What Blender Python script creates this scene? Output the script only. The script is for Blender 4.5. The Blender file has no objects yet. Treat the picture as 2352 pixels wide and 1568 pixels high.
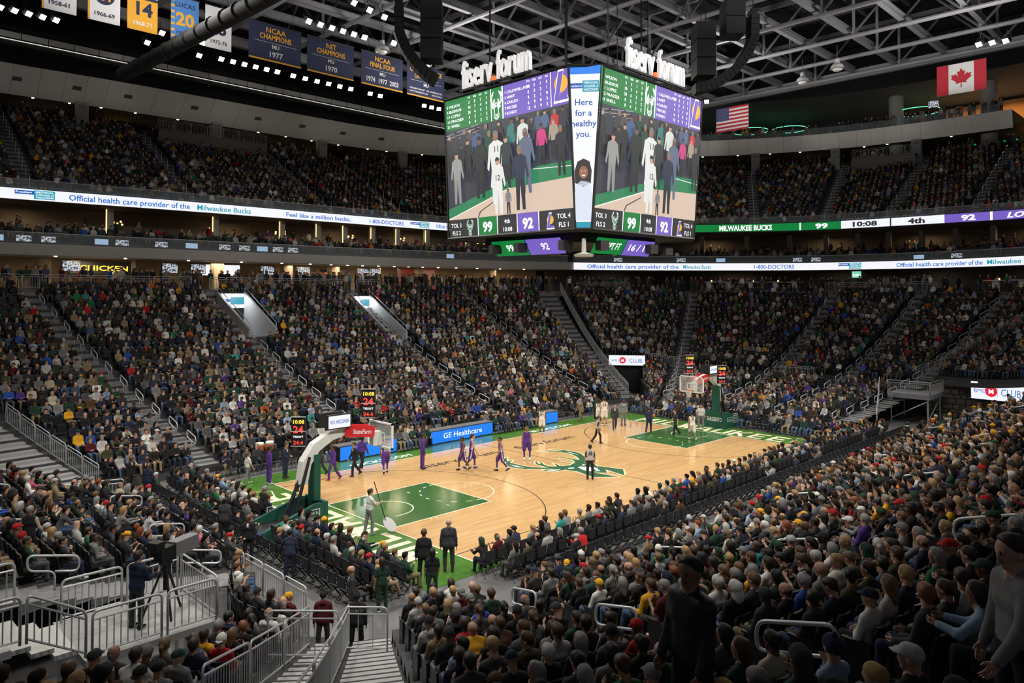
import bpy, bmesh, math, random
import numpy as np
from mathutils import Vector, Matrix, Euler
from mathutils.kdtree import KDTree
rnd = random.Random(7)
nrg = np.random.default_rng(11)
scene = bpy.context.scene
COL = scene.collection
PI = math.pi
# ------------------------------------------------------------------ camera, world, lights, exposure
CAM = np.array([-32.5905, -27.9411, 9.8334]); YAW, PIT, ROL, FPX, CYO = 0.7867, 0.02, 0.0027, 1699.6, -146.2
_f = np.array([math.cos(PIT)*math.cos(YAW), math.cos(PIT)*math.sin(YAW), math.sin(PIT)])
_r = np.cross(_f, [0, 0, 1.0]); _r /= np.linalg.norm(_r); _u = np.cross(_r, _f)
_c, _s = math.cos(ROL), math.sin(ROL)
CR, CU, CF = _c*_r+_s*_u, -_s*_r+_c*_u, _f
cam = bpy.data.cameras.new('camera'); camo = bpy.data.objects.new('camera', cam); COL.objects.link(camo)
cam.sensor_fit = 'HORIZONTAL'; cam.sensor_width = 36.0; cam.lens = FPX/2352*36; cam.shift_y = CYO/2352; cam.clip_end = 400
camo.matrix_world = Matrix(((CR[0], CU[0], -CF[0], CAM[0]), (CR[1], CU[1], -CF[1], CAM[1]), (CR[2], CU[2], -CF[2], CAM[2]), (0, 0, 0, 1)))
scene.camera = camo

def px(P):
    """world points -> photograph pixels and depth; decides only which seats lie in the photographed part of the hall"""
    d = np.atleast_2d(np.asarray(P, float))-CAM
    z = d@CF
    return 1176+FPX*(d@CR)/z, 784+CYO-FPX*(d@CU)/z, z

world = bpy.data.worlds.new('world'); scene.world = world; world.use_nodes = True
world.node_tree.nodes['Background'].inputs[0].default_value = (0.80, 0.85, 1.0, 1)
world.node_tree.nodes['Background'].inputs[1].default_value = 0.10
vs = scene.view_settings
vs.view_transform = 'Standard'; vs.look = 'None'; vs.gamma = 1; vs.use_curve_mapping = False
vs.exposure = 0.1

def spot(loc, aim, watts, size=1.6, cone=70, blend=1.0, col=(1, 0.955, 0.88)):
    l = bpy.data.lights.new('flood_or_added_uplight', 'SPOT'); l.energy = watts; l.spot_size = math.radians(cone); l.spot_blend = blend  # serves the court floods and the added upward fill spots
    l.shadow_soft_size = size; l.color = col
    o = bpy.data.objects.new('flood_or_added_uplight', l); COL.objects.link(o); o.location = loc
    o.rotation_euler = (Vector(aim)-Vector(loc)).to_track_quat('-Z', 'Y').to_euler()
    return o
for sx in (-22, -7.5, 7.5, 22):
    for sy in (-23.5, 23.5):
        spot((sx, sy, 29.5), (sx*0.42, sy*-0.08, 0), 15500, cone=88)
for sy in (-9, 9):
    for sx in (-30, 31):
        spot((sx, sy, 29.5), (sx*0.30, sy*0.4, 0), 13500, cone=88)
def fill_point(loc, watts, size=.8):
    l = bpy.data.lights.new('added_fill', 'POINT'); l.energy = watts; l.shadow_soft_size = size; l.color = (1, .96, .90); o = bpy.data.objects.new('added_fill', l); COL.objects.link(o); o.location = loc  # added point lamp that lifts the light under the roof
for x, y in ((-15, 18), (8, 19), (-14, -16), (9, -17), (30, 8), (30, -12), (-29, 0)):   # added fill: point lamps, and upward spots that brighten roof steel, banners and bulkhead
    fill_point((x, y, 28.6), 700)
    spot((x, y, 26.9), (x, y, 40), 1800, size=.8, cone=178, blend=.04, col=(1, .96, .92))
# ------------------------------------------------------------------ helpers
MATS = {}
def mat(name, col, rough=0.6, metal=0.0, emit=0.0, noise=0.0, nscale=8.0, spec=0.4, coat=0.0, trans=0.0, alpha=1.0, bump=0.0, ecol=None):
    if name in MATS: return MATS[name]
    m = bpy.data.materials.new(name); m.use_nodes = True; nt = m.node_tree
    b = nt.nodes['Principled BSDF']; c = (*col, 1)
    b.inputs['Base Color'].default_value = c; b.inputs['Roughness'].default_value = rough; b.inputs['Metallic'].default_value = metal
    b.inputs['Specular IOR Level'].default_value = spec; b.inputs['Coat Weight'].default_value = coat
    b.inputs['Transmission Weight'].default_value = trans; b.inputs['Alpha'].default_value = alpha
    if emit:
        b.inputs['Emission Color'].default_value = (*(ecol or col), 1); b.inputs['Emission Strength'].default_value = emit
    if noise or bump:
        tc = nt.nodes.new('ShaderNodeTexCoord'); n = nt.nodes.new('ShaderNodeTexNoise'); n.inputs['Scale'].default_value = nscale; n.inputs['Detail'].default_value = 4
        nt.links.new(tc.outputs['Object'], n.inputs['Vector'])
        if noise:
            r = nt.nodes.new('ShaderNodeMapRange'); r.inputs[3].default_value = 1-noise; r.inputs[4].default_value = 1+noise
            mx = nt.nodes.new('ShaderNodeMix'); mx.data_type = 'RGBA'; mx.blend_type = 'MULTIPLY'; mx.inputs[0].default_value = 1; mx.inputs[6].default_value = c
            nt.links.new(n.outputs['Fac'], r.inputs[0]); nt.links.new(r.outputs[0], mx.inputs[7]); nt.links.new(mx.outputs[2], b.inputs['Base Color'])
        if bump:
            bp = nt.nodes.new('ShaderNodeBump'); bp.inputs['Strength'].default_value = bump; bp.inputs['Distance'].default_value = 0.02
            nt.links.new(n.outputs['Fac'], bp.inputs['Height']); nt.links.new(bp.outputs[0], b.inputs['Normal'])
    MATS[name] = m
    return m
def lin(r, g, b):
    f = lambda v: (v/255/12.92) if v <= 10 else ((v/255+0.055)/1.055)**2.4
    return (f(r), f(g), f(b))
def emi(name, rgb, s=1.0):
    """a glowing screen or lamp face; rgb as seen on the LED wall"""
    if name in MATS: return MATS[name]
    return mat(name, (0.02, 0.02, 0.02), 0.5, emit=s, ecol=lin(*rgb))

class MB:
    """collects shapes of one mesh"""
    def __init__(s): s.v = []; s.f = []; s.m = []
    def add(s, vs, fs, mi=0):
        o = len(s.v); s.v += [tuple(map(float, v)) for v in vs]; s.f += [tuple(i+o for i in f) for f in fs]; s.m += [mi]*len(fs); return s
    def box(s, c, d, rz=0, mi=0, M=None):
        x, y, z = d[0]/2, d[1]/2, d[2]/2; cs, sn = math.cos(rz), math.sin(rz)
        vs = []
        for k in range(8):
            a = x if k & 1 else -x; b = y if k & 2 else -y; e = z if k & 4 else -z
            vs.append((c[0]+a*cs-b*sn, c[1]+a*sn+b*cs, c[2]+e))
        if M is not None: vs = [tuple(M@Vector(v)) for v in vs]
        return s.add(vs, [(0, 2, 3, 1), (4, 5, 7, 6), (0, 1, 5, 4), (2, 6, 7, 3), (0, 4, 6, 2), (1, 3, 7, 5)], mi)
    def tube(s, pts, r, n=6, closed=False, mi=0, cap=True):
        P = [Vector(p) for p in pts]; N = len(P)
        rs = r if hasattr(r, '__len__') else [r]*N
        rings = []; ref = None
        for i, p in enumerate(P):
            a = P[(i-1) % N] if (i or closed) else p; b = P[(i+1) % N] if (i < N-1 or closed) else p
            t = (b-a).normalized()
            if ref is None: ref = Vector((0, 0, 1)) if abs(t.z) < 0.9 else Vector((1, 0, 0))
            u = t.cross(ref)
            if u.length < 1e-4: u = t.cross(Vector((0, 1, 0)))
            u.normalize(); w = u.cross(t).normalized(); ref = w
            rings.append([p+u*(rs[i]*math.cos(k*2*PI/n))+w*(rs[i]*math.sin(k*2*PI/n)) for k in range(n)])
        vs = [v for g in rings for v in g]; fs = []
        for i in range(N if closed else N-1):
            j = (i+1) % N
            for k in range(n): fs.append((i*n+k, j*n+k, j*n+(k+1) % n, i*n+(k+1) % n))
        if cap and not closed: fs += [tuple(range(n)), tuple(reversed(range((N-1)*n, N*n)))]
        return s.add(vs, fs, mi)
    def prism(s, poly, h0, h1, M=None, mi=0):
        n = len(poly); vs = [(x, y, h0) for x, y in poly]+[(x, y, h1) for x, y in poly]
        if M is not None: vs = [tuple(M@Vector(v)) for v in vs]
        fs = [tuple(reversed(range(n))), tuple(range(n, 2*n))]+[(i, (i+1) % n, n+(i+1) % n, n+i) for i in range(n)]
        return s.add(vs, fs, mi)
    def lathe(s, prof, n=16, c=(0, 0, 0), mi=0):
        vs = []; fs = []
        for r, z in prof:
            vs += [(c[0]+r*math.cos(k*2*PI/n), c[1]+r*math.sin(k*2*PI/n), c[2]+z) for k in range(n)]
        for i in range(len(prof)-1):
            for k in range(n): fs.append((i*n+k, i*n+(k+1) % n, (i+1)*n+(k+1) % n, (i+1)*n+k))
        return s.add(vs, fs, mi)
    def mesh(s, name, mats, smooth=False):
        me = bpy.data.meshes.new(name); me.from_pydata(s.v, [], s.f)
        for m in (mats if isinstance(mats, (list, tuple)) else [mats]): me.materials.append(m)
        if any(s.m): me.polygons.foreach_set('material_index', s.m)
        if smooth: me.polygons.foreach_set('use_smooth', [True]*len(me.polygons))
        return me
    def build(s, name, mats, parent=None, smooth=False, loc=None, rz=None):
        return link(name, s.mesh(name, mats, smooth), parent, loc, rz)
def link(name, me, parent=None, loc=None, rz=None):
    o = bpy.data.objects.new(name, me); COL.objects.link(o)
    if parent is not None: o.parent = parent
    if loc is not None: o.location = loc
    if rz is not None: o.rotation_euler = (0, 0, rz)
    return o
def tag(o, label, cat, group=None, kind=None):
    o['label'] = label; o['category'] = cat
    if group: o['group'] = group
    if kind: o['kind'] = kind
    return o
def thing(name, label, cat, loc=(0, 0, 0), rz=0, group=None, kind=None):
    o = link(name, None, None, loc, rz); o.empty_display_size = 0.2
    return tag(o, label, cat, group, kind)
def struct(o, label=None):
    o['kind'] = 'structure'
    if label: o['label'] = label
    return o
def dup(root, loc=None, rz=None, label=None, group=None):
    r = root.copy(); COL.objects.link(r)
    if loc is not None: r.location = loc
    if rz is not None: r.rotation_euler = (0, 0, rz)
    if label: r['label'] = label
    if group: r['group'] = group
    for ch in list(root.children):
        c = ch.copy(); COL.objects.link(c); c.parent = r
        for g in ch.children:
            d = g.copy(); COL.objects.link(d); d.parent = c
    return r
_txt = {}
def text_mesh(body, bold=0.0, align='CENTER', extrude=0.0, shear=0.0, spacing=1.0):
    """lettering as a mesh, cap height 1, in the local XY plane; returns mesh and width"""
    k = (body, bold, align, extrude, shear, spacing)
    if k in _txt: return _txt[k]
    cu = bpy.data.curves.new('lettering', 'FONT'); cu.body = body; cu.align_x = align; cu.size = 1.0; cu.offset = bold; cu.extrude = extrude; cu.shear = shear
    cu.resolution_u = 2; cu.space_character = spacing
    o = bpy.data.objects.new('lettering', cu); me = bpy.data.meshes.new_from_object(o)
    bpy.data.objects.remove(o); bpy.data.curves.remove(cu)
    n = len(me.vertices); co = np.zeros(n*3); me.vertices.foreach_get('co', co); co = co.reshape(-1, 3)
    w = (co[:, 0].min(), co[:, 0].max()) if n else (0, 1)
    _txt[k] = (me, w)
    return _txt[k]
def frame(origin, xdir, ydir):
    """matrix whose local X, Y, Z axes are xdir, ydir and their cross product"""
    x = Vector(xdir).normalized(); y = Vector(ydir); y = (y-x*y.dot(x)).normalized(); z = x.cross(y)
    return Matrix(((x.x, y.x, z.x, origin[0]), (x.y, y.y, z.y, origin[1]), (x.z, y.z, z.z, origin[2]), (0, 0, 0, 1)))
def text(name, body, m, M, x, y, h, parent, width=None, bold=0.0, align='CENTER', off=0.004, extrude=0.0, shear=0.0, sx=None, spacing=1.0):
    """lettering at local (x, y) of the plane M; h is the cap height; width stretches it to fit"""
    me, w = text_mesh(body, bold, align, extrude, shear, spacing)
    me = me.copy(); me.materials.clear(); me.materials.append(m)
    sy = h/0.72
    kx = sy if width is None else width/max(1e-6, w[1]-w[0])
    if sx: kx = sy*sx
    o = link(name, me, parent)
    L = Matrix.Translation((x, y, off))@Matrix.Diagonal((kx, sy, 1, 1))
    o.matrix_local = M@L
    return o
def plate(mb, M, x0, y0, x1, y1, off=0.002, mi=0):
    return mb.add([M@Vector(p) for p in ((x0, y0, off), (x1, y0, off), (x1, y1, off), (x0, y1, off))], [(0, 1, 2, 3)], mi)
def poly(mb, M, pts, off=0.002, mi=0):
    return mb.add([M@Vector((x, y, off)) for x, y in pts], [tuple(range(len(pts)))], mi)
M_STEEL = mat('brushed_rail', (0.60, 0.61, 0.62), 0.35, 0.25)
M_BLACK = mat('matt_black', (0.012, 0.012, 0.013), 0.6)
M_CONC = mat('grey_concrete', (0.20, 0.195, 0.19), 0.75, noise=0.12, nscale=3)
M_DARK = mat('dark_wall', (0.02, 0.02, 0.021), 0.8)
# ------------------------------------------------------------------ plan of the seating bowl (metres, court centre = origin)
# each line: front edge of the risers, edge of the concourse, and the rake  z = z0 + a*s + b*s^2  between them
RING = [((-27, 11.5), (-40, 31), .4, 6.9, 2.7), ((-17, 12.4), (-22, 34), .4, 6.9, 2.7), ((0, 12.4), (0, 33.5), .4, 6.9, 2.7), ((10, 12.4), (10, 32.8), .4, 6.9, 2.7),
 ((18, 12.4), (18.6, 31), .4, 6.9, 2.7), ((22.5, 11.6), (31.5, 26.5), .4, 5.6, 4.0), ((21.5, 7.8), (42, 18.3), .3, 2.2, 7.5), ((19.6, 4.2), (49.2, 8.5), .3, 1.1, 8.6),
 ((19.3, 0), (51, 0), .3, 1.1, 8.6), ((19.5, -5), (49.5, -9), .3, 1.1, 8.6), ((20.2, -8.5), (43, -19), .3, 2.2, 7.5), ((20.5, -11.2), (32, -28), .4, 6, 3.6),
 ((12, -12.9), (14, -34), .4, 6.9, 2.7), ((0, -12.9), (0, -35), .4, 6.9, 2.7), ((-12, -12.9), (-18, -35.5), .4, 6.9, 2.7), ((-20.2, -10.8), (-34.6, -33.8), .4, 6.9, 2.7),
 ((-22.6, -7.8), (-46.5, -22), .3, 7, 2.7), ((-21.0, -3.5), (-50, -10), .3, 7, 2.7), ((-20.8, 0), (-51, 0), .3, 7, 2.7), ((-20.8, 5), (-49, 10), .3, 7, 2.7), ((-22.5, 9), (-42, 23), .3, 7, 2.7)]
_RA = np.array([(a[0], a[1], b[0], b[1], z, p, q) for a, b, z, p, q in RING], float)
def ring(k):
    """Catmull-Rom through the lines above -> inner x, y, outer x, y, z0, a, b"""
    k = np.clip(np.asarray(k, float), 0, len(RING)-1.0001); i = np.floor(k).astype(int); t = (k-i)[..., None]
    g = lambda j: _RA[np.clip(j, 0, len(RING)-1)]
    p0, p1, p2, p3 = g(i-1), g(i), g(i+1), g(i+2)
    return 0.5*((2*p1)+(-p0+p2)*t+(2*p0-5*p1+4*p2-p3)*t*t+(-p0+3*p1-3*p2+p3)*t**3)
def surf(k, s):
    """point of the raked seating surface"""
    R = ring(k); s = np.asarray(s, float)
    return np.stack([R[..., 0]+(R[..., 2]-R[..., 0])*s, R[..., 1]+(R[..., 3]-R[..., 1])*s, R[..., 4]+R[..., 5]*s+R[..., 6]*s*s], -1)

# upper deck: front edge (the LED ribbon), depth of the deck along the outward normal
UPPER = [(-42, 33), (-30, 37.5), (-20, 37.8), (-8.7, 37.0), (7.5, 36.6), (19, 36.2), (24.5, 34), (33.5, 25.4), (41.6, 17.3), (46.9, 8.3), (48.5, 2), (48.7, -6.5), (48.2, -14), (45, -24)]
_UA = np.array(UPPER, float)
def ucurve(k):
    k = np.clip(np.asarray(k, float), 0, len(UPPER)-1.0001); i = np.floor(k).astype(int); t = (k-i)[..., None]
    g = lambda j: _UA[np.clip(j, 0, len(UPPER)-1)]
    p0, p1, p2, p3 = g(i-1), g(i), g(i+1), g(i+2)
    return 0.5*((2*p1)+(-p0+p2)*t+(2*p0-5*p1+4*p2-p3)*t*t+(-p0+3*p1-3*p2+p3)*t**3)
def unormal(k):
    d = ucurve(np.asarray(k)+0.04)-ucurve(np.asarray(k)-0.04); d = np.stack([-d[..., 1], d[..., 0]], -1)
    return d/np.linalg.norm(d, axis=-1, keepdims=True)
def usurf(k, t, z):
    """t metres behind the ribbon at height z"""
    p = ucurve(k)+unormal(k)*np.asarray(t, float)[..., None] if np.ndim(t) else ucurve(k)+unormal(k)*t
    return np.concatenate([p, np.full(p.shape[:-1]+(1,), 0.0)+z], -1)
# ------------------------------------------------------------------ the large structure
M_WOOD = bpy.data.materials.new('maple_court'); M_WOOD.use_nodes = True
def _wood(m, base, dark, green=False):
    nt = m.node_tree; b = nt.nodes['Principled BSDF']; N = nt.nodes.new; Lk = nt.links.new
    tc = N('ShaderNodeTexCoord'); mp = N('ShaderNodeMapping'); mp.inputs['Scale'].default_value = (1, 1, 1); Lk(tc.outputs['Object'], mp.inputs[0])
    br = N('ShaderNodeTexBrick'); br.inputs['Scale'].default_value = 1.0; br.inputs['Brick Width'].default_value = 1.9; br.inputs['Row Height'].default_value = 0.17; br.inputs['Mortar Size'].default_value = 0.0
    br.inputs['Color1'].default_value = (*base, 1); br.inputs['Color2'].default_value = (*dark, 1); br.inputs['Bias'].default_value = -0.25; br.offset = 0.37
    Lk(mp.outputs[0], br.inputs['Vector'])
    mp2 = N('ShaderNodeMapping'); mp2.inputs['Scale'].default_value = (0.6, 9, 1); Lk(tc.outputs['Object'], mp2.inputs[0])
    n = N('ShaderNodeTexNoise'); n.inputs['Scale'].default_value = 1.4; n.inputs['Detail'].default_value = 5; Lk(mp2.outputs[0], n.inputs['Vector'])
    r = N('ShaderNodeMapRange'); r.inputs[1].default_value = 0.3; r.inputs[2].default_value = 0.7; r.inputs[3].default_value = 0.9; r.inputs[4].default_value = 1.07; Lk(n.outputs['Fac'], r.inputs[0])
    mx = N('ShaderNodeMix'); mx.data_type = 'RGBA'; mx.blend_type = 'MULTIPLY'; mx.inputs[0].default_value = 1; Lk(br.outputs['Color'], mx.inputs[6]); Lk(r.outputs[0], mx.inputs[7])
    Lk(mx.outputs[2], b.inputs['Base Color'])
    b.inputs['Roughness'].default_value = 0.13; b.inputs['Specular IOR Level'].default_value = 0.5
_wood(M_WOOD, (0.60, 0.375, 0.165), (0.51, 0.30, 0.125))
M_GREEN = bpy.data.materials.new('green_court_paint'); M_GREEN.use_nodes = True; _wood(M_GREEN, (0.042, 0.130, 0.034), (0.036, 0.115, 0.030))
M_APRON = bpy.data.materials.new('light_green_apron'); M_APRON.use_nodes = True; _wood(M_APRON, (0.075, 0.20, 0.028), (0.062, 0.175, 0.026))
M_LINE = mat('cream_line', (0.80, 0.75, 0.56), 0.25)
M_BLINE = mat('black_line', (0.02, 0.02, 0.02), 0.25)

b = MB(); b.box((0, 0, -0.21), (120, 90, 0.4)); floor = struct(b.build('floor', mat('arena_floor', (0.13, 0.13, 0.13), 0.45, noise=0.15, nscale=0.7)))
b = MB(); b.box((0, 0.5, -0.05), (34.4, 18.2, 0.1)); apron = struct(b.build('floor_apron', M_APRON), 'green painted apron around the basketball court')
b = MB(); b.box((0, 0, -0.04), (28.65, 15.24, 0.1)); court = struct(b.build('floor_court', M_WOOD), 'polished maple basketball court')
L0, W0 = 14.325, 7.62
M_TER = mat('terrace_concrete', (0.06, 0.06, 0.063), 0.8, noise=0.12, nscale=2)
HOLES = {}
def terrace(name, k0, k1, N, label, holes=()):
    """stepped rows between two ends of the bowl; holes (k0, k1, s0, s1) are openings for tunnels and stairs"""
    HOLES[(k0, k1)] = holes
    ks = np.unique(np.round(np.concatenate([np.linspace(k0, k1, int((k1-k0)*14)+2)]+[[h[0], h[1]] for h in holes]), 5)); f = []; n = len(ks)
    rows = []; rs = []
    for i in range(N+1):
        p = surf(ks, i/N)
        lo = p.copy(); lo[:, 2] = surf(ks, max(0, i-1)/N)[:, 2] if i else 0.0
        rows += [lo, p]; rs += [i/N, i/N]
    v = np.concatenate(rows); R = len(rows)
    for r in range(R-1):
        sm = (rs[r]+rs[r+1])/2
        for c in range(n-1):
            km = (ks[c]+ks[c+1])/2
            if any(h[0] < km < h[1] and h[2] < sm < h[3] for h in holes): continue
            f.append((r*n+c, r*n+c+1, (r+1)*n+c+1, (r+1)*n+c))
    m = MB(); m.add(v, f); return struct(m.build(name, M_TER), label)
NS, NE, NN, NW = 25, 31, 26, 33
VOMS = [(1.655, 1.76, .68, .925), (2.46, 2.68, .62, .905)]
terrace('seating_terrace', 0.0, 4.86, NS, 'dark stepped seating terrace along the far sideline', VOMS)
terrace('seating_terrace', 4.9, 10.6, NE, 'dark stepped seating terrace behind the far basket', [(5.02, 5.5, -.1, .37), (9.3, 10.6, -.1, .47)])
terrace('seating_terrace', 11.2, 15.0, NN, 'dark stepped seating terrace along the near sideline')
terrace('seating_terrace', 15.32, 19.6, NW, 'dark stepped seating terrace behind the near basket', [(15.75, 16.75, .1, .31)])

def ringpts(k, off, inward=False):
    """concourse edge moved outward by off metres (plan)"""
    R = ring(k); d = R[..., 2:4]-R[..., 0:2]; d = d/np.linalg.norm(d, axis=-1, keepdims=True)
    return R[..., 2:4]+d*np.asarray(off)
def strip(name, A, B, m, parent=None, thick=None):
    """ruled band between two rows of points"""
    n = len(A); mb = MB(); mb.add(np.concatenate([A, B]), [(i, i+1, n+i+1, n+i) for i in range(n-1)])
    return mb.build(name, m, parent)
def bandmesh(ks, o0, z0, o1, z1, fn=ringpts):
    A = fn(ks, o0); B = fn(ks, o1)
    return np.column_stack([A, np.full(len(ks), z0)]), np.column_stack([B, np.full(len(ks), z1)])
KA = np.linspace(0.2, 10.3, 120)
M_WALLG = mat('grey_plaster', (0.40, 0.385, 0.37), 0.8, noise=0.06, nscale=2)
M_WARM = mat('warm_concourse_wall', (0.30, 0.22, 0.14), 0.8, noise=0.1, nscale=1.2)
struct(strip('floor_concourse', *bandmesh(KA, 0, 10.0, 10, 10.0), M_CONC), 'grey floor of the lower concourse')
struct(strip('trim_1', *bandmesh(KA, 0, 9.45, 0, 10.03), mat('kerb_grey', (0.17, 0.16, 0.155), 0.8)), 'grey kerb wall under the concourse rail')
kw = np.linspace(0.2, 4.9, 50); ke = np.linspace(4.9, 10.3, 60)
struct(strip('wall_concourse', *bandmesh(kw, 9.0, 10.0, 9.0, 12.7), M_WARM), 'warm lit back wall of the lower concourse with food stands')
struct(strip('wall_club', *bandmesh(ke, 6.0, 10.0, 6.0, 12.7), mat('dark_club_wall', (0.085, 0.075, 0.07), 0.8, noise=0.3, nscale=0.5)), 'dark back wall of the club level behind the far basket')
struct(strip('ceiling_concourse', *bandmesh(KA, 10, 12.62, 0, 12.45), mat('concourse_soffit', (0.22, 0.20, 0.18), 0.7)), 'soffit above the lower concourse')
# fascia under the suites: a solid lip
kk = np.linspace(0.2, 5.02, 60)
A0, A1 = bandmesh(kk, 0.0, 12.45, -0.15, 13.28); B0, B1 = bandmesh(kk, 0.6, 13.30, 0.6, 13.28)
struct(strip('trim_2', A0, A1, M_WALLG), 'plain grey fascia below the suites on the far sideline')
struct(strip('floor_suites', *bandmesh(KA, -0.15, 13.28, 2.2, 13.3), M_CONC), 'floor of the suite level')
# suite terraces: four low steps up to the rooms
for i in range(4):
    struct(strip('floor_suites', *bandmesh(KA, 1.0+i*0.95, 13.3+i*0.2, 1.0+i*0.95, 13.5+i*0.2), M_TER), 'dark step of the suite terraces')
    struct(strip('floor_suites', *bandmesh(KA, 1.0+i*0.95, 13.5+i*0.2, 1.95+i*0.95 if i < 3 else 9.0, 13.5+i*0.2), M_TER), 'dark step of the suite terraces')
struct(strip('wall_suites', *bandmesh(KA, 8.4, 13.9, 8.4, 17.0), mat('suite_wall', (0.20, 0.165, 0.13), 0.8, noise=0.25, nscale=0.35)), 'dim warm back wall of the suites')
# upper deck
KU = np.linspace(0.6, 12.6, 130)
ZU0, UN, UT, UR = 17.35, 20, 0.84, 0.455
def ufn(k, off): return ucurve(k)+unormal(k)*off
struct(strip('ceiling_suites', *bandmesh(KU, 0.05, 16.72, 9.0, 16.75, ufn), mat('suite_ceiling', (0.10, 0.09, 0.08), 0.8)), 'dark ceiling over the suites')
rows = []
for i in range(UN+1):
    for zz in ((ZU0+(i-1)*UR if i else 16.8), ZU0+i*UR):
        rows.append(np.column_stack([ufn(KU, 0.5+i*UT), np.full(len(KU), zz)]))
n = len(KU); mb = MB(); mb.add(np.concatenate(rows), [(r*n+c, r*n+c+1, (r+1)*n+c+1, (r+1)*n+c) for r in range(len(rows)-1) for c in range(n-1)])
struct(mb.build('upper_seating_terrace', M_TER), 'steep dark stepped terrace of the upper deck')
ZT = ZU0+UN*UR
TB = 0.5+UN*UT
struct(strip('floor_upper_concourse', *bandmesh(KU, TB, ZT, TB+12, ZT, ufn), M_CONC), 'floor of the upper concourse')
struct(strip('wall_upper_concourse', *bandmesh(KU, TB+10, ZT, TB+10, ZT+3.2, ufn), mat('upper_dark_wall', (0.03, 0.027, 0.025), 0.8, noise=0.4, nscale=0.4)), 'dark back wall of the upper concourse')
# grey bulkhead band round the top of the deck, built of panels
M_BULK = mat('bulkhead_plaster', (0.80, 0.775, 0.73), 0.85, noise=0.05, nscale=1.5)
kb = np.linspace(0.6, 6.35, 34); kb2 = np.linspace(6.35, 11.35, 30)
def panels(name, ks, o0, z0, o1, z1, label, m=M_BULK):
    t = struct(link(name, None), label)
    A, B = bandmesh(ks, o0, z0, o1, z1, ufn)
    for i in range(len(ks)-1):
        g = 0.006; a0, a1 = A[i]+(A[i+1]-A[i])*g, A[i]+(A[i+1]-A[i])*(1-g); b0, b1 = B[i]+(B[i+1]-B[i])*g, B[i]+(B[i+1]-B[i])*(1-g)
        nv = Vector(a1-a0).cross(Vector(b0-a0)).normalized()*0.08
        q = [Vector(a0), Vector(a1), Vector(b1), Vector(b0)]
        mb = MB(); mb.add([v for v in q]+[v+nv for v in q], [(0, 1, 2, 3), (7, 6, 5, 4), (0, 4, 5, 1), (1, 5, 6, 2), (2, 6, 7, 3), (3, 7, 4, 0)])
        mb.build('panel', m, t)
    return t
panels('wall_bulkhead', kb, TB-0.4, ZT+2.0, TB-3.4, ZT+4.1, 'sloping light grey plaster bulkhead above the upper deck')
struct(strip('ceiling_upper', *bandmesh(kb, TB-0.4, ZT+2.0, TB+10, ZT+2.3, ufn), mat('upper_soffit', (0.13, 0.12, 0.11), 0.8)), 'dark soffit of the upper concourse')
struct(strip('wall_curtain', *bandmesh(kb, TB-3.0, ZT+4.1, TB-1.0, ZT+14, ufn), mat('black_curtain', (0.010, 0.010, 0.011), 0.95)), 'black drape above the grey bulkhead')
panels('wall_balcony', kb2, TB-1.2, ZT+1.9, TB-1.6, ZT+3.9, 'curved grey balcony front of the rooftop club', M_BULK)
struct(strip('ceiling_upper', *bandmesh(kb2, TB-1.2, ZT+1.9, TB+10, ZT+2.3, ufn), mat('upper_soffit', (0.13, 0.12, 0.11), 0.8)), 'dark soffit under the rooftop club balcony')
struct(strip('floor_balcony', *bandmesh(kb2, TB-1.6, ZT+3.85, TB+10, ZT+3.85, ufn), M_CONC), 'floor of the rooftop club')
kb3 = np.linspace(6.35, 12.6, 40)
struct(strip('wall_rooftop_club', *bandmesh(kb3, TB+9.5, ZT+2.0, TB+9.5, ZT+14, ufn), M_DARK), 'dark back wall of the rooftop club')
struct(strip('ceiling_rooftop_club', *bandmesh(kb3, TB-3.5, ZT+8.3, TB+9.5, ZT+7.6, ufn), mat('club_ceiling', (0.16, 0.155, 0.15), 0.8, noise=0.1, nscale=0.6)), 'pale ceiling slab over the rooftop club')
struct(strip('wall_roof_edge', *bandmesh(kb3, TB-3.5, ZT+8.3, TB-2.6, ZT+14, ufn), M_DARK), 'dark wall between club ceiling and roof')
# roof deck
b = MB(); b.box((5, 5, 41.2), (150, 130, 0.4)); struct(b.build('ceiling', mat('roof_deck', (0.035, 0.035, 0.038), 0.9, noise=0.3, nscale=0.4)), 'dark roof deck high above the arena')
b = MB(); b.box((5, 70, 20), (150, 0.4, 44)); struct(b.build('wall_far', M_DARK), 'dark outer wall behind the far sideline')
b = MB(); b.box((80, 5, 20), (0.4, 130, 44)); struct(b.build('wall_end', M_DARK), 'dark outer wall behind the far basket')
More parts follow.
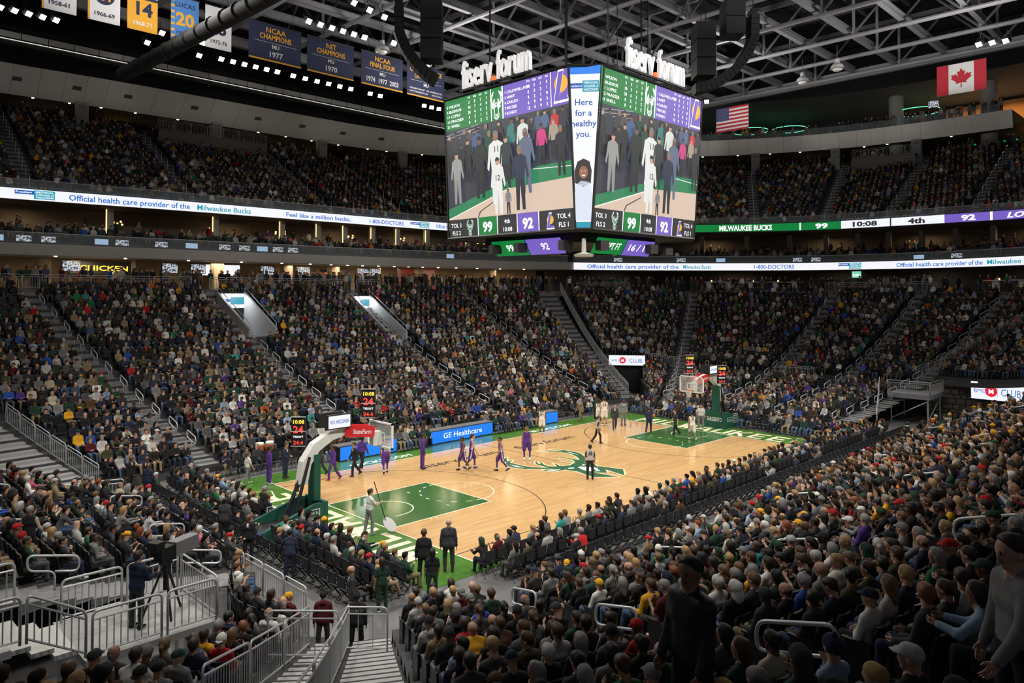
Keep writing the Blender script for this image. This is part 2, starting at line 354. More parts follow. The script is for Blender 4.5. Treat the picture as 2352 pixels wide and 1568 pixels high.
# ------------------------------------------------------------------ court markings
LOGO_G = {'lower': [(-1.44, 3.71), (-1.73, 3.55), (-2.1, 3.26), (-2.32, 2.95), (-2.42, 2.73), (-2.7, 2.49), (-2.91, 2.18), (-3.06, 1.83), (-3.04, 1.57), (-2.94, 1.23), (-2.78, 0.92), (-2.51, 0.61), (-2.13, 0.19), (-1.74, -0.12), (-1.4, -0.57), (-0.93, -0.54), (-0.61, -0.26), (-0.89, -0.09), (-0.69, 0.33), (-0.55, 0.86), (-0.68, 0.57), (-0.95, 0.17), (-1.06, 0.03), (-1.38, 0.39), (-1.25, 0.87), (-0.96, 1.3), (-1.32, 1.14), (-1.29, 1.32), (-0.93, 1.75), (-1.23, 1.57), (-1.5, 1.22), (-1.59, 0.79), (-1.6, 0.21), (-1.86, 0.42), (-2.21, 0.9), (-2.33, 1.47), (-2.3, 2.1), (-2.3, 2.56), (-1.61, 3), (-2.16, 2.84), (-1.98, 3.15)],
 'ear': [(-2.3, 0.06), (-2.28, -0.3), (-2.04, -0.69), (-1.59, -0.77), (-1.12, -0.84), (-1.18, -0.64), (-1.8, -0.18)],
 'top': [(1.98, 3.44), (2.36, 3.04), (2.55, 2.47), (2.37, 2.31), (2.2, 2.89)],
 'upper': [(1.1, 3.68), (1.72, 3.21), (2.04, 2.75), (2.46, 2.39), (2.65, 1.83), (2.49, 1.22), (2.03, 0.56), (1.36, -0.1), (0.81, -0.62), (1.05, 0.15), (1.36, 0.44), (1.72, 0.95), (1.96, 1.6), (1.95, 2.19), (1.86, 2.59), (1.68, 2.9), (1.26, 2.99), (1.64, 3.01)],
 'tine': [(0.63, 1.64), (0.9, 1.27), (1.06, 0.83), (1.08, 0.16), (1.28, -0.24), (0.46, -0.9), (0.43, -0.05), (0.63, 0.12), (0.86, 0.54), (0.84, 0.99), (0.62, 1.26), (0.49, 1.26), (0.67, 1.3)],
 'tine2': [(0.12, 0.84), (0.24, 0.47), (0.57, 0.05), (0.45, -0.05), (0.15, 0.39)],
 'head': [(-0.85, -0.08), (-0.32, -0.29), (0.44, -0.06), (1.05, 0.14), (1.36, -0.1), (1.05, -0.86), (0.77, -1.3), (0.55, -1.59), (0.69, -1.53), (1.08, -2.99), (0.02, -3.87), (0.34, -2.32), (-0.2, -2.88), (-0.69, -2.3), (-0.46, -3.89), (-1.43, -2.98), (-1.41, -2.52), (-1.14, -1.59), (-1.3, -0.95), (-1.27, -0.75), (-1.61, -0.75), (-1.83, -0.68), (-1.62, -0.36), (-1.31, 0.23)],
 'earR': [(1.74, -0.26), (1.8, -0.37), (1.65, -0.66), (1.35, -0.73), (1.26, -0.65)]}
LOGO_W = {'a': [(-2.15, -0.18), (-1.97, -0.59), (-1.44, -0.6), (-1.85, -0.24)],
 'b': [(-0.35, -0.91), (-0.11, -0.9), (0.07, -1.22), (0.26, -1.6), (0.26, -1.8), (0.1, -2.03), (-0.19, -2.13), (0.01, -1.7), (-0.21, -1.83), (-0.46, -2.16), (-0.68, -1.84), (-0.6, -1.45)],
 'c': [(0.1, -0.81), (0.45, -0.63), (0.47, -0.81), (0.32, -0.91)],
 'd': [(-0.95, -0.67), (-0.81, -0.66), (-0.55, -0.81), (-0.76, -0.95), (-0.99, -0.77)],
 'e': [(-0.48, -2.18), (0.04, -2.16), (-0.11, -2.31), (-0.3, -2.31)],
 'f': [(-2.67, 2.25), (-2.57, 1.71), (-2.57, 1.1), (-2.8, 1.48)],
 'g': [(2.16, 2.25), (2.27, 1.75), (2.15, 1.12), (2.12, 1.38)]}
def flat(name, polys, m, z, parent, label=None):
    mb = MB()
    for i, p in enumerate(polys): mb.add([(x, y, z+(i % 12)*5e-5) for x, y in p], [tuple(range(len(p)))])
    o = mb.build(name, m, parent)
    # every marking faces up
    if label: o['label'] = label
    return o
def seg(a, b, w):
    a, b = np.array(a, float), np.array(b, float); d = (b-a)/np.linalg.norm(b-a); n = np.array([-d[1], d[0]])*w/2
    return [tuple(a-n), tuple(b-n), tuple(b+n), tuple(a+n)]
def arc(c, r, a0, a1, w, n=40):
    t = np.linspace(a0, a1, n); out = []
    for i in range(n-1):
        out.append([(c[0]+q*math.cos(u), c[1]+q*math.sin(u)) for q, u in ((r-w/2, t[i]), (r+w/2, t[i]), (r+w/2, t[i+1]), (r-w/2, t[i+1]))])
    return out
ZL = 0.0125
lines = [seg((-L0, s*W0), (L0, s*W0), 0.06) for s in (-1, 1)]+[seg((s*L0, -W0-0.03), (s*L0, W0+0.03), 0.07) for s in (-1, 1)]
flat('boundary_line', lines, M_LINE, ZL, court, 'cream boundary lines')
flat('centre_line', [seg((0, -W0), (0, W0), 0.05)], M_BLINE, ZL-0.001, court)
for s in (-1, 1):
    bx = s*(L0-1.575); a0 = math.asin(6.706/7.24)
    arcs = arc((bx, 0), 7.24, PI-a0 if s > 0 else -a0, PI+a0 if s > 0 else a0, 0.05, 60)
    j = bx-s*7.24*math.cos(a0)
    flat('three_point_line', arcs+[seg((j, q*6.706), (s*L0, q*6.706), 0.05) for q in (-1, 1)], M_BLINE, ZL, court)
    flat('painted_key', [[(s*L0, -2.44), (s*8.53, -2.44), (s*8.53, 2.44), (s*L0, 2.44)][::(1 if s < 0 else -1)]], M_GREEN, 0.0112, court, 'dark green painted key')
    ft = s*8.53
    kl = [seg((s*L0, q*2.44), (ft, q*2.44), 0.06) for q in (-1, 1)]+[seg((ft, -2.47), (ft, 2.47), 0.06)]
    kl += arc((ft, 0), 1.83, (-PI/2 if s < 0 else PI/2)-0.17, (PI/2 if s < 0 else 3*PI/2)+0.17, 0.055, 44)
    for i in range(7):
        t = (PI/2 if s < 0 else -PI/2)+PI*(i+1)/8; kl += arc((ft, 0), 1.83, t-0.075, t+0.075, 0.06, 4)
    kl += arc((bx, 0), 1.22, -PI/2 if s < 0 else PI/2, PI/2 if s < 0 else 3*PI/2, 0.06, 26)
    kl += [seg((bx, q*1.22), (bx+s*0.38, q*1.22), 0.06) for q in (-1, 1)]
    for q in (-1, 1):
        for d in (2.1, 2.4, 3.5, 4.5): kl.append(seg((s*(L0-d), q*2.47), (s*(L0-d), q*2.65), 0.05))
        kl.append(seg((s*(L0-3.96), q*1.5-0.1), (s*(L0-3.96), q*1.5+0.1), 0.06))
    flat('key_line', kl, M_LINE, ZL, court, 'cream key and free-throw lines')
out = []
for p in LOGO_G.values():
    for i in range(len(p)): out.append(seg(p[i], p[(i+1) % len(p)], 0.2) if p[i] != p[(i+1) % len(p)] else [])
flat('logo_outline', [q for q in out if q], mat('cream_logo', (0.79, 0.67, 0.40), 0.25), 0.0120, court)
flat('deer_logo', LOGO_G.values(), mat('logo_green', (0.030, 0.115, 0.055), 0.22), 0.0132, court, 'dark green stag head logo at centre court')
flat('deer_logo_face', LOGO_W.values(), mat('logo_white', (0.80, 0.79, 0.74), 0.25), 0.0142, court)
FL = Matrix.Identity(4)
text('floor_lettering', 'fiserv.forum', M_BLINE, FL, -3.75, 4.85, 0.78, court, width=5.7, off=0.013, bold=0.012)
text('floor_lettering', 'fiserv.forum', M_BLINE, FL, 3.5, 4.75, 0.78, court, width=5.4, off=0.013, bold=0.012)
BLOCK = {'M': [((.1, 0), (.1, 1)), ((.1, .95), (.5, .35)), ((.5, .35), (.9, .95)), ((.9, 0), (.9, 1))], 'I': [((.5, 0), (.5, 1))], 'L': [((.12, 0), (.12, 1)), ((.0, .1), (.9, .1))], 'W': [((.08, 1), (.28, .0)), ((.28, 0), (.5, .75)), ((.5, .75), (.72, 0)), ((.72, 0), (.92, 1))],
 'A': [((.08, 0), (.46, 1)), ((.54, 1), (.92, 0)), ((.25, .28), (.75, .28))], 'U': [((.12, .05), (.12, 1)), ((.88, .05), (.88, 1)), ((.0, .1), (1.0, .1))], 'K': [((.12, 0), (.12, 1)), ((.15, .42), (.88, 1)), ((.35, .55), (.9, 0))], 'E': [((.12, 0), (.12, 1)), ((.0, .1), (.9, .1)), ((.0, .5), (.8, .5)), ((.0, .9), (.9, .9))]}
for s in (-1, 1):
    y = 6.0
    for ch in 'MILWAUKEE':
        w = .62 if ch == 'I' else 1.2; P_ = []
        for p, q in BLOCK[ch]:
            g = seg((p[0]*w, p[1]*1.85), (q[0]*w, q[1]*1.85), .3); P_.append([(s*(L0+.3+b_), s*(y-a_)) for a_, b_ in g])
        flat('floor_letter', P_, M_LINE, .002, apron); y -= w+.2
for x, w in ((-7.2, 4.2), (7.6, 4.2)):
    text('floor_lettering', 'BUCKS.COM', mat('white_floor_paint', (0.8, 0.82, 0.8), 0.3), FL, x, W0+0.42, 0.5, apron, width=w, off=0.002, bold=0.03)
flat('teal_panel', [[(-3.6, W0+0.05), (1.7, W0+0.05), (1.7, 9.6), (-3.6, 9.6)]], mat('teal_floor', (0.05, 0.14, 0.11), 0.2), 0.0015, apron)
flat('state_outline', [seg(a, b, 0.07) for a, b in zip([(-15, 6.5), (-15.5, 5.1), (-16.4, 4.9), (-16.9, 6.2), (-16.2, 7.0)], [(-15.5, 5.1), (-16.4, 4.9), (-16.9, 6.2), (-16.2, 7.0), (-15, 6.5)])], M_LINE, 0.002, apron)
flat('state_outline', [seg(a, b, 0.07) for a, b in zip([(15, -6.2), (15.6, -7.4), (16.4, -7.2), (16.8, -6.0)], [(15.6, -7.4), (16.4, -7.2), (16.8, -6.0), (15, -6.2)])], M_LINE, 0.002, apron)
# ------------------------------------------------------------------ people: one continuous skin grown over a posed skeleton
SKIN, TOP, BOT, SHOE, ACC, ACC2, EYE, LIP = range(8)
def surfnet(D, o, h):
    ins = D < 0; n = np.array(D.shape); c = [(i, j, k) for i in (0, 1) for j in (0, 1) for k in (0, 1)]
    cnt = sum(ins[i:n[0]-1+i, j:n[1]-1+j, k:n[2]-1+k].astype(np.int8) for i, j, k in c)
    I = np.argwhere((cnt > 0) & (cnt < 8)); idx = np.full(n-1, -1); idx[tuple(I.T)] = np.arange(len(I))
    cv = {q: D[I[:, 0]+q[0], I[:, 1]+q[1], I[:, 2]+q[2]] for q in c}
    acc = np.zeros((len(I), 3)); m = np.zeros(len(I))
    for q in c:
        for a in range(3):
            if q[a]: continue
            r = list(q); r[a] = 1; d0, d1 = cv[q], cv[tuple(r)]; x = (d0 < 0) != (d1 < 0)
            t = d0[x]/(d0[x]-d1[x]); p = np.tile(np.array(q, float), (x.sum(), 1)); p[:, a] = t; acc[x] += p; m[x] += 1
    V = (I+acc/m[:, None])*h+o; F = []
    for a in range(3):
        b_, c_ = (a+1) % 3, (a+2) % 3
        s0 = [slice(None)]*3; s1 = [slice(None)]*3; s0[a] = slice(0, n[a]-1); s1[a] = slice(1, n[a])
        A, B = ins[tuple(s0)], ins[tuple(s1)]; g = np.argwhere(A != B); g = g[(g[:, b_] > 0) & (g[:, c_] > 0) & (g[:, b_] < n[b_]-1) & (g[:, c_] < n[c_]-1)]
        e1 = np.eye(3, dtype=int)[b_]; e2 = np.eye(3, dtype=int)[c_]
        q = np.stack([idx[tuple((g-e1-e2).T)], idx[tuple((g-e2).T)], idx[tuple(g.T)], idx[tuple((g-e1).T)]], 1)
        fl = A[tuple(g.T)]; q[~fl] = q[~fl][:, ::-1]; F.append(q)
    return V, np.concatenate(F)
def capd(P, a, b, ra, rb, sc):
    ba = b-a; L2 = (ba*ba).sum()+1e-12; pa = P-a; t = np.clip((pa@ba)/L2, 0, 1); q = (pa-t[..., None]*ba)
    if sc is not None: q = q/np.asarray(sc)
    return np.sqrt((q*q).sum(-1))-(ra+(rb-ra)*t)
def grow(prims, cell, k=0.03, cut=None):
    """prims: (a, b, ra, rb, label, scale) capsules, blended smoothly -> vertices, quads, label per face"""
    P = [(np.array(p[0], float), np.array(p[1], float), p[2], p[3], p[4], p[5] if len(p) > 5 else None) for p in prims]
    lo = np.min([np.minimum(a, b)-max(ra, rb)*1.6 for a, b, ra, rb, l, s in P], 0)-cell*2; hi = np.max([np.maximum(a, b)+max(ra, rb)*1.6 for a, b, ra, rb, l, s in P], 0)+cell*2
    n = np.ceil((hi-lo)/cell).astype(int)+1; D = np.full(n, 0.5)
    ax = [lo[i]+cell*np.arange(n[i]) for i in range(3)]
    for a, b, ra, rb, l, s in P:
        e = max(ra, rb)*1.5+3*k; w = [slice(*np.clip([np.floor((min(a[i], b[i])-e-lo[i])/cell), np.ceil((max(a[i], b[i])+e-lo[i])/cell)+1], 0, n[i]).astype(int)) for i in range(3)]
        G = np.stack(np.meshgrid(ax[0][w[0]], ax[1][w[1]], ax[2][w[2]], indexing='ij'), -1)
        d = capd(G, a, b, ra, rb, s); o = D[w[0], w[1], w[2]]; h = np.maximum(k-np.abs(o-d), 0)/k; D[w[0], w[1], w[2]] = np.minimum(o, d)-h*h*k*0.25
    if cut is not None:
        G = np.stack(np.meshgrid(*ax, indexing='ij'), -1)
        for nv, cc in cut: D = np.maximum(D, cc-G@np.array(nv, float))
    V, F = surfnet(D, lo, cell)
    C = V[F].mean(1); dd = np.stack([capd(C, a, b, ra, rb, s) for a, b, ra, rb, l, s in P], 1)
    return V, F, np.array([p[4] for p in P])[dd.argmin(1)]
def vjoin(parts):
    V, F, L, o = [], [], [], 0
    for v, f, l in parts: V.append(v); F.append(f+o); L.append(l); o += len(v)
    return np.concatenate(V), np.concatenate(F), np.concatenate(L)
def xf(M, part):
    V, F, L = part; M = np.array(M); return V@M[:3, :3].T+M[:3, 3], F, L
def to_mesh(name, part, mats, smooth=True, check=True):
    V, F, L = part; me = bpy.data.meshes.new(name); me.vertices.add(len(V)); me.vertices.foreach_set('co', V.astype(np.float32).ravel())
    k = F.shape[1]; me.loops.add(F.size); me.loops.foreach_set('vertex_index', F.astype(np.int32).ravel())
    me.polygons.add(len(F)); me.polygons.foreach_set('loop_start', np.arange(0, F.size, k, dtype=np.int32))
    try: me.polygons.foreach_set('loop_total', np.full(len(F), k, np.int32))
    except Exception: pass
    for m in mats: me.materials.append(m)
    me.polygons.foreach_set('material_index', L.astype(np.int32)); me.polygons.foreach_set('use_smooth', np.full(len(F), smooth))
    me.update(calc_edges=True)
    if check: me.validate()
    return me
# ---- head, hands, hair in their own local frames (x right, y forward, z up)
HEAD = grow([((0, -.024, .035), (0, .022, .04), .084, .082, SKIN), ((0, .032, .0), (0, .03, -.06), .064, .048, SKIN), ((-.012, .048, -.088), (.012, .048, -.088), .026, .026, SKIN),
   ((0, .086, .012), (0, .097, -.024), .010, .0135, SKIN), ((-.042, .074, .03), (.042, .074, .03), .014, .014, SKIN), ((-.084, -.004, .012), (-.084, -.008, -.02), .018, .012, SKIN), ((.084, -.004, .012), (.084, -.008, -.02), .018, .012, SKIN),
   ((-.031, .087, .010), (-.031, .087, .010), .0088, .0088, EYE), ((.031, .087, .010), (.031, .087, .010), .0088, .0088, EYE), ((-.019, .084, -.056), (.019, .084, -.056), .0085, .0085, LIP),
   ((0, -.03, -.05), (0, -.028, -.14), .056, .058, SKIN)], 0.0145, 0.02)
def hand(curl):
    """right hand: palm along -z from the wrist, thumb towards +y, palm faces -x"""
    P = [((0, -.022, -.02), (0, -.026, -.085), .017, .016, SKIN), ((0, .02, -.02), (0, .022, -.085), .017, .016, SKIN), ((0, 0, 0), (0, 0, -.04), .021, .022, SKIN)]
    for y, l in ((.031, .068), (.011, .078), (-.010, .072), (-.030, .056)):
        a = np.array([0, y, -.088]); b = a+np.array([-math.sin(curl)*l*.5, 0, -math.cos(curl)*l*.5]); c = b+np.array([-math.sin(curl*2.1)*l*.5, 0, -math.cos(curl*2.1)*l*.5])
        P += [(a, b, .0088, .0082, SKIN), (b, c, .0082, .007, SKIN)]
    P += [((0, .026, -.025), (-.012, .056, -.06), .013, .0105, SKIN), ((-.012, .056, -.06), (-.02, .062, -.088), .010, .008, SKIN)]
    return grow(P, 0.0105, 0.008)
HEAD = (HEAD[0]*1.06, HEAD[1], HEAD[2])
HAND = {'relax': hand(0.35), 'fist': hand(1.15)}
def mirror(part): V, F, L = part; V = V.copy(); V[:, 0] *= -1; return V, F[:, ::-1], L
_cap = ((0, -.03, .048), (0, .02, .06), .098, .094, 0)
HAIR = {
 'short': grow([_cap, ((0, -.06, -.01), (0, -.065, -.04), .055, .045, 0)], .016, .03, cut=[((0, -.72, .69), -.002)]),
 'balding': grow([((0, -.05, .005), (0, -.055, -.03), .075, .062, 0), ((-.06, -.02, .005), (.06, -.02, .005), .033, .033, 0)], .016, .03, cut=[((0, -1, 0), -.03), ((0, 0, -1), -.06)]),
 'long': grow([_cap, ((0, -.055, .0), (0, -.085, -.23), .085, .062, 0), ((-.07, -.02, .02), (-.085, -.03, -.2), .034, .03, 0), ((.07, -.02, .02), (.085, -.03, -.2), .034, .03, 0)], .018, .04, cut=[((0, -.85, .53), -.012)]),
 'ponytail': grow([_cap, ((0, -.1, .05), (0, -.14, .02), .03, .035, 0), ((0, -.14, .02), (0, -.13, -.2), .038, .018, 0)], .016, .03, cut=[((0, -.75, .66), -.002)]),
 'afro': grow([((0, -.03, .06), (0, .0, .07), .135, .13, 0), ((0, -.05, -.02), (0, -.05, -.03), .1, .09, 0)], .02, .03, cut=[((0, -.7, .71), -.01)]),
 'bun': grow([_cap, ((0, -.1, .09), (0, -.105, .1), .045, .042, 0), ((0, -.06, -.01), (0, -.062, -.03), .05, .042, 0)], .016, .03, cut=[((0, -.75, .66), -.002)]),
 'cap': vjoin([grow([((0, -.025, .045), (0, .022, .05), .096, .093, 0)], .016, .02, cut=[((0, -.12, .99), .028)]), grow([((-.045, .095, .048), (.045, .095, .048), .048, .048, 0, (1, 1.25, .2)), ((0, .13, .04), (0, .15, .037), .05, .04, 0, (1, 1, .2))], .013, .03)]),
 'cap_back': vjoin([grow([((0, -.025, .045), (0, .022, .05), .096, .093, 0)], .016, .02, cut=[((0, .12, .99), .022)]), grow([((-.04, -.115, .03), (.04, -.115, .03), .045, .045, 0, (1, 1.2, .2)), ((0, -.15, .02), (0, -.165, .017), .045, .035, 0, (1, 1, .2))], .013, .03)]),
 'beanie': grow([((0, -.03, .045), (0, .016, .065), .101, .096, 0), ((0, -.02, .15), (0, -.02, .165), .03, .03, 0)], .016, .03, cut=[((0, -.3, .95), .008)]),
 'hood': grow([((0, -.035, .04), (0, .01, .06), .108, .1, 0), ((0, -.06, -.06), (0, -.07, -.12), .1, .1, 0)], .018, .03, cut=[((0, -.93, .36), -.035)]),
}
FAR = {}   # simpler limbs for the distant crowd, by body
def nrm(v): v = np.asarray(v, float); return v/np.linalg.norm(v)
def basis(zax, yhint):
    z = nrm(zax); y = np.asarray(yhint, float); y = y-z*(y@z); y = nrm(y) if np.linalg.norm(y) > 1e-3 else nrm(np.cross(z, [1, 0, 0])); x = np.cross(y, z)
    M = np.eye(4); M[:3, 0], M[:3, 1], M[:3, 2] = x, y, z; return M
def figure(hip, up, legs, arms, outfit='casual', look=(0, 0), cell=0.03, hands=('relax', 'relax'), bulk=1.0, turn=0.0, coat=False):
    """legs/arms: ((upper dir, lower dir) right, left); x right, y forward, z up. Returns the body and the head frame."""
    hip = np.array(hip, float); up = nrm(up); q = bulk
    sh = np.array([math.cos(turn), math.sin(turn), 0]); sh = nrm(sh-up*(sh@up)); fw = np.cross(up, sh)
    rt = np.array([1.0, 0, 0]); A = lambda *p: np.array(p, float)
    long_ = outfit in ('suit', 'casual', 'coat', 'hoodie'); pl = outfit == 'player'
    th = 1.13*q if outfit in ('suit', 'coat', 'hoodie') else 1.0*q
    c0 = hip+up*.17; c1 = hip+up*.33; c2 = hip+up*.44
    P = [(hip-rt*.06, hip+rt*.06, .112*q, .112*q, BOT, (1, .93, 1)), (hip+up*.08-sh*.05, hip+up*.08+sh*.05, .112*th, .112*th, TOP, (1, .9, 1)), (c0-sh*.055, c0+sh*.055, .112*th, .112*th, TOP, (1, .86, 1)),
         (c1-sh*.075, c1+sh*.075, .118*th, .118*th, TOP, (1, .84, 1)), (c2-sh*.135, c2+sh*.135, .075*th, .075*th, TOP), (hip+up*.535-fw*.02, c2+up*.035-sh*.11-fw*.01, .05, .055, TOP if not pl else SKIN), (hip+up*.535-fw*.02, c2+up*.035+sh*.11-fw*.01, .05, .055, TOP if not pl else SKIN), (c2+up*.0, c2+up*.06, .072, .06, TOP if not pl else SKIN), (hip+up*.5, hip+up*.56+fw*.015, .056, .056, SKIN)]
    if outfit == 'suit':
        P += [(hip+up*.02-rt*.07, hip+up*.02+rt*.07, .132*q, .132*q, TOP, (1, .95, 1)), (hip-up*.04-rt*.075, hip-up*.04+rt*.075, .13*q, .13*q, TOP, (1, .95, .9)),
              (c1+fw*.092+up*.02, c1+fw*.075+up*.13, .018, .034, ACC), (c1+fw*.112-up*.04, c1+fw*.095+up*.12, .009, .009, ACC2)]
    if outfit in ('hoodie', 'coat'): P += [(hip+up*.03-rt*.06, hip+up*.03+rt*.06, .128*q, .128*q, TOP, (1, .95, 1)), (c2+up*.07-fw*.075-sh*.04, c2+up*.07-fw*.075+sh*.04, .05, .05, TOP)]
    if pl: P += [(hip+up*.02-rt*.08, hip+up*.02+rt*.08, .118*q, .118*q, BOT)]+[(c1+sh*.178*e-up*.02, hip+sh*.168*e+up*.03, .022, .028, ACC2) for e in (-1, 1)]
    if outfit == 'ref': P += [(c2-sh*.15+up*.01, c2+sh*.15+up*.01, .062, .062, ACC)]
    parts = []; ends = []
    for i, s in ((0, 1), (1, -1)):
        hj = hip+rt*.088*s*q; u, l = nrm(legs[i][0]), nrm(legs[i][1]); kn = hj+u*.43; an = kn+l*.415
        fwd = legs[i][2] if len(legs[i]) > 2 else (0, 1, 0); fd = nrm(np.array(fwd, float)-np.array([0, 0, 0]))
        if pl:
            P += [(hj, hj+u*.36, .108*q, .102*q, BOT), (hj+rt*.085*s, hj+rt*.08*s+u*.37, .028, .03, ACC2), (hj+u*.3, kn, .068, .056, ACC), (kn, an-l*.1, .054, .04, ACC), (an-l*.12, an, .04, .036, ACC2)]
        else:
            w = 1.1 if outfit != 'tights' else .92
            P += [(hj, kn, .088*q, .062*w*q, BOT), (kn, kn+l*.18, .062*w*q, .058*w*q, BOT), (kn+l*.18, an-l*.01, .058*w*q, .05*w, BOT)]
        P += [(an-fd*.045+l*.035, an+fd*.145+l*.045, .042, .034, SHOE), (an, an+l*.03, .042, .045, SHOE)]
        sj = c2+sh*.176*s*(q**.5); u, l = nrm(arms[i][0]), nrm(arms[i][1]); el = sj+u*.285; wr = el+l*.25
        if pl: la, lf = SKIN, SKIN
        elif outfit in ('ref', 'tee', 'tights'): la, lf = (ACC if outfit == 'ref' else TOP), SKIN
        elif outfit == 'vest': la, lf = ACC, ACC
        else: la, lf = TOP, TOP
        k_ = 1.18 if long_ else 1.05
        if pl: P += [(sj, el, .055, .042, SKIN), (el, wr, .042, .031, SKIN)]
        elif lf == SKIN: P += [(sj, sj+u*.19, .06*q, .058, la), (sj+u*.17, el, .046, .041, SKIN), (el, wr, .041, .031, SKIN)]
        else: P += [(sj, el, .056*k_*q, .046*k_, la), (el, wr-l*.01, .046*k_, .038*k_, lf)]
        pn = arms[i][2] if len(arms[i]) > 2 else (-s, 0, 0)
        M = basis(-l, np.cross(-l, np.array(pn, float))*s*-1 if abs(np.dot(nrm(pn), l)) < .95 else fw); M[:3, 3] = wr-l*.005
        H = HAND[hands[i]]
        parts.append(xf(M, H if s > 0 else mirror(H))); ends.append(wr+l*.09)
    nk = hip+up*.552+fw*.02
    yaw, pit = look; hx = sh*math.cos(yaw)+fw*math.sin(yaw); hf = np.cross([0, 0, 1.0], hx); hf = nrm(hf-np.array([0, 0, 1])*hf[2]); hup = nrm(np.array([0, 0, 1.0])*math.cos(pit)+hf*math.sin(-pit)); hf = nrm(np.cross(hup, nrm(hx-hup*(hx@hup)))); hxx = np.cross(hf, hup)
    HM = np.eye(4); HM[:3, 0], HM[:3, 1], HM[:3, 2] = hxx, hf, hup; HM[:3, 3] = nk+hup*.125
    body = grow(P, cell, .035); c_ = HM[:3, 3]
    FAR[id(body[0])] = P+[(e_, e_, .046, .046, SKIN) for e_ in ends]+[(c_-hup*.055+hf*.02, c_+hup*.045, .08, .095, SKIN)]
    full = vjoin([body, xf(HM, HEAD)]+parts); FAR[id(full[0])] = FAR.pop(id(body[0]))
    return full, HM, ends
# ---- palette
def cloth(name, rgb, rough=0.85): return mat(name, rgb, rough, noise=0.18, nscale=14, spec=0.25)
SKINS = [mat('skin_%s' % n, c, 0.5, spec=0.35) for n, c in (('fair', (0.52, 0.30, 0.21)), ('light', (0.44, 0.245, 0.16)), ('tan', (0.30, 0.155, 0.09)), ('brown', (0.14, 0.066, 0.037)), ('dark', (0.066, 0.032, 0.02)))]
TOPS = {'black': (.020, .020, .022), 'charcoal': (.045, .045, .048), 'dark grey': (.085, .085, .088), 'grey': (.20, .20, .20), 'light grey': (.40, .40, .39), 'white': (.68, .67, .63), 'navy': (.022, .028, .058), 'blue': (.03, .085, .36), 'pale blue': (.25, .34, .46),
        'dark green': (.022, .055, .036), 'green': (.02, .16, .06), 'olive': (.065, .065, .035), 'tan': (.26, .19, .11), 'brown': (.075, .04, .022), 'red': (.40, .016, .02), 'maroon': (.09, .012, .018), 'gold': (.72, .36, .02), 'purple': (.085, .04, .22), 'pink': (.55, .13, .22), 'orange': (.55, .13, .02), 'teal': (.03, .26, .24), 'denim': (.06, .10, .18), 'cream': (.52, .46, .34)}
CL = {n: cloth('cloth_'+n.replace(' ', '_'), c) for n, c in TOPS.items()}
HAIRC = {'black': (.008, .007, .007), 'dark brown': (.028, .015, .009), 'brown': (.075, .038, .018), 'light brown': (.15, .085, .04), 'blond': (.36, .23, .10), 'red': (.20, .06, .02), 'grey': (.24, .235, .225), 'white': (.5, .49, .46)}
HM_ = {n: mat('hair_'+n.replace(' ', '_'), c, 0.55, noise=0.3, nscale=30) for n, c in HAIRC.items()}
M_EYE = mat('eye_dark', (.02, .015, .012), .3); M_LIP = mat('lip', (.24, .09, .075), .5)
def body_mats(skin, top, bot, shoe, acc=None, acc2=None):
    g = lambda x: CL[x] if isinstance(x, str) else x
    return [skin, g(top), g(bot), g(shoe), g(acc or 'white'), g(acc2 or 'black'), M_EYE, M_LIP]
HAIR_ME = {k: to_mesh('hair_'+k, v, [HM_['black']]) for k, v in HAIR.items()}
def person(part_hm, mats, hair, haircol, loc, rz, label, group=None, scale=1.0, cap=False):
    """a posed individual: body mesh, and hair or headwear as its child"""
    part, hm, ends = part_hm
    o = link('person', to_mesh('person', part, mats), None, loc, rz); o.scale = (scale,)*3; tag(o, label, 'person', group)
    if hair:
        h = link({'cap': 'cap', 'cap_back': 'cap', 'beanie': 'knit_hat', 'hood': 'hood'}.get(hair, 'hair'), HAIR_ME[hair], o); h.matrix_local = Matrix(hm.tolist())
        h.material_slots[0].link = 'OBJECT'; h.material_slots[0].material = haircol
    return o
# ---- poses
DN = (0, 0, -1)
def stand(a_r=((.20, .0, -1), (.07, .16, -1)), a_l=((-.20, .0, -1), (-.07, .16, -1)), l_r=((.08, .04, -1), (0, -.06, -1)), l_l=((-.08, -.02, -1), (0, -.02, -1)), lean=(0, .03, 1), hz=.93, **k):
    return figure((0, 0, hz), lean, (l_r, l_l), (a_r, a_l), **k)
def walk(ph=1, **k):
    """mid-stride; ph=1 right leg forward"""
    f = ((.04, .42, -1), (0, .02, -1), (0, 1, .12)); b_ = ((-.04, -.22, -1), (0, -.75, -1), (0, 1, -.55)); ar = ((.14, -.3, -1), (.05, .15, -1)); al = ((-.14, .28, -1), (-.04, .55, -1))
    m = lambda t: tuple((-v[0], v[1], v[2]) for v in t)
    if ph < 0: f, b_, ar, al = m(f), m(b_), m(ar), m(al)
    L = (f, b_) if ph > 0 else (b_, f); A_ = (ar, al) if ph > 0 else (al, ar)
    return figure((0, 0, .90), (0, .07, 1), L, A_, **k)
def sit(arms, up=(0, -.08, 1), legs=None, hz=.545, **k):
    legs = legs or (((.14, 1, -.03), (.0, .06, -1)), ((-.14, 1, -.03), (0, .06, -1)))
    return figure((0, .0, hz), up, legs, arms, **k)
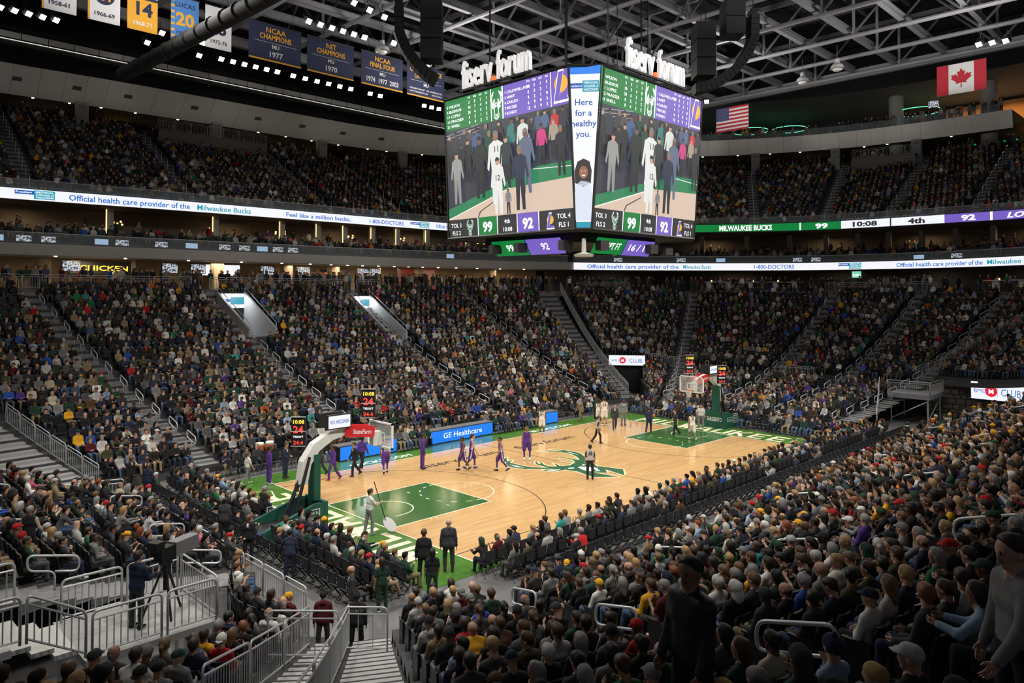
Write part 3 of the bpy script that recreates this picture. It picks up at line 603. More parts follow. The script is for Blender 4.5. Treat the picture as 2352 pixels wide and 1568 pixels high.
# ------------------------------------------------------------------ roof steel
M_BEAM = mat('roof_steel', (0.27, 0.27, 0.29), 0.55, 0.1, noise=0.1, nscale=0.8)
M_BEAMD = mat('roof_steel_dark', (0.10, 0.10, 0.105), 0.6, noise=0.15, nscale=0.8)
def ibeam(a, b, w=0.42, h=0.62):
    a, b = Vector(a), Vector(b); L = (b-a).length; M = frame(a, b-a, (0, 0, 1)); mb = MB()
    mb.box((L/2, h/2-.04, 0), (L, .08, w), M=M); mb.box((L/2, -h/2+.04, 0), (L, .08, w), M=M); mb.box((L/2, 0, 0), (L, h-.16, .07), M=M); return mb
ORD = ['first', 'second', 'third', 'fourth', 'fifth', 'sixth', 'seventh', 'eighth', 'ninth', 'tenth', 'eleventh', 'twelfth', 'thirteenth', 'fourteenth', 'fifteenth', 'sixteenth', 'seventeenth', 'eighteenth', 'nineteenth', 'twentieth', 'twenty-first', 'twenty-second', 'twenty-third', 'twenty-fourth', 'twenty-fifth', 'twenty-sixth', 'twenty-seventh', 'twenty-eighth', 'twenty-ninth', 'thirtieth', 'thirty-first', 'thirty-second', 'thirty-third', 'thirty-fourth']
_tens = {20: 'twent', 30: 'thirt', 40: 'fort', 50: 'fift', 60: 'sixt', 70: 'sevent', 80: 'eight', 90: 'ninet'}
for n_ in range(35, 100): ORD.append(_tens[n_//10*10]+('ieth' if n_ % 10 == 0 else 'y-'+ORD[n_ % 10-1]))
roof = struct(link('ceiling_frame', None), 'grey steel beams and trusses of the arena roof')
for i, y in enumerate((-16, -11.8, -7.1, -2.6, 1.5, 5.6, 9.4, 13.6, 17.8, 22, 26.2, 30.4, 34.6)):
    ibeam((-34, y, 33.3), (47.5, y, 33.3)).build('beam', M_BEAM, roof)
for i, x in enumerate((-24.3, -17.8, -11.3, -4.8, 1.7, 8.2, 14.7, 21.2, 27.8, 34.7, 40.5, 46.6)):
    mb = MB(); mb.tube([(x, -22, 32.6), (x, 38, 32.6)], .2, 8); mb.build('bottom_chord', M_BEAM, roof)
    mb = MB(); mb.box((x, 8, 37.2), (.35, 62, .4)); mb.build('top_chord', M_BEAMD, roof)
    for j, y in enumerate(np.arange(-20, 37, 8.4)):
        mb = MB(); mb.tube([(x, y, 32.7), (x, y, 37.1)], .13, 6); mb.build('post', M_BEAM, roof)
        mb = MB(); mb.tube([(x, y, 32.8), (x, y+4.2, 37.0)], .12, 6).tube([(x, y+4.2, 37.0), (x, y+8.4, 32.8)], .12, 6); mb.build('brace', M_BEAMD, roof)
for y in (38.2, -22.2):
    mb = MB(); mb.box((6, y, 32.9), (84, .5, .9)); mb.build('edge_beam', M_BEAM, roof)
for x in (47.6, -34.5):
    mb = MB(); mb.box((x, 8, 32.9), (.5, 60, .9)); mb.build('edge_beam', M_BEAM, roof)
for y in np.arange(-20, 38, 4.0):
    mb = MB(); mb.box((6, y, 38.6), (82, .22, .3)); mb.build('purlin', M_BEAMD, roof)
# light catwalk with pale mesh along the far sideline
ct = thing('catwalk', 'long service catwalk with pale mesh rail under the roof', 'catwalk', (0, 0, 0))
mb = MB(); mb.box((4, 46.4, 31.0), (64, 1.0, .12)); mb.build('deck', M_BEAMD, ct)
mb = MB(); mb.box((4, 45.9, 31.5), (64, .03, .5)); mb.build('mesh_panel', mat('pale_mesh', (.5, .5, .48), .6), ct)
mb = MB(); mb.box((4, 45.9, 31.08), (64, .05, .06)); mb.build('light_strip', emi('cool_strip', (225, 225, 215), 1.0), ct)
mb = MB(); mb.tube([(-28, 45.9, 32.1), (36, 45.9, 32.1)], .04)
for x in np.arange(-28, 36.5, 2): mb.tube([(x, 45.9, 31), (x, 45.9, 32.1)], .035)
mb.build('handrail', M_BLACK, ct)
M_RIB = mat('black_duct', (.02, .02, .022), .7, bump=.3, nscale=5)
d = MB(); d.tube([(-14.9, 30, 25.6), (-14.5, 27.2, 25.8), (-13.7, 10.4, 26.0), (-13.1, -2.4, 26.3)], .5, 12)
for j in range(18): d.tube([(-14.55+j*.075, 27.6-j*1.6, 25.77+j*.024), (-14.54+j*.075, 27.48-j*1.6, 25.77+j*.024)], .55, 12)
tag(d.build('air_duct', M_RIB, smooth=True), 'thick black ribbed air duct crossing above the jersey banners', 'duct')
# ------------------------------------------------------------------ banners and flags
M_NAVY = mat('banner_navy', (.016, .021, .055), .8, noise=.1, nscale=3); M_GOLD = mat('banner_gold', (.60, .30, .025), .8); M_BWH = mat('banner_white', (.55, .55, .56), .8); M_BBLU = mat('banner_blue', (.055, .17, .42), .8)
def cloth_sheet(x0, x1, z0, z1, wave=.03, n=14, m=6):
    v = []; f = []
    for j in range(m+1):
        for i in range(n+1): v.append((x0+(x1-x0)*i/n, wave*math.sin(i*1.3+j*.4)*(1-j/m*.3), z0+(z1-z0)*j/m))
    for j in range(m):
        for i in range(n): a = j*(n+1)+i; f.append((a, a+1, a+n+2, a+n+1))
    return v, f
def banner(x0, x1, z0, z1, m, label, Y=25.0):
    t = thing('banner', label, 'banner', ((x0+x1)/2, Y, z0), 0, 'banners hung from the roof over the far sideline')
    w = x1-x0; h = z1-z0; mb = MB(); mb.box((0, .02, h/2), (w, .03, h)); mb.build('cloth', m, t)
    mb = MB(); mb.tube([(-w/2-.05, 0, h+.02), (w/2+.05, 0, h+.02)], .035).tube([(-w/3, 0, h), (-w/3, 0, h+2.2)], .012).tube([(w/3, 0, h), (w/3, 0, h+2.2)], .012); mb.build('hanging_rod', M_BLACK, t)
    return t, frame((0, 0, 0), (1, 0, 0), (0, 0, 1)), w, h
def bt(t, M, s, y, hh, m, width=None, bold=.02): text('lettering', s, m, M, 0, y, hh, t, width=width, bold=bold, off=.02)
for x0, l1, l2, yr, lab in ((-7.7, 'NCAA', 'CHAMPIONS', '1977', 'first navy champions banner right of the jersey banners'), (-2.86, 'NIT', 'CHAMPIONS', '1970', 'second navy champions banner right of the jersey banners'),
                        (2.19, 'NCAA', 'FINAL FOUR', '1974  1977  2003', 'navy final four banner with three years'), (6.96, 'CONFERENCE', 'CHAMPIONSHIPS', '', 'navy conference championships banner half behind a speaker array')):
    t, M, w, h = banner(x0, x0+4.3, 27.45, 30.3, M_NAVY, lab)
    bt(t, M, l1, 2.18, .42, M_GOLD); bt(t, M, l2, 1.66, .42, M_GOLD, width=2.6)
    mb = MB(); plate(mb, M, -1.75, 1.42, 1.75, 1.44, .02); mb.build('rule', M_BWH, t)
    bt(t, M, 'MU', 1.02, .3, M_BWH)
    if yr: bt(t, M, yr, .36, .42, M_BWH, width=None if len(yr) < 6 else 3.3)
    else:
        bt(t, M, '1994 GREAT MIDWEST   2003 CONFERENCE USA', .62, .14, M_BWH, width=3.7); bt(t, M, '1997 CONFERENCE USA        2013 BIG EAST', .34, .14, M_BWH, width=3.7)
    mb = MB(); plate(mb, M, -w/2, 0, w/2, .12, .02); mb.build('gold_stripe', M_GOLD, t)
for x0, m, top, num, yr, nm, lab in ((-21.1, M_BWH, '', '', '1958-61', M_BLACK, 'white retired-jersey banner cut by the photo top, 1958-61'), (-18.53, M_BWH, '', '24', '1966-69', M_NAVY, 'white retired-jersey banner with number 24 and gold edge'), (-16.16, M_GOLD, '', '14', '1968-71', M_NAVY, 'gold retired-jersey banner with number 14'),
        (-13.35, M_BBLU, 'LUCAS', '20', '1972-74', M_GOLD, 'blue retired-jersey banner with gold number 20'), (-10.96, M_BWH, '', '43', '1972-76', M_NAVY, 'white retired-jersey banner with number 43 behind the duct')):
    t, M, w, h = banner(x0, x0+1.93, 27.45, 30.5, m, lab)
    if top: bt(t, M, top, 2.35, .33, M_NAVY)
    if num == '24':
        mb = MB(); poly(mb, M, [(.62*math.cos(a), 1.75+.62*math.sin(a)) for a in np.linspace(0, 2*PI, 28)[:-1]], .019); mb.build('roundel', M_NAVY, t); bt(t, M, num, 1.42, .62, M_GOLD, bold=.03)
    elif num: bt(t, M, num, 1.08, .9, nm, bold=.035)
    bt(t, M, yr, .36, .28, M_NAVY if m is not M_GOLD else M_BWH)
    if num == '24' or not num:
        mb = MB(); plate(mb, M, -w/2, 0, -w/2+.12, h, .02); mb.build('gold_stripe', M_GOLD, t)
    if num == '14':
        mb = MB(); plate(mb, M, -w/2, 2.15, w/2, 2.35, .02); mb.build('navy_stripe', M_NAVY, t); mb = MB(); plate(mb, M, -w/2, 2.35, w/2, h, .019); mb.build('white_yoke', M_BWH, t)
    if num == '20':
        mb = MB()
        for j in range(7): plate(mb, M, -w/2, .15+j*.42, -w/2+.25, .33+j*.42, .02)
        mb.build('striped_edge', M_GOLD, t)
M_FR = mat('flag_red', (.42, .02, .035), .8); M_FW = mat('flag_white', (.62, .62, .62), .8); M_FB = mat('flag_blue', (.03, .045, .13), .8)
FM = frame((0, 0, 0), (0, -1, 0), (0, 0, 1))
def flag(y0, label):
    t = thing('flag', label, 'flag', (40, y0-1.88, 27.25), 0, 'flags hung from the roof before the far end')
    mb = MB(); mb.box((.03, 0, 1.3), (.03, 3.77, 2.6)); mb.build('cloth', M_FW, t)
    mb = MB(); mb.tube([(0, -1.9, 2.63), (0, 1.9, 2.63)], .035).tube([(0, -1, 2.6), (0, -1, 5)], .012).tube([(0, 1, 2.6), (0, 1, 5)], .012); mb.build('hanging_rod', M_BLACK, t)
    return t
t = flag(13.31, 'United States flag with stars and stripes below the roof'); mb = MB()
for j in range(7): plate(mb, FM, -1.885, j*.4, 1.885, j*.4+.2, .018)
mb.build('red_stripe', M_FR, t); mb = MB(); plate(mb, FM, -1.885, 1.2, -.35, 2.6, .026); ca = mb.build('canton', M_FB, t); mb = MB()
for j in range(9):
    for i in range(6 if j % 2 == 0 else 5):
        cx, cy = -1.75+i*.26+(0.13 if j % 2 else 0), 1.29+j*.15
        poly(mb, FM, [(cx+(.05 if q % 2 == 0 else .02)*math.sin(q*PI/5), cy+(.05 if q % 2 == 0 else .02)*math.cos(q*PI/5)) for q in range(10)], .03)
mb.build('star', M_FW, ca)
t = flag(-8.36, 'Canadian flag with red maple leaf below the roof'); mb = MB(); plate(mb, FM, -1.885, 0, -.97, 2.6, .018); mb.build('red_band', M_FR, t); mb = MB(); plate(mb, FM, .97, 0, 1.885, 2.6, .018); mb.build('red_band', M_FR, t)
leaf = [(0, 1), (.19, .62), (.37, .72), (.29, .2), (.55, .5), (.6, .36), (.92, .41), (.82, .11), (.95, .03), (.45, -.38), (.5, -.58), (.04, -.5), (.06, -.98)]
leaf = leaf+[(-x, y) for x, y in reversed(leaf[1:])]; mb = MB(); poly(mb, FM, [(x*.85, 1.32+y*.85) for x, y in leaf[::-1]], .018); mb.build('maple_leaf', M_FR, t)
# ------------------------------------------------------------------ sports floodlights
M_LAMP = emi('flood_face', (255, 252, 240), 9.0)
fx = MB(); fx.box((0, .05, .12), (.5, .34, .42)); fx_body = fx.mesh('housing', M_BLACK)
fx = MB(); fx.box((0, -.13, .1), (.44, .03, .36)); fx_face = fx.mesh('lamp_face', M_LAMP)
fx = MB(); fx.tube([(-.28, .05, .1), (-.28, .05, .55), (.28, .05, .55), (.28, .05, .1)], .025).tube([(0, .05, .55), (0, .05, .9)], .03); fx_arm = fx.mesh('yoke', M_BLACK)
def flood(x, y, z, label, group, lit=True):
    t = thing('floodlight', label, 'floodlight', (x, y, z), 0, group); aim = Vector((0, 0, 2))-Vector((x, y, z))
    t.rotation_euler = (0, 0, math.atan2(aim.y, aim.x)+PI/2)
    hgt = link('housing', fx_body, t); f_ = link('lamp_face', fx_face, t); link('yoke', fx_arm, t)
    for q in (hgt, f_): q.rotation_euler = (math.radians(38), 0, 0)
    return t
def rowl(x0, x1, n, y, lab, z=29.45, y1=None):
    for i in range(n):
        flood(x0+(x1-x0)*i/max(1, n-1), y if y1 is None else y+(y1-y)*i/max(1, n-1), z, lab if n == 1 else lab.replace('floodlight', ORD[i]+'-from-left floodlight'), 'sports floodlights under the roof')
rowl(-21.9, -18.5, 5, 33.2, 'bright floodlight in the row beside the white 1958-61 banner')
rowl(-12.1, -12.1, 1, 33.6, 'single bright floodlight left of the black duct end'); rowl(-12.1, -9.0, 2, 30.5, 'bright floodlight beside the blue jersey banner'); rowl(-7.9, -7.9, 1, 33.9, 'single floodlight right of the black duct')
rowl(-6.2, -1.1, 6, 33.5, 'bright floodlight in the row under the first champions banner'); rowl(.5, 6.6, 6, 33.6, 'bright floodlight in the row under the second champions banner')
rowl(8.9, 10.1, 2, 33.7, 'floodlight of the pair under the final four banner'); rowl(15.6, 18.6, 4, 33.6, 'bright floodlight in the row right of the conference banner')
rowl(-5.4, -0.6, 6, 20.5, 'floodlight in the row above the navy champions banners', 29.5); rowl(-5.0, -2.0, 3, 15.2, 'bright floodlight in the group near the photo top centre', 29.5, 15.9); rowl(-.5, .6, 2, 16.8, 'floodlight close to the hanging speaker column', 28.2)
rowl(34.6, 35.1, 3, -12.9, 'bright floodlight in the trio above the Canadian flag', 29.5, -14.6); rowl(34.4, 34.8, 2, 12.0, 'floodlight right beside the hanging scoreboard', 29.4, 11.4)
for (x, y, z, lab) in ((2.2, 22, 30.4, 'conical white high-bay lamp over the navy banners'), (6.6, 22, 30.2, 'conical white high-bay lamp beside the hanging speaker'), (36.5, 2.2, 30.9, 'white high-bay lamp under the right roof grid'), (34.6, -1.8, 30.9, 'white high-bay lamp nearer the Canadian flag')):
    t = thing('high_bay_lamp', lab, 'lamp', (x, y, z-1), 0, 'high-bay lamps'); mb = MB(); mb.lathe([(.62, .05), (.5, .35), (.2, .62), (.18, .95), (0.0, .97)], 16); mb.build('shade', mat('lamp_shade_grey', (.55, .55, .55), .5), t)
    mb = MB(); mb.lathe([(.0, -.18), (.3, -.12), (.42, .05), (.0, .06)], 14); mb.build('diffuser', mat('lamp_diffuser', (.7, .7, .68), .4), t); mb = MB(); mb.tube([(0, 0, .95), (0, 0, 2.2)], .03); mb.build('stem', M_BEAMD, t)
# ------------------------------------------------------------------ hanging speaker arrays
def array(x, y, z0, rz, n, label):
    t = thing('speaker_array', label, 'loudspeaker', (x, y, z0), rz); a = -0.5; p = np.array([0., 0.]); 
    ang = [math.radians(2+i*4.2 if i > 3 else 2) for i in range(n)]
    pos = []; cur = [0, 0]
    for i in range(n):
        pos.append((cur[0], cur[1], ang[i])); cur = [cur[0]-math.sin(ang[i])*.36, cur[1]-math.cos(ang[i])*.36]
    zmin = cur[1]
    for (py, pz, an) in pos:
        mb = MB(); M = Matrix.Translation((0, py, pz-zmin))@Matrix.Rotation(-an, 4, 'X'); mb.prism([(-.62, -.3), (.62, -.3), (.5, .3), (-.5, .3)], -.165, .165, M); mb.build('speaker_box', M_RIB, t)
    mb = MB(); mb.box((0, 0, -zmin+.45), (1.2, .5, .12)).tube([(0, 0, -zmin+.5), (0, 0, -zmin+5)], .03); mb.build('rigging_frame', M_BLACK, t)
    return t
def sub(x, y, z, s, rz, label):
    t = thing('subwoofer_column', label, 'loudspeaker', (x, y, z), rz)
    for i in range(s): mb = MB(); mb.box((0, 0, .62+i*1.22), (1.6, 1.3, 1.16)); mb.build('cabinet', mat('speaker_black', (.03, .03, .032), .7), t)
    mb = MB(); mb.tube([(-.6, 0, s*1.22), (-.6, 0, s*1.22+5)], .025).tube([(.6, 0, s*1.22), (.6, 0, s*1.22+5)], .025); mb.build('chain', M_BLACK, t); return t
array(-5.2, 9.6, 23.0, .93, 15, 'curved black line-array speaker over the navy banners'); sub(-3.6, 8.3, 24.3, 3, .8, 'tall black speaker column left of the scoreboard')
array(14.3, -4.1, 23.6, -2.36, 20, 'curved black line-array speaker right of the scoreboard'); sub(11.9, -1.7, 24.4, 3, .8, 'black speaker column beside the right line array')
sub(13.3, -3.1, 27.2, 2, .8, 'high black speaker column above the right signboard')
# ------------------------------------------------------------------ LED boards
E_W = emi('led_white', (238, 240, 246), 1.0); E_K = emi('led_black', (42, 42, 46), 1.0); E_G = emi('led_green', (0, 122, 54), 1.0); E_P = emi('led_purple', (116, 92, 190), 1.0); E_B = emi('led_blue', (20, 100, 200), 1.0)
E_T = emi('led_teal', (20, 150, 175), 1.0); E_GD = emi('led_gold', (245, 180, 50), 1.0); E_BL = emi('led_royal', (10, 80, 175), 1.0); E_SK = emi('led_skyblue', (8, 125, 240), 1.0); E_LT = emi('led_lettering', (255, 255, 255), 1.15); E_DK = emi('led_dark_lettering', (45, 45, 48), 1.0)
def arclen(fn, k0, k1, n=400):
    ks = np.linspace(k0, k1, n); p = fn(ks); s = np.concatenate([[0], np.cumsum(np.linalg.norm(np.diff(p, axis=0), axis=1))]); return ks, s
def upl(k): return ucurve(k)-unormal(k)*0.06
def lwl(k): return ringpts(k, -0.22)
def curve_frame(fn, k):
    e = 1e-3; d = fn(np.array([k+e]))[0]-fn(np.array([k-e]))[0]; d = d/np.linalg.norm(d); return fn(np.array([k]))[0], d
def ring_panel(fn, k0, k1, z0, z1, m, name, parent, off=0.0, step=0.12):
    n = max(2, int(abs(k1-k0)/step)+2); ks = np.linspace(k0, k1, n); v = []
    for k in ks:
        p, d = curve_frame(fn, k); nrm_ = np.array([d[1], -d[0]]); q = p+nrm_*off; v += [(q[0], q[1], z0), (q[0], q[1], z1)]
    mb = MB(); mb.add(v, [(2*i, 2*i+2, 2*i+3, 2*i+1) for i in range(n-1)]); return mb.build(name, m, parent)
def ring_text(fn, body, k0, k1, zc, h, m, parent, off=0.03, bold=.014, shear=0.0, name='lettering'):
    me, w = text_mesh(body, bold, 'CENTER', 0.0, shear); me = me.copy(); me.materials.clear(); me.materials.append(m)
    n = len(me.vertices); co = np.zeros(n*3, np.float32); me.vertices.foreach_get('co', co); co = co.reshape(-1, 3).astype(float)
    ks, s = arclen(fn, k0, k1); k = np.interp((co[:, 0]-w[0])/(w[1]-w[0])*s[-1], s, ks); e = 1e-3
    p = fn(k); d = fn(k+e)-fn(k-e); d = d/np.linalg.norm(d, axis=1, keepdims=True); q = p+np.column_stack([d[:, 1], -d[:, 0]])*off
    out = np.column_stack([q, zc+(co[:, 1]-.36)*h/.72]).astype(np.float32); me.vertices.foreach_set('co', out.ravel()); me.update()
    return link(name, me, parent)
def health_logo(fn, k0, k1, z0, z1, t):
    km = k0+(k1-k0)*.47; zm = z0+(z1-z0)*.5
    ring_panel(fn, k0, km, zm-.02, z1-.06, E_BL, 'logo_panel', t, .02); ring_panel(fn, km, k1, z0, z1, E_T, 'logo_panel', t, .02)
    ring_text(fn, 'Froedtert', k0+(km-k0)*.05, k0+(km-k0)*.9, (zm+z1)/2-.02, (z1-z0)*.22, E_LT, t, .035)
    for i, s in enumerate(('MEDICAL', 'COLLEGE of', 'WISCONSIN')): ring_text(fn, s, km+(k1-km)*.08, km+(k1-km)*.95, z1-(z1-z0)*(.2+i*.3), (z1-z0)*.2, E_LT, t, .035)
M_FRAME = mat('board_frame', (.02, .02, .022), .5)
def ribbon(fn, k0, k1, z0, z1, label):
    t = thing('ribbon_board', label, 'led board', (*fn(np.array([(k0+k1)/2]))[0], z0)); t.location = (0, 0, 0)
    ring_panel(fn, k0, k1, z0-.06, z0, M_FRAME, 'frame', t, .01); ring_panel(fn, k0, k1, z1, z1+.06, M_FRAME, 'frame', t, .01); return t
ZA, ZB = 16.78, 17.60
t = ribbon(upl, 1.5, 6.2, ZA, ZB, 'long white LED ribbon with blue health care lettering below the upper deck')
ring_panel(upl, 1.5, 6.2, ZA, ZB, E_W, 'screen', t)
health_logo(upl, 2.01, 2.26, ZA+.1, ZB-.06, t)
ring_text(upl, 'Official health care provider of the', 2.35, 3.10, (ZA+ZB)/2, .46, E_B, t); ring_text(upl, 'Milwaukee Bucks', 3.14, 3.43, (ZA+ZB)/2, .46, E_T, t)
ring_text(upl, 'Feel like a million bucks.', 3.63, 4.08, (ZA+ZB)/2, .4, E_B, t); ring_text(upl, '1-800-DOCTORS', 4.25, 4.61, (ZA+ZB)/2, .42, E_B, t); health_logo(upl, 4.69, 4.94, ZA+.14, ZB-.1, t)
ring_text(upl, 'Official health care', 5.04, 5.62, (ZA+ZB)/2, .42, E_B, t)
t = ribbon(upl, 7.4, 12.6, ZA, ZB, 'LED ribbon with team names, scores and game clock behind the far basket')
for k0, k1, m in ((7.4, 9.135, E_G), (9.155, 9.82, E_G), (9.82, 10.43, E_W), (10.445, 11.01, E_W), (11.01, 11.54, E_P), (11.57, 12.6, E_P)): ring_panel(upl, k0, k1, ZA, ZB, m, 'screen', t)
for a, b_ in ((9.135, 9.155), (11.54, 11.57)): ring_panel(upl, a, b_, ZA, ZB, E_LT, 'divider', t, .02)
ring_panel(upl, 10.43, 10.445, ZA, ZB, E_DK, 'divider', t, .02)
zc = (ZA+ZB)/2
ring_text(upl, 'MILWAUKEE BUCKS', 8.27, 8.80, zc, .58, E_LT, t, bold=.03); ring_text(upl, '99', 9.38, 9.60, zc, .52, E_LT, t, bold=.04); ring_text(upl, '10:08', 9.99, 10.29, zc, .5, E_DK, t, bold=.04); ring_text(upl, '4th', 10.62, 10.80, zc, .52, E_DK, t, bold=.04)
ring_text(upl, '92', 11.2, 11.37, zc, .52, E_LT, t, bold=.04); ring_text(upl, 'LOS ANGELES', 11.73, 12.4, zc, .5, E_LT, t, bold=.03, shear=.25)
t = ribbon(lwl, 5.0, 10.2, 12.45, 13.26, 'lower white LED ribbon with blue lettering above the club tables')
ring_panel(lwl, 5.0, 10.2, 12.45, 13.26, E_W, 'screen', t)
ring_text(lwl, 'Official health care provider of the', 5.12, 5.93, 12.86, .44, E_B, t); ring_text(lwl, 'Milwaukee Bucks', 5.97, 6.22, 12.86, .44, E_T, t); ring_text(lwl, '1-800-DOCTORS', 6.6, 6.98, 12.86, .44, E_B, t)
health_logo(lwl, 7.48, 7.76, 12.53, 13.2, t); ring_text(lwl, 'Official health care provider of the', 8.17, 9.08, 12.86, .44, E_B, t); ring_text(lwl, 'Milwaukee Bucks', 9.12, 9.6, 12.86, .44, E_T, t)
# ------------------------------------------------------------------ centre-hung scoreboard
sb = thing('scoreboard', 'huge four-sided video scoreboard hanging over centre court', 'scoreboard', (0, 0, 12.95))
H = 8.07
tp = [(-5.03, -4.2), (-3.85, -5.48), (5.3, -5.48), (6.3, -4.2), (6.3, 5.3), (5.3, 6.5), (-3.85, 6.5), (-5.03, 5.3)]
bp = [(-4.58, -4.3), (-4.1, -4.92), (5.3, -4.92), (5.9, -4.3), (5.9, 5.4), (5.3, 6.0), (-4.1, 6.0), (-4.58, 5.4)]
mb = MB(); sh_ = .97; mb.add([(x*sh_, y*sh_, 0) for x, y in bp]+[(x*sh_, y*sh_, H) for x, y in tp], [tuple(reversed(range(8))), tuple(range(8, 16))]+[(i, (i+1) % 8, 8+(i+1) % 8, 8+i) for i in range(8)])
mb.build('cabinet', M_BLACK, sb)
mb = MB()
for z, P_ in ((.02, bp), (H, tp)):
    for i in range(8): mb.tube([(*P_[i], z), (*P_[(i+1) % 8], z)], .09, 5)
for i in range(8): mb.tube([(*bp[i], 0), (*tp[i], H)], .07, 5)
mb.build('edge_frame', M_BLACK, sb)
mb = MB()
for x, y in ((-3.4, -2.6), (3.4, -2.6), (-3.4, 3.2), (3.4, 3.2), (0, -3.4), (-1.6, -4), (1.9, -4.1)): mb.tube([(x, y, H), (x, y, H+12)], .05 if abs(x) == 3.4 else .025, 5)
mb.build('hanging_cable', M_BLACK, sb)
VC = {}
def vm(rgb):
    k = 'led_%d_%d_%d' % rgb
    return emi(k, rgb, 1.0)
def disc(mb, M, x, y, rx, ry, off, n=12): return poly(mb, M, [(x+rx*math.cos(a), y+ry*math.sin(a)) for a in np.linspace(0, 2*PI, n, endpoint=False)], off)
def deer(M, x, y, s, off, t, m, name='stag_emblem'):
    mb = MB()
    for i, p in enumerate(LOGO_G.values()): poly(mb, M, [(x+a*s*.78, y+b*s) for a, b in p], off+i*2e-4)
    o = mb.build(name, m, t); mb = MB()
    for p in LOGO_W.values(): poly(mb, M, [(x+a*s*.78, y+b*s) for a, b in p], off+.004)
    mb.build(name, E_LT, t); return o
def deer_outline(M, x, y, s, off, t, w):
    mb = MB()
    for p in LOGO_G.values():
        for i in range(len(p)):
            if p[i] != p[(i+1) % len(p)]: poly(mb, M, [(x+a*s*.78, y+b*s) for a, b in seg(p[i], p[(i+1) % len(p)], w)], off)
    mb.build('stag_outline', E_LT, t)
def ball_logo(M, x, y, s, off, t):
    mb = MB(); disc(mb, M, x+.1*s, y+.15*s, .62*s, .62*s, off, 20); mb.build('ball_emblem', E_GD, t)
    L_ = [(-.55, -1), (.75, -1), (.55, -.62), (-.05, -.62), (.35, .98), (-.1, .98)]
    for k_, m_, o_ in ((1.16, E_LT, .003), (1.0, E_P, .006)):
        mb = MB(); poly(mb, M, [(x+a*s*k_, y+b_*s*k_) for a, b_ in L_], off+o_); mb.build('letter_emblem', m_, t)
def vfig(M, W, Hh, u, v0, v1, top, bot, off, t, hair=(30, 25, 22), skin=(190, 140, 110), wd=1.0):
    """flat picture of a person on the video wall"""
    x = u*W; y0, y1 = v0*Hh, v1*Hh; h = y1-y0; w = h*.115*wd; r = h*.062
    def P(name, pts, c, o): mb = MB(); poly(mb, M, pts, off+o); mb.build(name, vm(c), t)
    P('pictured_figure', [(x-w*.8, y0), (x-w*.25, y0), (x, y0+h*.42), (x+w*.35, y0), (x+w*.9, y0), (x+w*.85, y0+h*.5), (x-w*.85, y0+h*.5)], bot, 0)
    P('pictured_figure', [(x-w*.85, y0+h*.46), (x+w*.85, y0+h*.46), (x+w*1.0, y0+h*.65), (x+w*1.45, y0+h*.46), (x+w*1.7, y0+h*.52), (x+w*1.2, y0+h*.82), (x+w*.35, y0+h*.875), (x-w*.35, y0+h*.875), (x-w*1.2, y0+h*.82), (x-w*1.6, y0+h*.5), (x-w*1.3, y0+h*.46), (x-w*.95, y0+h*.66)], top, .002)
    mb = MB(); disc(mb, M, x, y0+h*.93, r*.85, r*1.1, off+.004); mb.build('pictured_figure', vm(skin), t)
    mb = MB(); poly(mb, M, [(x+r*.9*math.cos(a), y0+h*.945+r*1.05*math.sin(a)) for a in np.linspace(0, PI, 8)], off+.006); mb.build('pictured_figure', vm(hair), t)
GB, BR, BLK, WHT = (24, 26, 30), (110, 75, 55), (30, 32, 36), (225, 225, 222)
VID = [(.03, .52, .95, (40, 44, 52), BLK), (.09, .50, .97, (45, 48, 60), BLK), (.17, .5, .99, (50, 52, 60), BLK), (.22, .55, 1.0, (75, 70, 68), BLK), (.28, .45, .97, (62, 88, 130), (40, 50, 70)), (.36, .55, 1.0, (24, 60, 52), BLK), (.47, .6, 1.0, (35, 35, 40), BLK),
 (.575, .52, 1.03, (45, 118, 110), (40, 45, 60)), (.62, .66, 1.02, (30, 32, 40), BLK), (.66, .46, .97, (215, 215, 210), (60, 60, 70)), (.73, .58, .93, (30, 33, 45), BLK), (.78, .66, 1.0, (70, 90, 120), (40, 45, 60)), (.83, .66, 1.0, (80, 100, 130), BLK), (.80, .46, .86, (205, 55, 125), BLK), (.9, .60, .97, (200, 40, 42), BLK), (.89, .5, .88, (165, 150, 135), BLK), (.96, .62, .98, (45, 50, 60), BLK), (.94, .32, .8, (32, 36, 44), BLK),
 (.21, .40, .86, (28, 30, 34), BLK), (.155, .42, .82, (30, 32, 38), BLK), (.40, .42, .9, (24, 62, 54), BLK), (.11, .17, .74, (150, 150, 148), (140, 140, 138)), (.315, .20, .86, (26, 34, 36), (28, 30, 34)), (.455, .12, .88, WHT, WHT), (.535, .27, .81, (40, 50, 52), BLK), (.69, .19, .84, (92, 104, 128), (92, 104, 128)), (.64, .03, .68, (32, 42, 66), (30, 34, 46)), (.465, .01, .60, WHT, WHT), (.545, -.06, .26, (120, 122, 128), BLK)]
BUCKS = [('5 WILSON', '3 5 1 1'), ('6 BLEDSOE', '10 7 4 0'), ('11 LOPEZ', '24 6 3 3'), ('12 FRAZIER', '0 2 1 2'), ('21 SNELL', '0 4 2 5')]
LAKE = [('1 CALDWELL-POP', '28 2 1 3'), ('3 HART', '6 3 2 1'), ('4 CARUSO', '4 2 1 0'), ('7 MCGEE', '6 9 0 3'), ('9 RONDO', '13 4 9 2')]
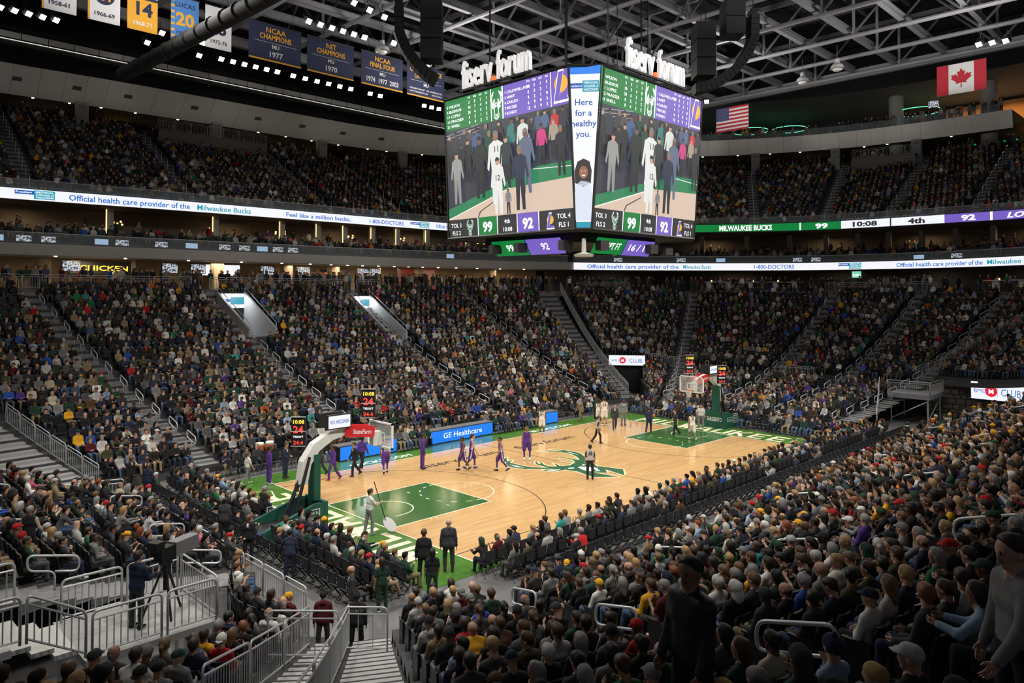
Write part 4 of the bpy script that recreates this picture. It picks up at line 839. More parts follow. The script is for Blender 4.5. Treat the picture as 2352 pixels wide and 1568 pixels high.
def stats(M, x0, x1, y0, y1, rowsd, t, off):
    w = x1-x0; h = y1-y0; lh = h*.155
    for j, s in enumerate(('PTS', 'REB', 'AST', 'FLS')): text('stat_lettering', s, E_LT, M, x0+w*(.55+.125*j), y1-h*.14, h*.06, t, off=off, bold=.02)
    for i, (nm, v) in enumerate(rowsd):
        y = y1-h*.30-i*lh
        text('stat_lettering', nm, E_LT, M, x0+w*.04, y, h*.082, t, off=off, align='LEFT', bold=.02, width=w*.037*len(nm))
        for j, q in enumerate(v.split()): text('stat_lettering', q, E_LT, M, x0+w*(.55+.125*j), y, h*.09, t, off=off, bold=.025)
def face(M, W, t0, who):
    t = link('video_face', None, t0); t['label'] = who; o = .02
    def bx(name, x0, y0, x1, y1, m, off=o): mb = MB(); plate(mb, M, x0, y0, x1, y1, off); return mb.build(name, m, t)
    yb, ys = H*.135, H*.775
    bx('score_strip', 0, 0, W, yb, E_K); bx('stats_green', 0, ys, W*.5, H, E_G); bx('stats_purple', W*.505, ys, W, H, E_P)
    # video picture: bench side of a court
    MV = M@Matrix.Translation((0, yb, 0)); Hv = ys-yb
    mb = MB(); plate(mb, MV, 0, 0, W, Hv, o); mb.build('picture_backdrop', vm((52, 56, 66)), t)
    for j in range(9):
        mb = MB(); x_ = W*(.02+j*.11); plate(mb, MV, x_, Hv*.5, x_+W*.055, Hv*(.62+.1*(j % 3)), o+.004); mb.build('picture_seat', vm((34+4*(j % 2), 38, 52)), t)
    for j in range(5):
        mb = MB(); poly(mb, MV, [(0, Hv*(.8+j*.035)), (W*.3, Hv*(.86+j*.035)), (W*.3, Hv*(.868+j*.035)), (0, Hv*(.808+j*.035))], o+.005); mb.build('picture_rail', vm((150, 160, 175)), t)
    mb = MB(); poly(mb, MV, [(0, 0), (W, 0), (W, Hv*.46), (W*.75, Hv*.45), (0, Hv*.12)], o+.006); mb.build('picture_floor', vm((40, 128, 84)), t)
    mb = MB(); poly(mb, MV, [(0, Hv*.0), (W, Hv*.0), (W, Hv*.30), (W*.54, Hv*.27), (0, Hv*.0)][:4], o+.008); mb.build('picture_floor', vm((214, 190, 170)), t)
    mb = MB(); poly(mb, MV, [(W*.72, Hv*.425), (W, Hv*.40), (W, Hv*.408), (W*.72, Hv*.433)], o+.009); mb.build('picture_line', vm((235, 235, 235)), t)
    mb = MB(); poly(mb, MV, [(0, Hv*.0), (W*.54, Hv*.27), (W*.54, Hv*.28), (0, Hv*.012)], o+.0095); mb.build('picture_line', vm((240, 238, 230)), t)
    mb = MB(); poly(mb, MV, [(W*.26, 0), (W*.268, 0), (W*.29, Hv*.06), (W*.42, Hv*.16), (W*.415, Hv*.168), (W*.28, Hv*.065)], o+.0098); mb.build('picture_line', vm((60, 55, 50)), t)
    for j, (u, v0, v1, c, b2) in enumerate(VID): vfig(MV, W, Hv, u, max(v0, 0.0), min(v1, .985), c, b2, o+.012+j*.008, t, skin=((196, 150, 125), (110, 78, 62), (150, 105, 82))[j % 3], hair=((40, 32, 28), (20, 18, 18), (120, 115, 110))[j % 3 if j % 5 else 2])
    text('jersey_number', '12', E_DK, MV, W*.467, Hv*.36, .3, t, off=o+.27, bold=.02); text('jersey_number', '11', E_DK, MV, W*.462, Hv*.66, .33, t, off=o+.235, bold=.02)
    # stats
    stats(M, W*.0, W*.40, ys, H, BUCKS, t, o+.012); stats(M, W*.505, W*.87, ys, H, LAKE, t, o+.012)
    mb = MB(); plate(mb, M, W*.405, ys, W*.412, H, o+.01); plate(mb, M, W*.498, ys, W*.508, H, o+.01); plate(mb, M, W*.868, ys, W*.873, H, o+.01); mb.build('divider', E_LT, t)
    deer_outline(M, W*.455, ys+.8, .2, o+.012, t, .3); ball_logo(M, W*.935, ys+.95, .72, o+.012, t)
    # score strip
    def two(x, a, b_): text('strip_lettering', a, E_LT, M, x, yb*.58, yb*.22, t, off=o+.01, bold=.01); text('strip_lettering', b_, E_LT, M, x, yb*.18, yb*.22, t, off=o+.01, bold=.01)
    two(W*.065, 'TOL 3', 'FLS 2'); deer(M, W*.19, yb*.52, .118, o+.012, t, E_G); deer_outline(M, W*.19, yb*.52, .118, o+.008, t, .35)
    bx('home_score', W*.26, 0, W*.425, yb, E_G, o+.008); text('strip_lettering', '99', E_LT, M, W*.342, yb*.25, yb*.5, t, off=o+.016, bold=.04)
    two(W*.505, '4th', '10:08'); bx('away_score', W*.585, 0, W*.75, yb, E_P, o+.008); text('strip_lettering', '92', E_LT, M, W*.667, yb*.25, yb*.5, t, off=o+.016, bold=.04)
    mb = MB()
    for x in (.26, .425, .585, .75): plate(mb, M, W*x-.03, 0, W*x+.03, yb, o+.012)
    mb.build('divider', E_LT, t); ball_logo(M, W*.83, yb*.5, yb*.34, o+.012, t); two(W*.93, 'TOL 4', 'FLS 1')
    return t
up_ = lambda dx, dy: (dx, dy, H)
face(frame((-4.58, 5.25, 0), (0, -1, 0), up_(-.45, 0)), 9.5, sb, 'large video face towards the near basket')
face(frame((-4.05, -4.92, 0), (1, 0, 0), up_(0, -.56)), 9.3, sb, 'large video face towards the near sideline')
# narrow advert panel on the corner
ad = link('advert_face', None, sb); ad['label'] = 'narrow white advert panel on the scoreboard corner'
n0 = (Vector((-4.58, -4.3, 0)), Vector((-4.1, -4.92, 0)), Vector((-3.85, -5.48, H)), Vector((-5.03, -4.2, H)))
cx = (n0[0]+n0[1])/2; ex = (n0[1]-n0[0]).normalized(); ctop = (n0[2]+n0[3])/2; MA = frame(cx, ex, ctop-cx); HA = (ctop-cx).length
wid = lambda y: .34+(.84-.34)*y/HA
def trap(name, y0, y1, m, off): mb = MB(); poly(mb, MA, [(-wid(y0), y0), (wid(y0), y0), (wid(y1), y1), (-wid(y1), y1)], off); mb.build(name, m, ad)
trap('screen', 0, HA, E_W, .03); trap('blue_bar', HA-.42, HA, E_SK, .034); trap('teal_bar', 0, .38, E_T, .034)
mb = MB(); plate(mb, MA, -.72, HA-1.12, -.05, HA-.86, .036); mb.build('logo_panel', E_BL, ad); mb = MB(); plate(mb, MA, -.05, HA-1.3, .76, HA-.74, .036); mb.build('logo_panel', E_T, ad)
text('lettering', 'Froedtert &', E_LT, MA, -.38, HA-1.05, .12, ad, off=.04, width=.6)
for i, s in enumerate(('MEDICAL', 'COLLEGE of', 'WISCONSIN')): text('lettering', s, E_LT, MA, .36, HA-.9-i*.17, .11, ad, off=.04, width=.7)
for i, s in enumerate(('Here', 'for a', 'healthy', 'you.')): text('lettering', s, E_BL, MA, .0, HA-1.95-i*.52, .31, ad, off=.04, bold=.015)
for pts, c in (([(-.42, 2.3), (-.44, 2.9), (-.3, 3.35), (0, 3.5), (.3, 3.35), (.4, 2.9), (.36, 2.3), (0, 2.1)], (38, 30, 30)), ([(-.38, .45), (.37, .45), (.42, 1.7), (.3, 2.3), (.1, 2.4), (-.12, 2.4), (-.38, 2.2), (-.45, 1.6)], (214, 222, 238)), ([(-.1, 2.42), (.12, 2.42), (.05, 1.75)], (52, 45, 48)), ([(-.38, 1.25), (.37, 1.15), (.37, 1.3), (-.36, 1.42)], (186, 196, 220)), ([(-.2, 1.2), (.2, 1.12), (.24, 1.24), (-.16, 1.32)], (150, 95, 70))):
    mb = MB(); poly(mb, MA, pts, .036+.002*len(pts)); mb.build('pictured_figure', vm(c), ad)
mb = MB(); disc(mb, MA, 0, 2.82, .22, .32, .062); mb.build('pictured_face', vm((150, 96, 72)), ad)
mb = MB(); poly(mb, MA, [(-.1, 2.7), (.1, 2.7), (.06, 2.63), (-.06, 2.63)][::-1], .066); disc(mb, MA, -.08, 2.88, .03, .02, .066); disc(mb, MA, .08, 2.88, .03, .02, .066); mb.build('pictured_smile', vm((245, 240, 240)), ad)
# raised roof letters
M_SIGN = mat('white_sign_letters', (.80, .80, .80), .5, emit=.35, ecol=(1, 1, 1)); M_ORG = mat('orange_dot', (.9, .16, .03), .5, emit=.5, ecol=(.95, .2, .04))
for M, lab in ((frame((-5.05, 1.1, H+.35), (0, -1, 0), (-.02, 0, 1)), 'white raised letters over the face towards the near basket'), (frame((.55, -5.5, H+.35), (1, 0, 0), (0, -.02, 1)), 'white raised letters over the face towards the near sideline')):
    s_ = link('roof_sign', None, sb); s_['label'] = lab
    text('letters', 'fiserv', M_SIGN, M, -2.62, 0, 1.62, s_, width=2.45, align='LEFT', extrude=.09, off=.0); text('letters', 'forum', M_SIGN, M, .22, 0, 1.62, s_, width=2.55, align='LEFT', extrude=.09, off=.0)
    mb = MB(); mb.box((.0, .1, 0), (.22, .24, .18), M=M); mb.build('dot', M_ORG, s_)
    mb = MB(); mb.box((0, -.08, 0), (5.6, .1, .12), M=M)
    for x in (-2.6, -1.3, 0, 1.3, 2.6): mb.box((x, -.22, 0), (.06, .3, .06), M=M)
    mb.build('mounting_rail', M_BLACK, s_)
# underside: inner ring of small boards, speakers and lamps
ub = link('under_board', None, sb)
mb = MB(); mb.box((0, 0, -.25), (6.6, 7.2, .5)); mb.build('under_frame', M_BLACK, ub)
for M, W, c1, c2, s1, s2 in ((frame((-3.3, 2.6, -1.05), (0, -1, 0), (-.5, 0, .8)), 5.2, E_G, E_P, '99', '92'), (frame((-2.6, -3.6, -1.05), (1, 0, 0), (0, -.5, .8)), 5.2, E_G, E_P, '2PT 3PT FT', '16 / 19')):
    for x0, x1, m, s in ((0, W*.5, c1, s1), (W*.51, W, c2, s2)):
        mb = MB(); plate(mb, M, x0, 0, x1, .95, .01); mb.build('small_screen', m, ub); text('lettering', s, E_LT, M, (x0+x1)/2, .3, .4, ub, off=.02, bold=.02, width=None if len(s) < 4 else 1.9)
for x, y in ((-4.1, -3.2), (-3.9, 2.2), (-2.6, -4.4), (1.8, -4.4), (3.6, -4.2), (-4.1, 0)):
    mb = MB(); mb.prism([(-.35, -.2), (.35, -.2), (.25, .25), (-.25, .25)], -.95, -.45, Matrix.Translation((x, y, 0))); mb.build('downfill_speaker', mat('speaker_black', (.03, .03, .032), .7), ub)
mb = MB(); mb.lathe([(0, -1.35), (.45, -1.32), (.5, -1.2), (.12, -1.1), (.1, -.4)], 14, (-4.0, -4.35, 0)); mb.build('camera_dome', mat('pale_dome', (.45, .43, .38), .5), ub)
# ------------------------------------------------------------------ stairs, rails and fittings of the bowl
def head_at(k, s):
    """unit vectors at a place of the bowl: along the row, and towards the court"""
    a = surf(k+.01, s); b_ = surf(k-.01, s); t = (a-b_)[:2]; t = t/np.linalg.norm(t); R = ring(k); o = (R[2:4]-R[0:2]); nn = np.array([-t[1], t[0]])
    if nn@o > 0: nn = -nn
    return t, nn
M_STEP = mat('stair_concrete', (.22, .22, .225), .7, noise=.1, nscale=3); M_ALU = mat('aluminium_tread', (.40, .40, .40), .55, .15, noise=.08, nscale=6)
unit = MB(); unit.box((0, 0, 0), (1, 1, 1)); unit_step = unit.mesh('step', M_STEP); unit_alu = unit.mesh('step', M_ALU)
def aisle(k, N, label, s0=0, s1=1, w=1.15, near=False, alu=False):
    st = struct(link('aisle_stairs', None), label); mb = MB(); i0, i1 = int(round(s0*N)), int(round(s1*N))
    for i in range(i0, i1):
        z = float(surf(k, i/N)[2]); z1 = float(surf(k, (i+1)/N)[2]); p = surf(k, (i+.5)/N); q = surf(k, (i+1)/N); t, nn = head_at(k, (i+.5)/N); rz = math.atan2(t[1], t[0]); d = np.linalg.norm((surf(k, (i+1)/N)-surf(k, i/N))[:2])
        for c, dims in (((p[0], p[1], z+.015), (w, d, .03)), ((q[0]+nn[0]*d*.25, q[1]+nn[1]*d*.25, z+(z1-z)/4+.015), (w, d*.5, (z1-z)/2+.03))):
            if near: o = link('step', unit_alu if alu else unit_step, st, c, rz); o.scale = dims
            else: mb.box(c, dims, rz)
    if not near: mb.build('step', M_ALU if alu else M_STEP, st)
    return st
def rpath(pts, r=.12, n=4):
    """polyline with rounded corners"""
    out = [Vector(pts[0])]
    for i in range(1, len(pts)-1):
        p, a, b_ = Vector(pts[i]), Vector(pts[i-1]), Vector(pts[i+1]); u = (a-p); w = (b_-p); e = min(r, u.length*.45, w.length*.45); u = u.normalized()*e; w = w.normalized()*e
        for j in range(n+1): t = j/n; out.append((p+u)*(1-t)**2+p*2*t*(1-t)+(p+w)*t*t)
    return out+[Vector(pts[-1])]
def hoop_rail(p, t, h, label, group, z=0.9, flat=False):
    """looped aisle handrail: two posts and a rounded top, along the fall of the stairs"""
    o = thing('handrail', label, 'handrail', p, 0, group); a = Vector((h[0], h[1], 0)); fall = t
    L = .62
    mb = MB()
    if flat: mb.tube(rpath([(-a*.5).to_tuple(), (-a*.5+Vector((0, 0, z))).to_tuple(), (a*.5+Vector((0, 0, z-fall))).to_tuple(), (a*.5+Vector((0, 0, -fall))).to_tuple()], .12), .022, 5)
    else: mb.tube(rpath([(0, 0, 0), (0, 0, z*.55), (-a*L+Vector((0, 0, z*.55+fall*.7))).to_tuple(), (-a*L+Vector((0, 0, z+fall*.7))).to_tuple(), (a*L*.9+Vector((0, 0, z-fall*.6))).to_tuple(), (a*L*.9+Vector((0, 0, z*.55-fall*.6))).to_tuple(), (0, 0, z*.55)], .17), .03, 6)
    mb.build('tube', M_STEEL, o, True); return o
AIS = {'S': ([1.1, 1.645, 2.58, 4.0], NS, (0.0, 4.86)), 'E': ([6.05, 7.42, 8.45, 9.3], NE, (4.9, 10.6)), 'N': ([11.75, 12.6, 13.35, 14.05, 14.6], NN, (10.6, 15.0)), 'W': ([16.9, 17.8, 18.75], NW, (15.32, 19.6))}
WHERE = {'S': 'far sideline stand', 'E': 'stand behind the far basket', 'N': 'near sideline stand', 'W': 'stand behind the near basket'}
for key, (ka, N, rg) in AIS.items():
    for j, k in enumerate(ka):
        s0 = 0.0
        aisle(k, N, 'grey aisle stairs, %s from the photo left in the %s' % (ORD[j], WHERE[key]), s0, 1.0 if key != 'N' else .98, near=(key in 'NW' and k > 13.8 and k < 18))
        for i in range(2 if key != 'N' else 3, N-1, 2 if key in 'SE' else 5):
            if key == 'S' and any(h[0]-.02 < k+.05 < h[1]+.02 and h[2]-.03 < i/N < h[3]+.03 for h in VOMS): continue
            p = surf(k, i/N); p[2] = surf(k, int(i)/N)[2]; u, v, d = px(p)
            if not (-40 < u[0] < 2400 and 300 < v[0] < 1600 and d[0] > 2): continue
            t, nn = head_at(k, i/N); fall = float(surf(k, (i+1)/N)[2]-surf(k, i/N)[2])*.75
            p2 = p.copy(); p2[2] += .03
            hoop_rail(tuple(p2), fall, nn, '%s looped steel handrail up %s stairs of the %s' % (ORD[min(33, i)], ORD[j], WHERE[key]), 'looped aisle handrails')
# ---- guard rails: rounded panels with upright bars
def guard(p0, p1, label, group, near=False, h=1.05, nb=None, lift=0.0, mid=True, r=.024, bottom=.1):
    p0, p1 = Vector(p0), Vector(p1); L = (p1-p0).length; o = thing('guard_rail', label, 'railing', p0.to_tuple(), 0, group)
    d = (p1-p0); U = Vector((0, 0, 1)); g = .04/L
    a, b_ = d*g, d*(1-g)
    mb = MB(); mb.tube(rpath([a, a+U*h, b_+U*h, b_], .14), r, 6); mb.build('frame', M_STEEL, o, True)
    for zz in (h-.17, bottom): mb = MB(); mb.tube([a+U*zz, b_+U*zz], r*.8, 5); mb.build('cross_rail', M_STEEL, o)
    nb = nb or max(3, int(L/.15))
    if near:
        mb = MB(); mb.tube([(0, 0, bottom), (0, 0, h-.17)], r*.5, 5); me = mb.mesh('bar', M_STEEL)
        for i in range(1, nb): link('bar', me, o, (a+(b_-a)*(i/nb)).to_tuple())
    else:
        mb = MB()
        for i in range(1, nb): q = a+(b_-a)*(i/nb); mb.tube([q+U*bottom, q+U*(h-.17)], r*.5, 4, cap=False)
        e = mb.build('bars', M_STEEL, o); e['kind'] = 'stuff'
    return o
def guard_run(k0, k1, z, label, group, step=1.45):
    ks, s = arclen(lambda k: ringpts(k, .12), k0, k1); n = max(1, int(round(s[-1]/step))); kk_ = np.interp(np.linspace(0, s[-1], n+1), s, ks)
    for i in range(n):
        a = ringpts(np.array([kk_[i]]), .12)[0]; b_ = ringpts(np.array([kk_[i+1]]), .12)[0]
        guard((*a, z), (*b_, z), '%s panel from the left of %s' % (ORD[i], label), group)
guard_run(.95, 1.60, 10.0, 'the concourse rail above the first stairs', 'concourse rail panels'); guard_run(1.66, 2.48, 10.0, 'the concourse rail between the two lit tunnels', 'concourse rail panels'); guard_run(2.66, 2.98, 10.0, 'the concourse rail right of the second tunnel', 'concourse rail panels')
guard_run(5.03, 5.5, 10.0, 'the club rail beside the corner stairs', 'club rail panels'); guard_run(7.31, 8.6, 10.0, 'the club rail between the end stairs', 'club rail panels')
for i in range(9):   # long guard along the corner stairs
    a, b_ = surf(4.885, 1-i*.108), surf(4.885, 1-(i+1)*.108); guard(tuple(a), tuple(b_), '%s panel down the long sloping guard rail at the far corner' % ORD[i], 'far corner guard rail panels')
for i in range(9):   # right edge of the far end stand
    a, b_ = surf(9.28+i*.05, .45+i*.045), surf(9.28+(i+1)*.05, .45+(i+1)*.045); guard((a[0], a[1], a[2]+.25), (b_[0], b_[1], b_[2]+.25), '%s panel up the sloping guard rail beside the right tunnel' % ORD[i], 'right tunnel guard rail panels')
for i in range(6):   # low break in the far end stand
    for kk0, nm in ((5.56, 'left'), (7.55, 'middle')):
        a, b_ = surf(kk0+i*.085, .42), surf(kk0+(i+1)*.085, .42); guard(tuple(a), tuple(b_), '%s panel of the low cross-aisle rail, %s run behind the far basket' % (ORD[i], nm), 'cross-aisle rail panels')
aisle(4.76, NS, 'wide concrete corner stairs beside the long sloping guard rail', 0, 1, 1.9)
# ---- tunnels
M_TUN = mat('tunnel_wall', (.45, .45, .46), .6)
def vom(k0, k1, s0, s1, label, n):
    t = thing('tunnel_entrance', label, 'tunnel', (0, 0, 0), 0, 'tunnel entrances'); zf = float(surf(k0, s0)[2])-.05
    c = {(a, b_): surf(a, b_) for a in (k0, k1) for b_ in (s0, s1)}
    f = lambda p, z: (p[0], p[1], z)
    mb = MB(); mb.add([f(c[(k0, s0)], zf), f(c[(k1, s0)], zf), f(c[(k1, s1)], zf), f(c[(k0, s1)], zf)], [(0, 1, 2, 3)]); mb.build('walkway', M_CONC, t)
    for k in (k0, k1):
        a, b_ = c[(k, s0)], c[(k, s1)]; tt, nn = head_at(k, (s0+s1)/2); w = tt*.08
        mb = MB(); mb.add([(a[0]-w[0], a[1]-w[1], zf), (b_[0]-w[0], b_[1]-w[1], zf), (b_[0]-w[0], b_[1]-w[1], b_[2]+.75), (a[0]-w[0], a[1]-w[1], a[2]+.65), (a[0]+w[0], a[1]+w[1], zf), (b_[0]+w[0], b_[1]+w[1], zf), (b_[0]+w[0], b_[1]+w[1], b_[2]+.75), (a[0]+w[0], a[1]+w[1], a[2]+.65)], [(0, 1, 2, 3), (7, 6, 5, 4), (2, 6, 7, 3), (0, 3, 7, 4), (1, 5, 6, 2)]); mb.build('side_wall', M_TUN, t)
        mb = MB(); mb.tube(rpath([(a[0], a[1], a[2]+.65), (a[0], a[1], a[2]+1.05), (b_[0], b_[1], b_[2]+1.15), (b_[0], b_[1], b_[2]+.75)], .15), .03, 5); mb.build('handrail', M_STEEL, t, True)
    a, b_ = c[(k0, s1)], c[(k1, s1)]; zt = a[2]+.75
    mb = MB(); mb.add([f(a, zf), f(b_, zf), f(b_, zt), f(a, zt)], [(0, 1, 2, 3)]); mb.build('back_wall', M_DARK, t)
    tt, nn = head_at(k0, s1); M = frame((a[0]+nn[0]*.1, a[1]+nn[1]*.1, 0), (b_-a)*np.array([1, 1, 0]), (0, 0, 1)); W = float(np.linalg.norm((b_-a)[:2]))
    mb = MB(); plate(mb, M, .0, zt-1.35, W, zt-.15, .02); mb.build('light_sign', E_W, t); mb = MB(); plate(mb, M, W*.45, zt-1.05, W*.95, zt-.45, .03); mb.build('sign_logo', E_T, t); mb = MB(); plate(mb, M, W*.1, zt-.85, W*.45, zt-.6, .03); mb.build('sign_logo', E_BL, t)
    l = bpy.data.lights.new('tunnel_lamp', 'AREA'); l.energy = 75; l.size = 1.2; l.color = (.92, .96, 1); o = bpy.data.objects.new('tunnel_lamp', l); COL.objects.link(o); q = (a+b_)/2; o.location = (q[0]+nn[0]*.8, q[1]+nn[1]*.8, zt-.1); o.rotation_euler = (0, 0, 0)
    return t
vom(*VOMS[0], 'white lit tunnel entrance right of the second stairs', 0); vom(*VOMS[1], 'white lit tunnel entrance left of the third stairs', 1)
def club_sign(c, xd, W, Hh, label):
    t = thing('club_sign', label, 'sign', c); M = frame((0, 0, 0), xd, (0, 0, 1)); mb = MB(); mb.box((0, Hh/2, -.12), (W+.1, Hh+.1, .2), M=M); mb.build('cabinet', M_FRAME, t)
    mb = MB(); plate(mb, M, -W/2, 0, W/2, Hh, .01); mb.build('screen', E_W, t); mb = MB(); disc(mb, M, -W*.12, Hh*.5, Hh*.32, Hh*.32, .02, 20); mb.build('roundel', emi('led_red', (225, 30, 55), 1.0), t)
    text('lettering', 'M', E_LT, M, -W*.12, Hh*.36, Hh*.26, t, off=.03, bold=.03); text('lettering', 'BMO', E_B, M, -W*.32, Hh*.36, Hh*.24, t, off=.02); text('lettering', 'CLUB', E_B, M, W*.24, Hh*.28, Hh*.42, t, off=.02, width=W*.36); mb = MB(); plate(mb, M, W*.0, Hh*.2, W*.004, Hh*.8, .02); mb.build('rule', E_B, t); return t
a, b_ = surf(5.04, .37), surf(5.5, .37); club_sign(((a[0]+b_[0])/2-.3, (a[1]+b_[1])/2-.3, 2.75), (b_-a)*np.array([1, 1, 0]), 3.5, .98, 'lit white club sign over the corner tunnel left of the far basket')
M_STONE = mat('stone_grey', (.20, .18, .145), .85, noise=.3, nscale=2); M_STONE2 = mat('stone_buff', (.30, .25, .17), .85, noise=.25, nscale=2)
def stone_wall(p0, p1, h, label, cell=.42):
    o = thing('stone_wall', label, 'wall', tuple(p0), 0); o['kind'] = 'structure'; d = np.array(p1[:2])-np.array(p0[:2]); L = np.linalg.norm(d); rz = math.atan2(d[1], d[0]); o.rotation_euler = (0, 0, rz)
    mb = MB(); mb.box((L/2, .15, h/2), (L, .2, h)); mb.build('core', M_BLACK, o); y = 0
    while y < h-.05:
        hh = min(cell*rnd.uniform(.5, .95), h-y); x = 0
        while x < L-.05:
            w = min(cell*rnd.uniform(.7, 1.5), L-x); mb = MB(); j = lambda: rnd.uniform(-.035, .035); dp = rnd.uniform(.0, .06)
            mb.add([(x+.015+j()*.3, .06, y+.015), (x+w-.015, .06, y+.015), (x+w-.015, .06, y+hh-.015), (x+.015, .06, y+hh-.015), (x+.05+j(), -dp, y+.04+j()), (x+w-.05+j(), -dp, y+.04+j()), (x+w-.05+j(), -dp, y+hh-.04+j()), (x+.05+j(), -dp, y+hh-.04+j())], [(4, 5, 6, 7), (0, 1, 5, 4), (1, 2, 6, 5), (2, 3, 7, 6), (3, 0, 4, 7)])
            mb.build('stone', M_STONE if rnd.random() < .6 else M_STONE2, o); x += w
        y += hh
    return o
a, b_ = surf(5.02, .37), surf(5.5, .37); mb = MB(); mb.add([(a[0], a[1], 0), (b_[0], b_[1], 0), (b_[0], b_[1], 2.7), (a[0], a[1], 2.7)], [(0, 1, 2, 3)]); struct(mb.build('wall_tunnel', M_BLACK), 'dark mouth of the corner tunnel')
stone_wall(surf(5.5, .02)*np.array([1, 1, 0]), surf(5.5, .37)*np.array([1, 1, 0]), 1.5, 'rough stone wall right of the corner tunnel')
stone_wall(surf(5.56, .20)*np.array([1, 1, 0]), surf(6.0, .24)*np.array([1, 1, 0]), 1.6, 'rough stone wall below the cross-aisle rail')
# right tunnel between far end and near sideline stands
PT = np.array([33.2, -11.8]); stone_wall((33.0, -9.2, 0), (34.6, -14.6, 0), 3.0, 'curved rough stone wall at the right tunnel', .5); stone_wall((34.6, -14.6, 0), (33.2, -18.0, 0), 2.6, 'rough stone wall under the right club sign', .5)
club_sign((32.4, -14.3, 1.85), (-.12, -1, 0), 3.6, 1.3, 'lit white club sign over the right tunnel')
pf = thing('camera_platform', 'raised steel camera platform in the right tunnel', 'platform', (30.6, -9.2, 0))
mb = MB(); mb.box((0, 0, 2.0), (3.4, 3.0, .35)); mb.build('deck', mat('galvanised', (.35, .35, .36), .5, .4), pf)
mb = MB()
for x in (-1.5, 1.5):
    for y in (-1.3, 1.3): mb.tube([(x, y, 0), (x, y, 1.9)], .06)
mb.tube([(-1.5, -1.3, .2), (1.5, -1.3, 1.7)], .04).tube([(-1.5, 1.3, .2), (-1.5, -1.3, 1.7)], .04); mb.build('scaffold', M_STEEL, pf)
for i, (p0, p1) in enumerate((((28.9, -10.7, 2.15), (28.9, -7.7, 2.15)), ((28.9, -10.7, 2.15), (32.3, -10.7, 2.15)))): guard(p0, p1, '%s guard rail panel on the raised camera platform' % ORD[i], 'camera platform rails', h=1.0)
for i in range(4): guard((27.6+i*.0-(3-i)*1.2+.3, -7.4-(3-i)*.35, .1+i*.55), (27.6-(2-i)*1.2+.3, -7.4-(2-i)*.35, .65+i*.55), '%s panel up the steps to the raised camera platform' % ORD[i], 'camera platform rails')
for i in range(5): guard((33.6+i*.1, -11.2-i*1.25, 3.1), (33.7+i*.1, -12.45-i*1.25, 3.1), '%s guard panel on top of the right stone wall' % ORD[i], 'right stone wall rails', h=1.0)
# ------------------------------------------------------------------ baskets
M_PAD = mat('green_padding', (.012, .085, .058), .5); M_BOOM = mat('white_boom', (.68, .68, .65), .4); M_GLASS = mat('backboard_glass', (.85, .9, .9), .05, trans=.0, alpha=.16, spec=.5); M_RIM = mat('orange_rim', (.75, .13, .02), .4); M_NET = mat('white_net', (.75, .75, .73), .8); M_WHT = mat('white_paint', (.78, .78, .76), .4)
E_RED = emi('clock_red', (255, 60, 45), 1.6); E_YEL = emi('clock_yellow', (255, 205, 60), 1.6)
def clockface(M, t, W=.62, Hh=1.3):
    mb = MB(); mb.box((0, Hh/2, -.1), (W, Hh, .16), M=M); mb.build('case', M_BLACK, t); mb = MB(); mb.box((0, Hh/2, -.0), (W+.05, .03, .05), M=M).box((0, Hh, -.0), (W+.05, .03, .05), M=M).box((0, 0, -.0), (W+.05, .03, .05), M=M); mb.build('trim', M_STEEL, t)
    text('time_digits', '10:08', E_YEL, M, 0, Hh*.77, .17, t, off=.0, bold=.02, width=W*.8); text('shot_digits', '24', E_RED, M, 0, Hh*.45, .32, t, off=.0, bold=.02, width=W*.72)
    text('maker_lettering', 'TISSOT', E_LT, M, 0, Hh*.29, .09, t, off=.0, bold=.02, width=W*.75); text('count_digits', '24.4', E_RED, M, 0, Hh*.06, .17, t, off=.0, bold=.02, width=W*.7)
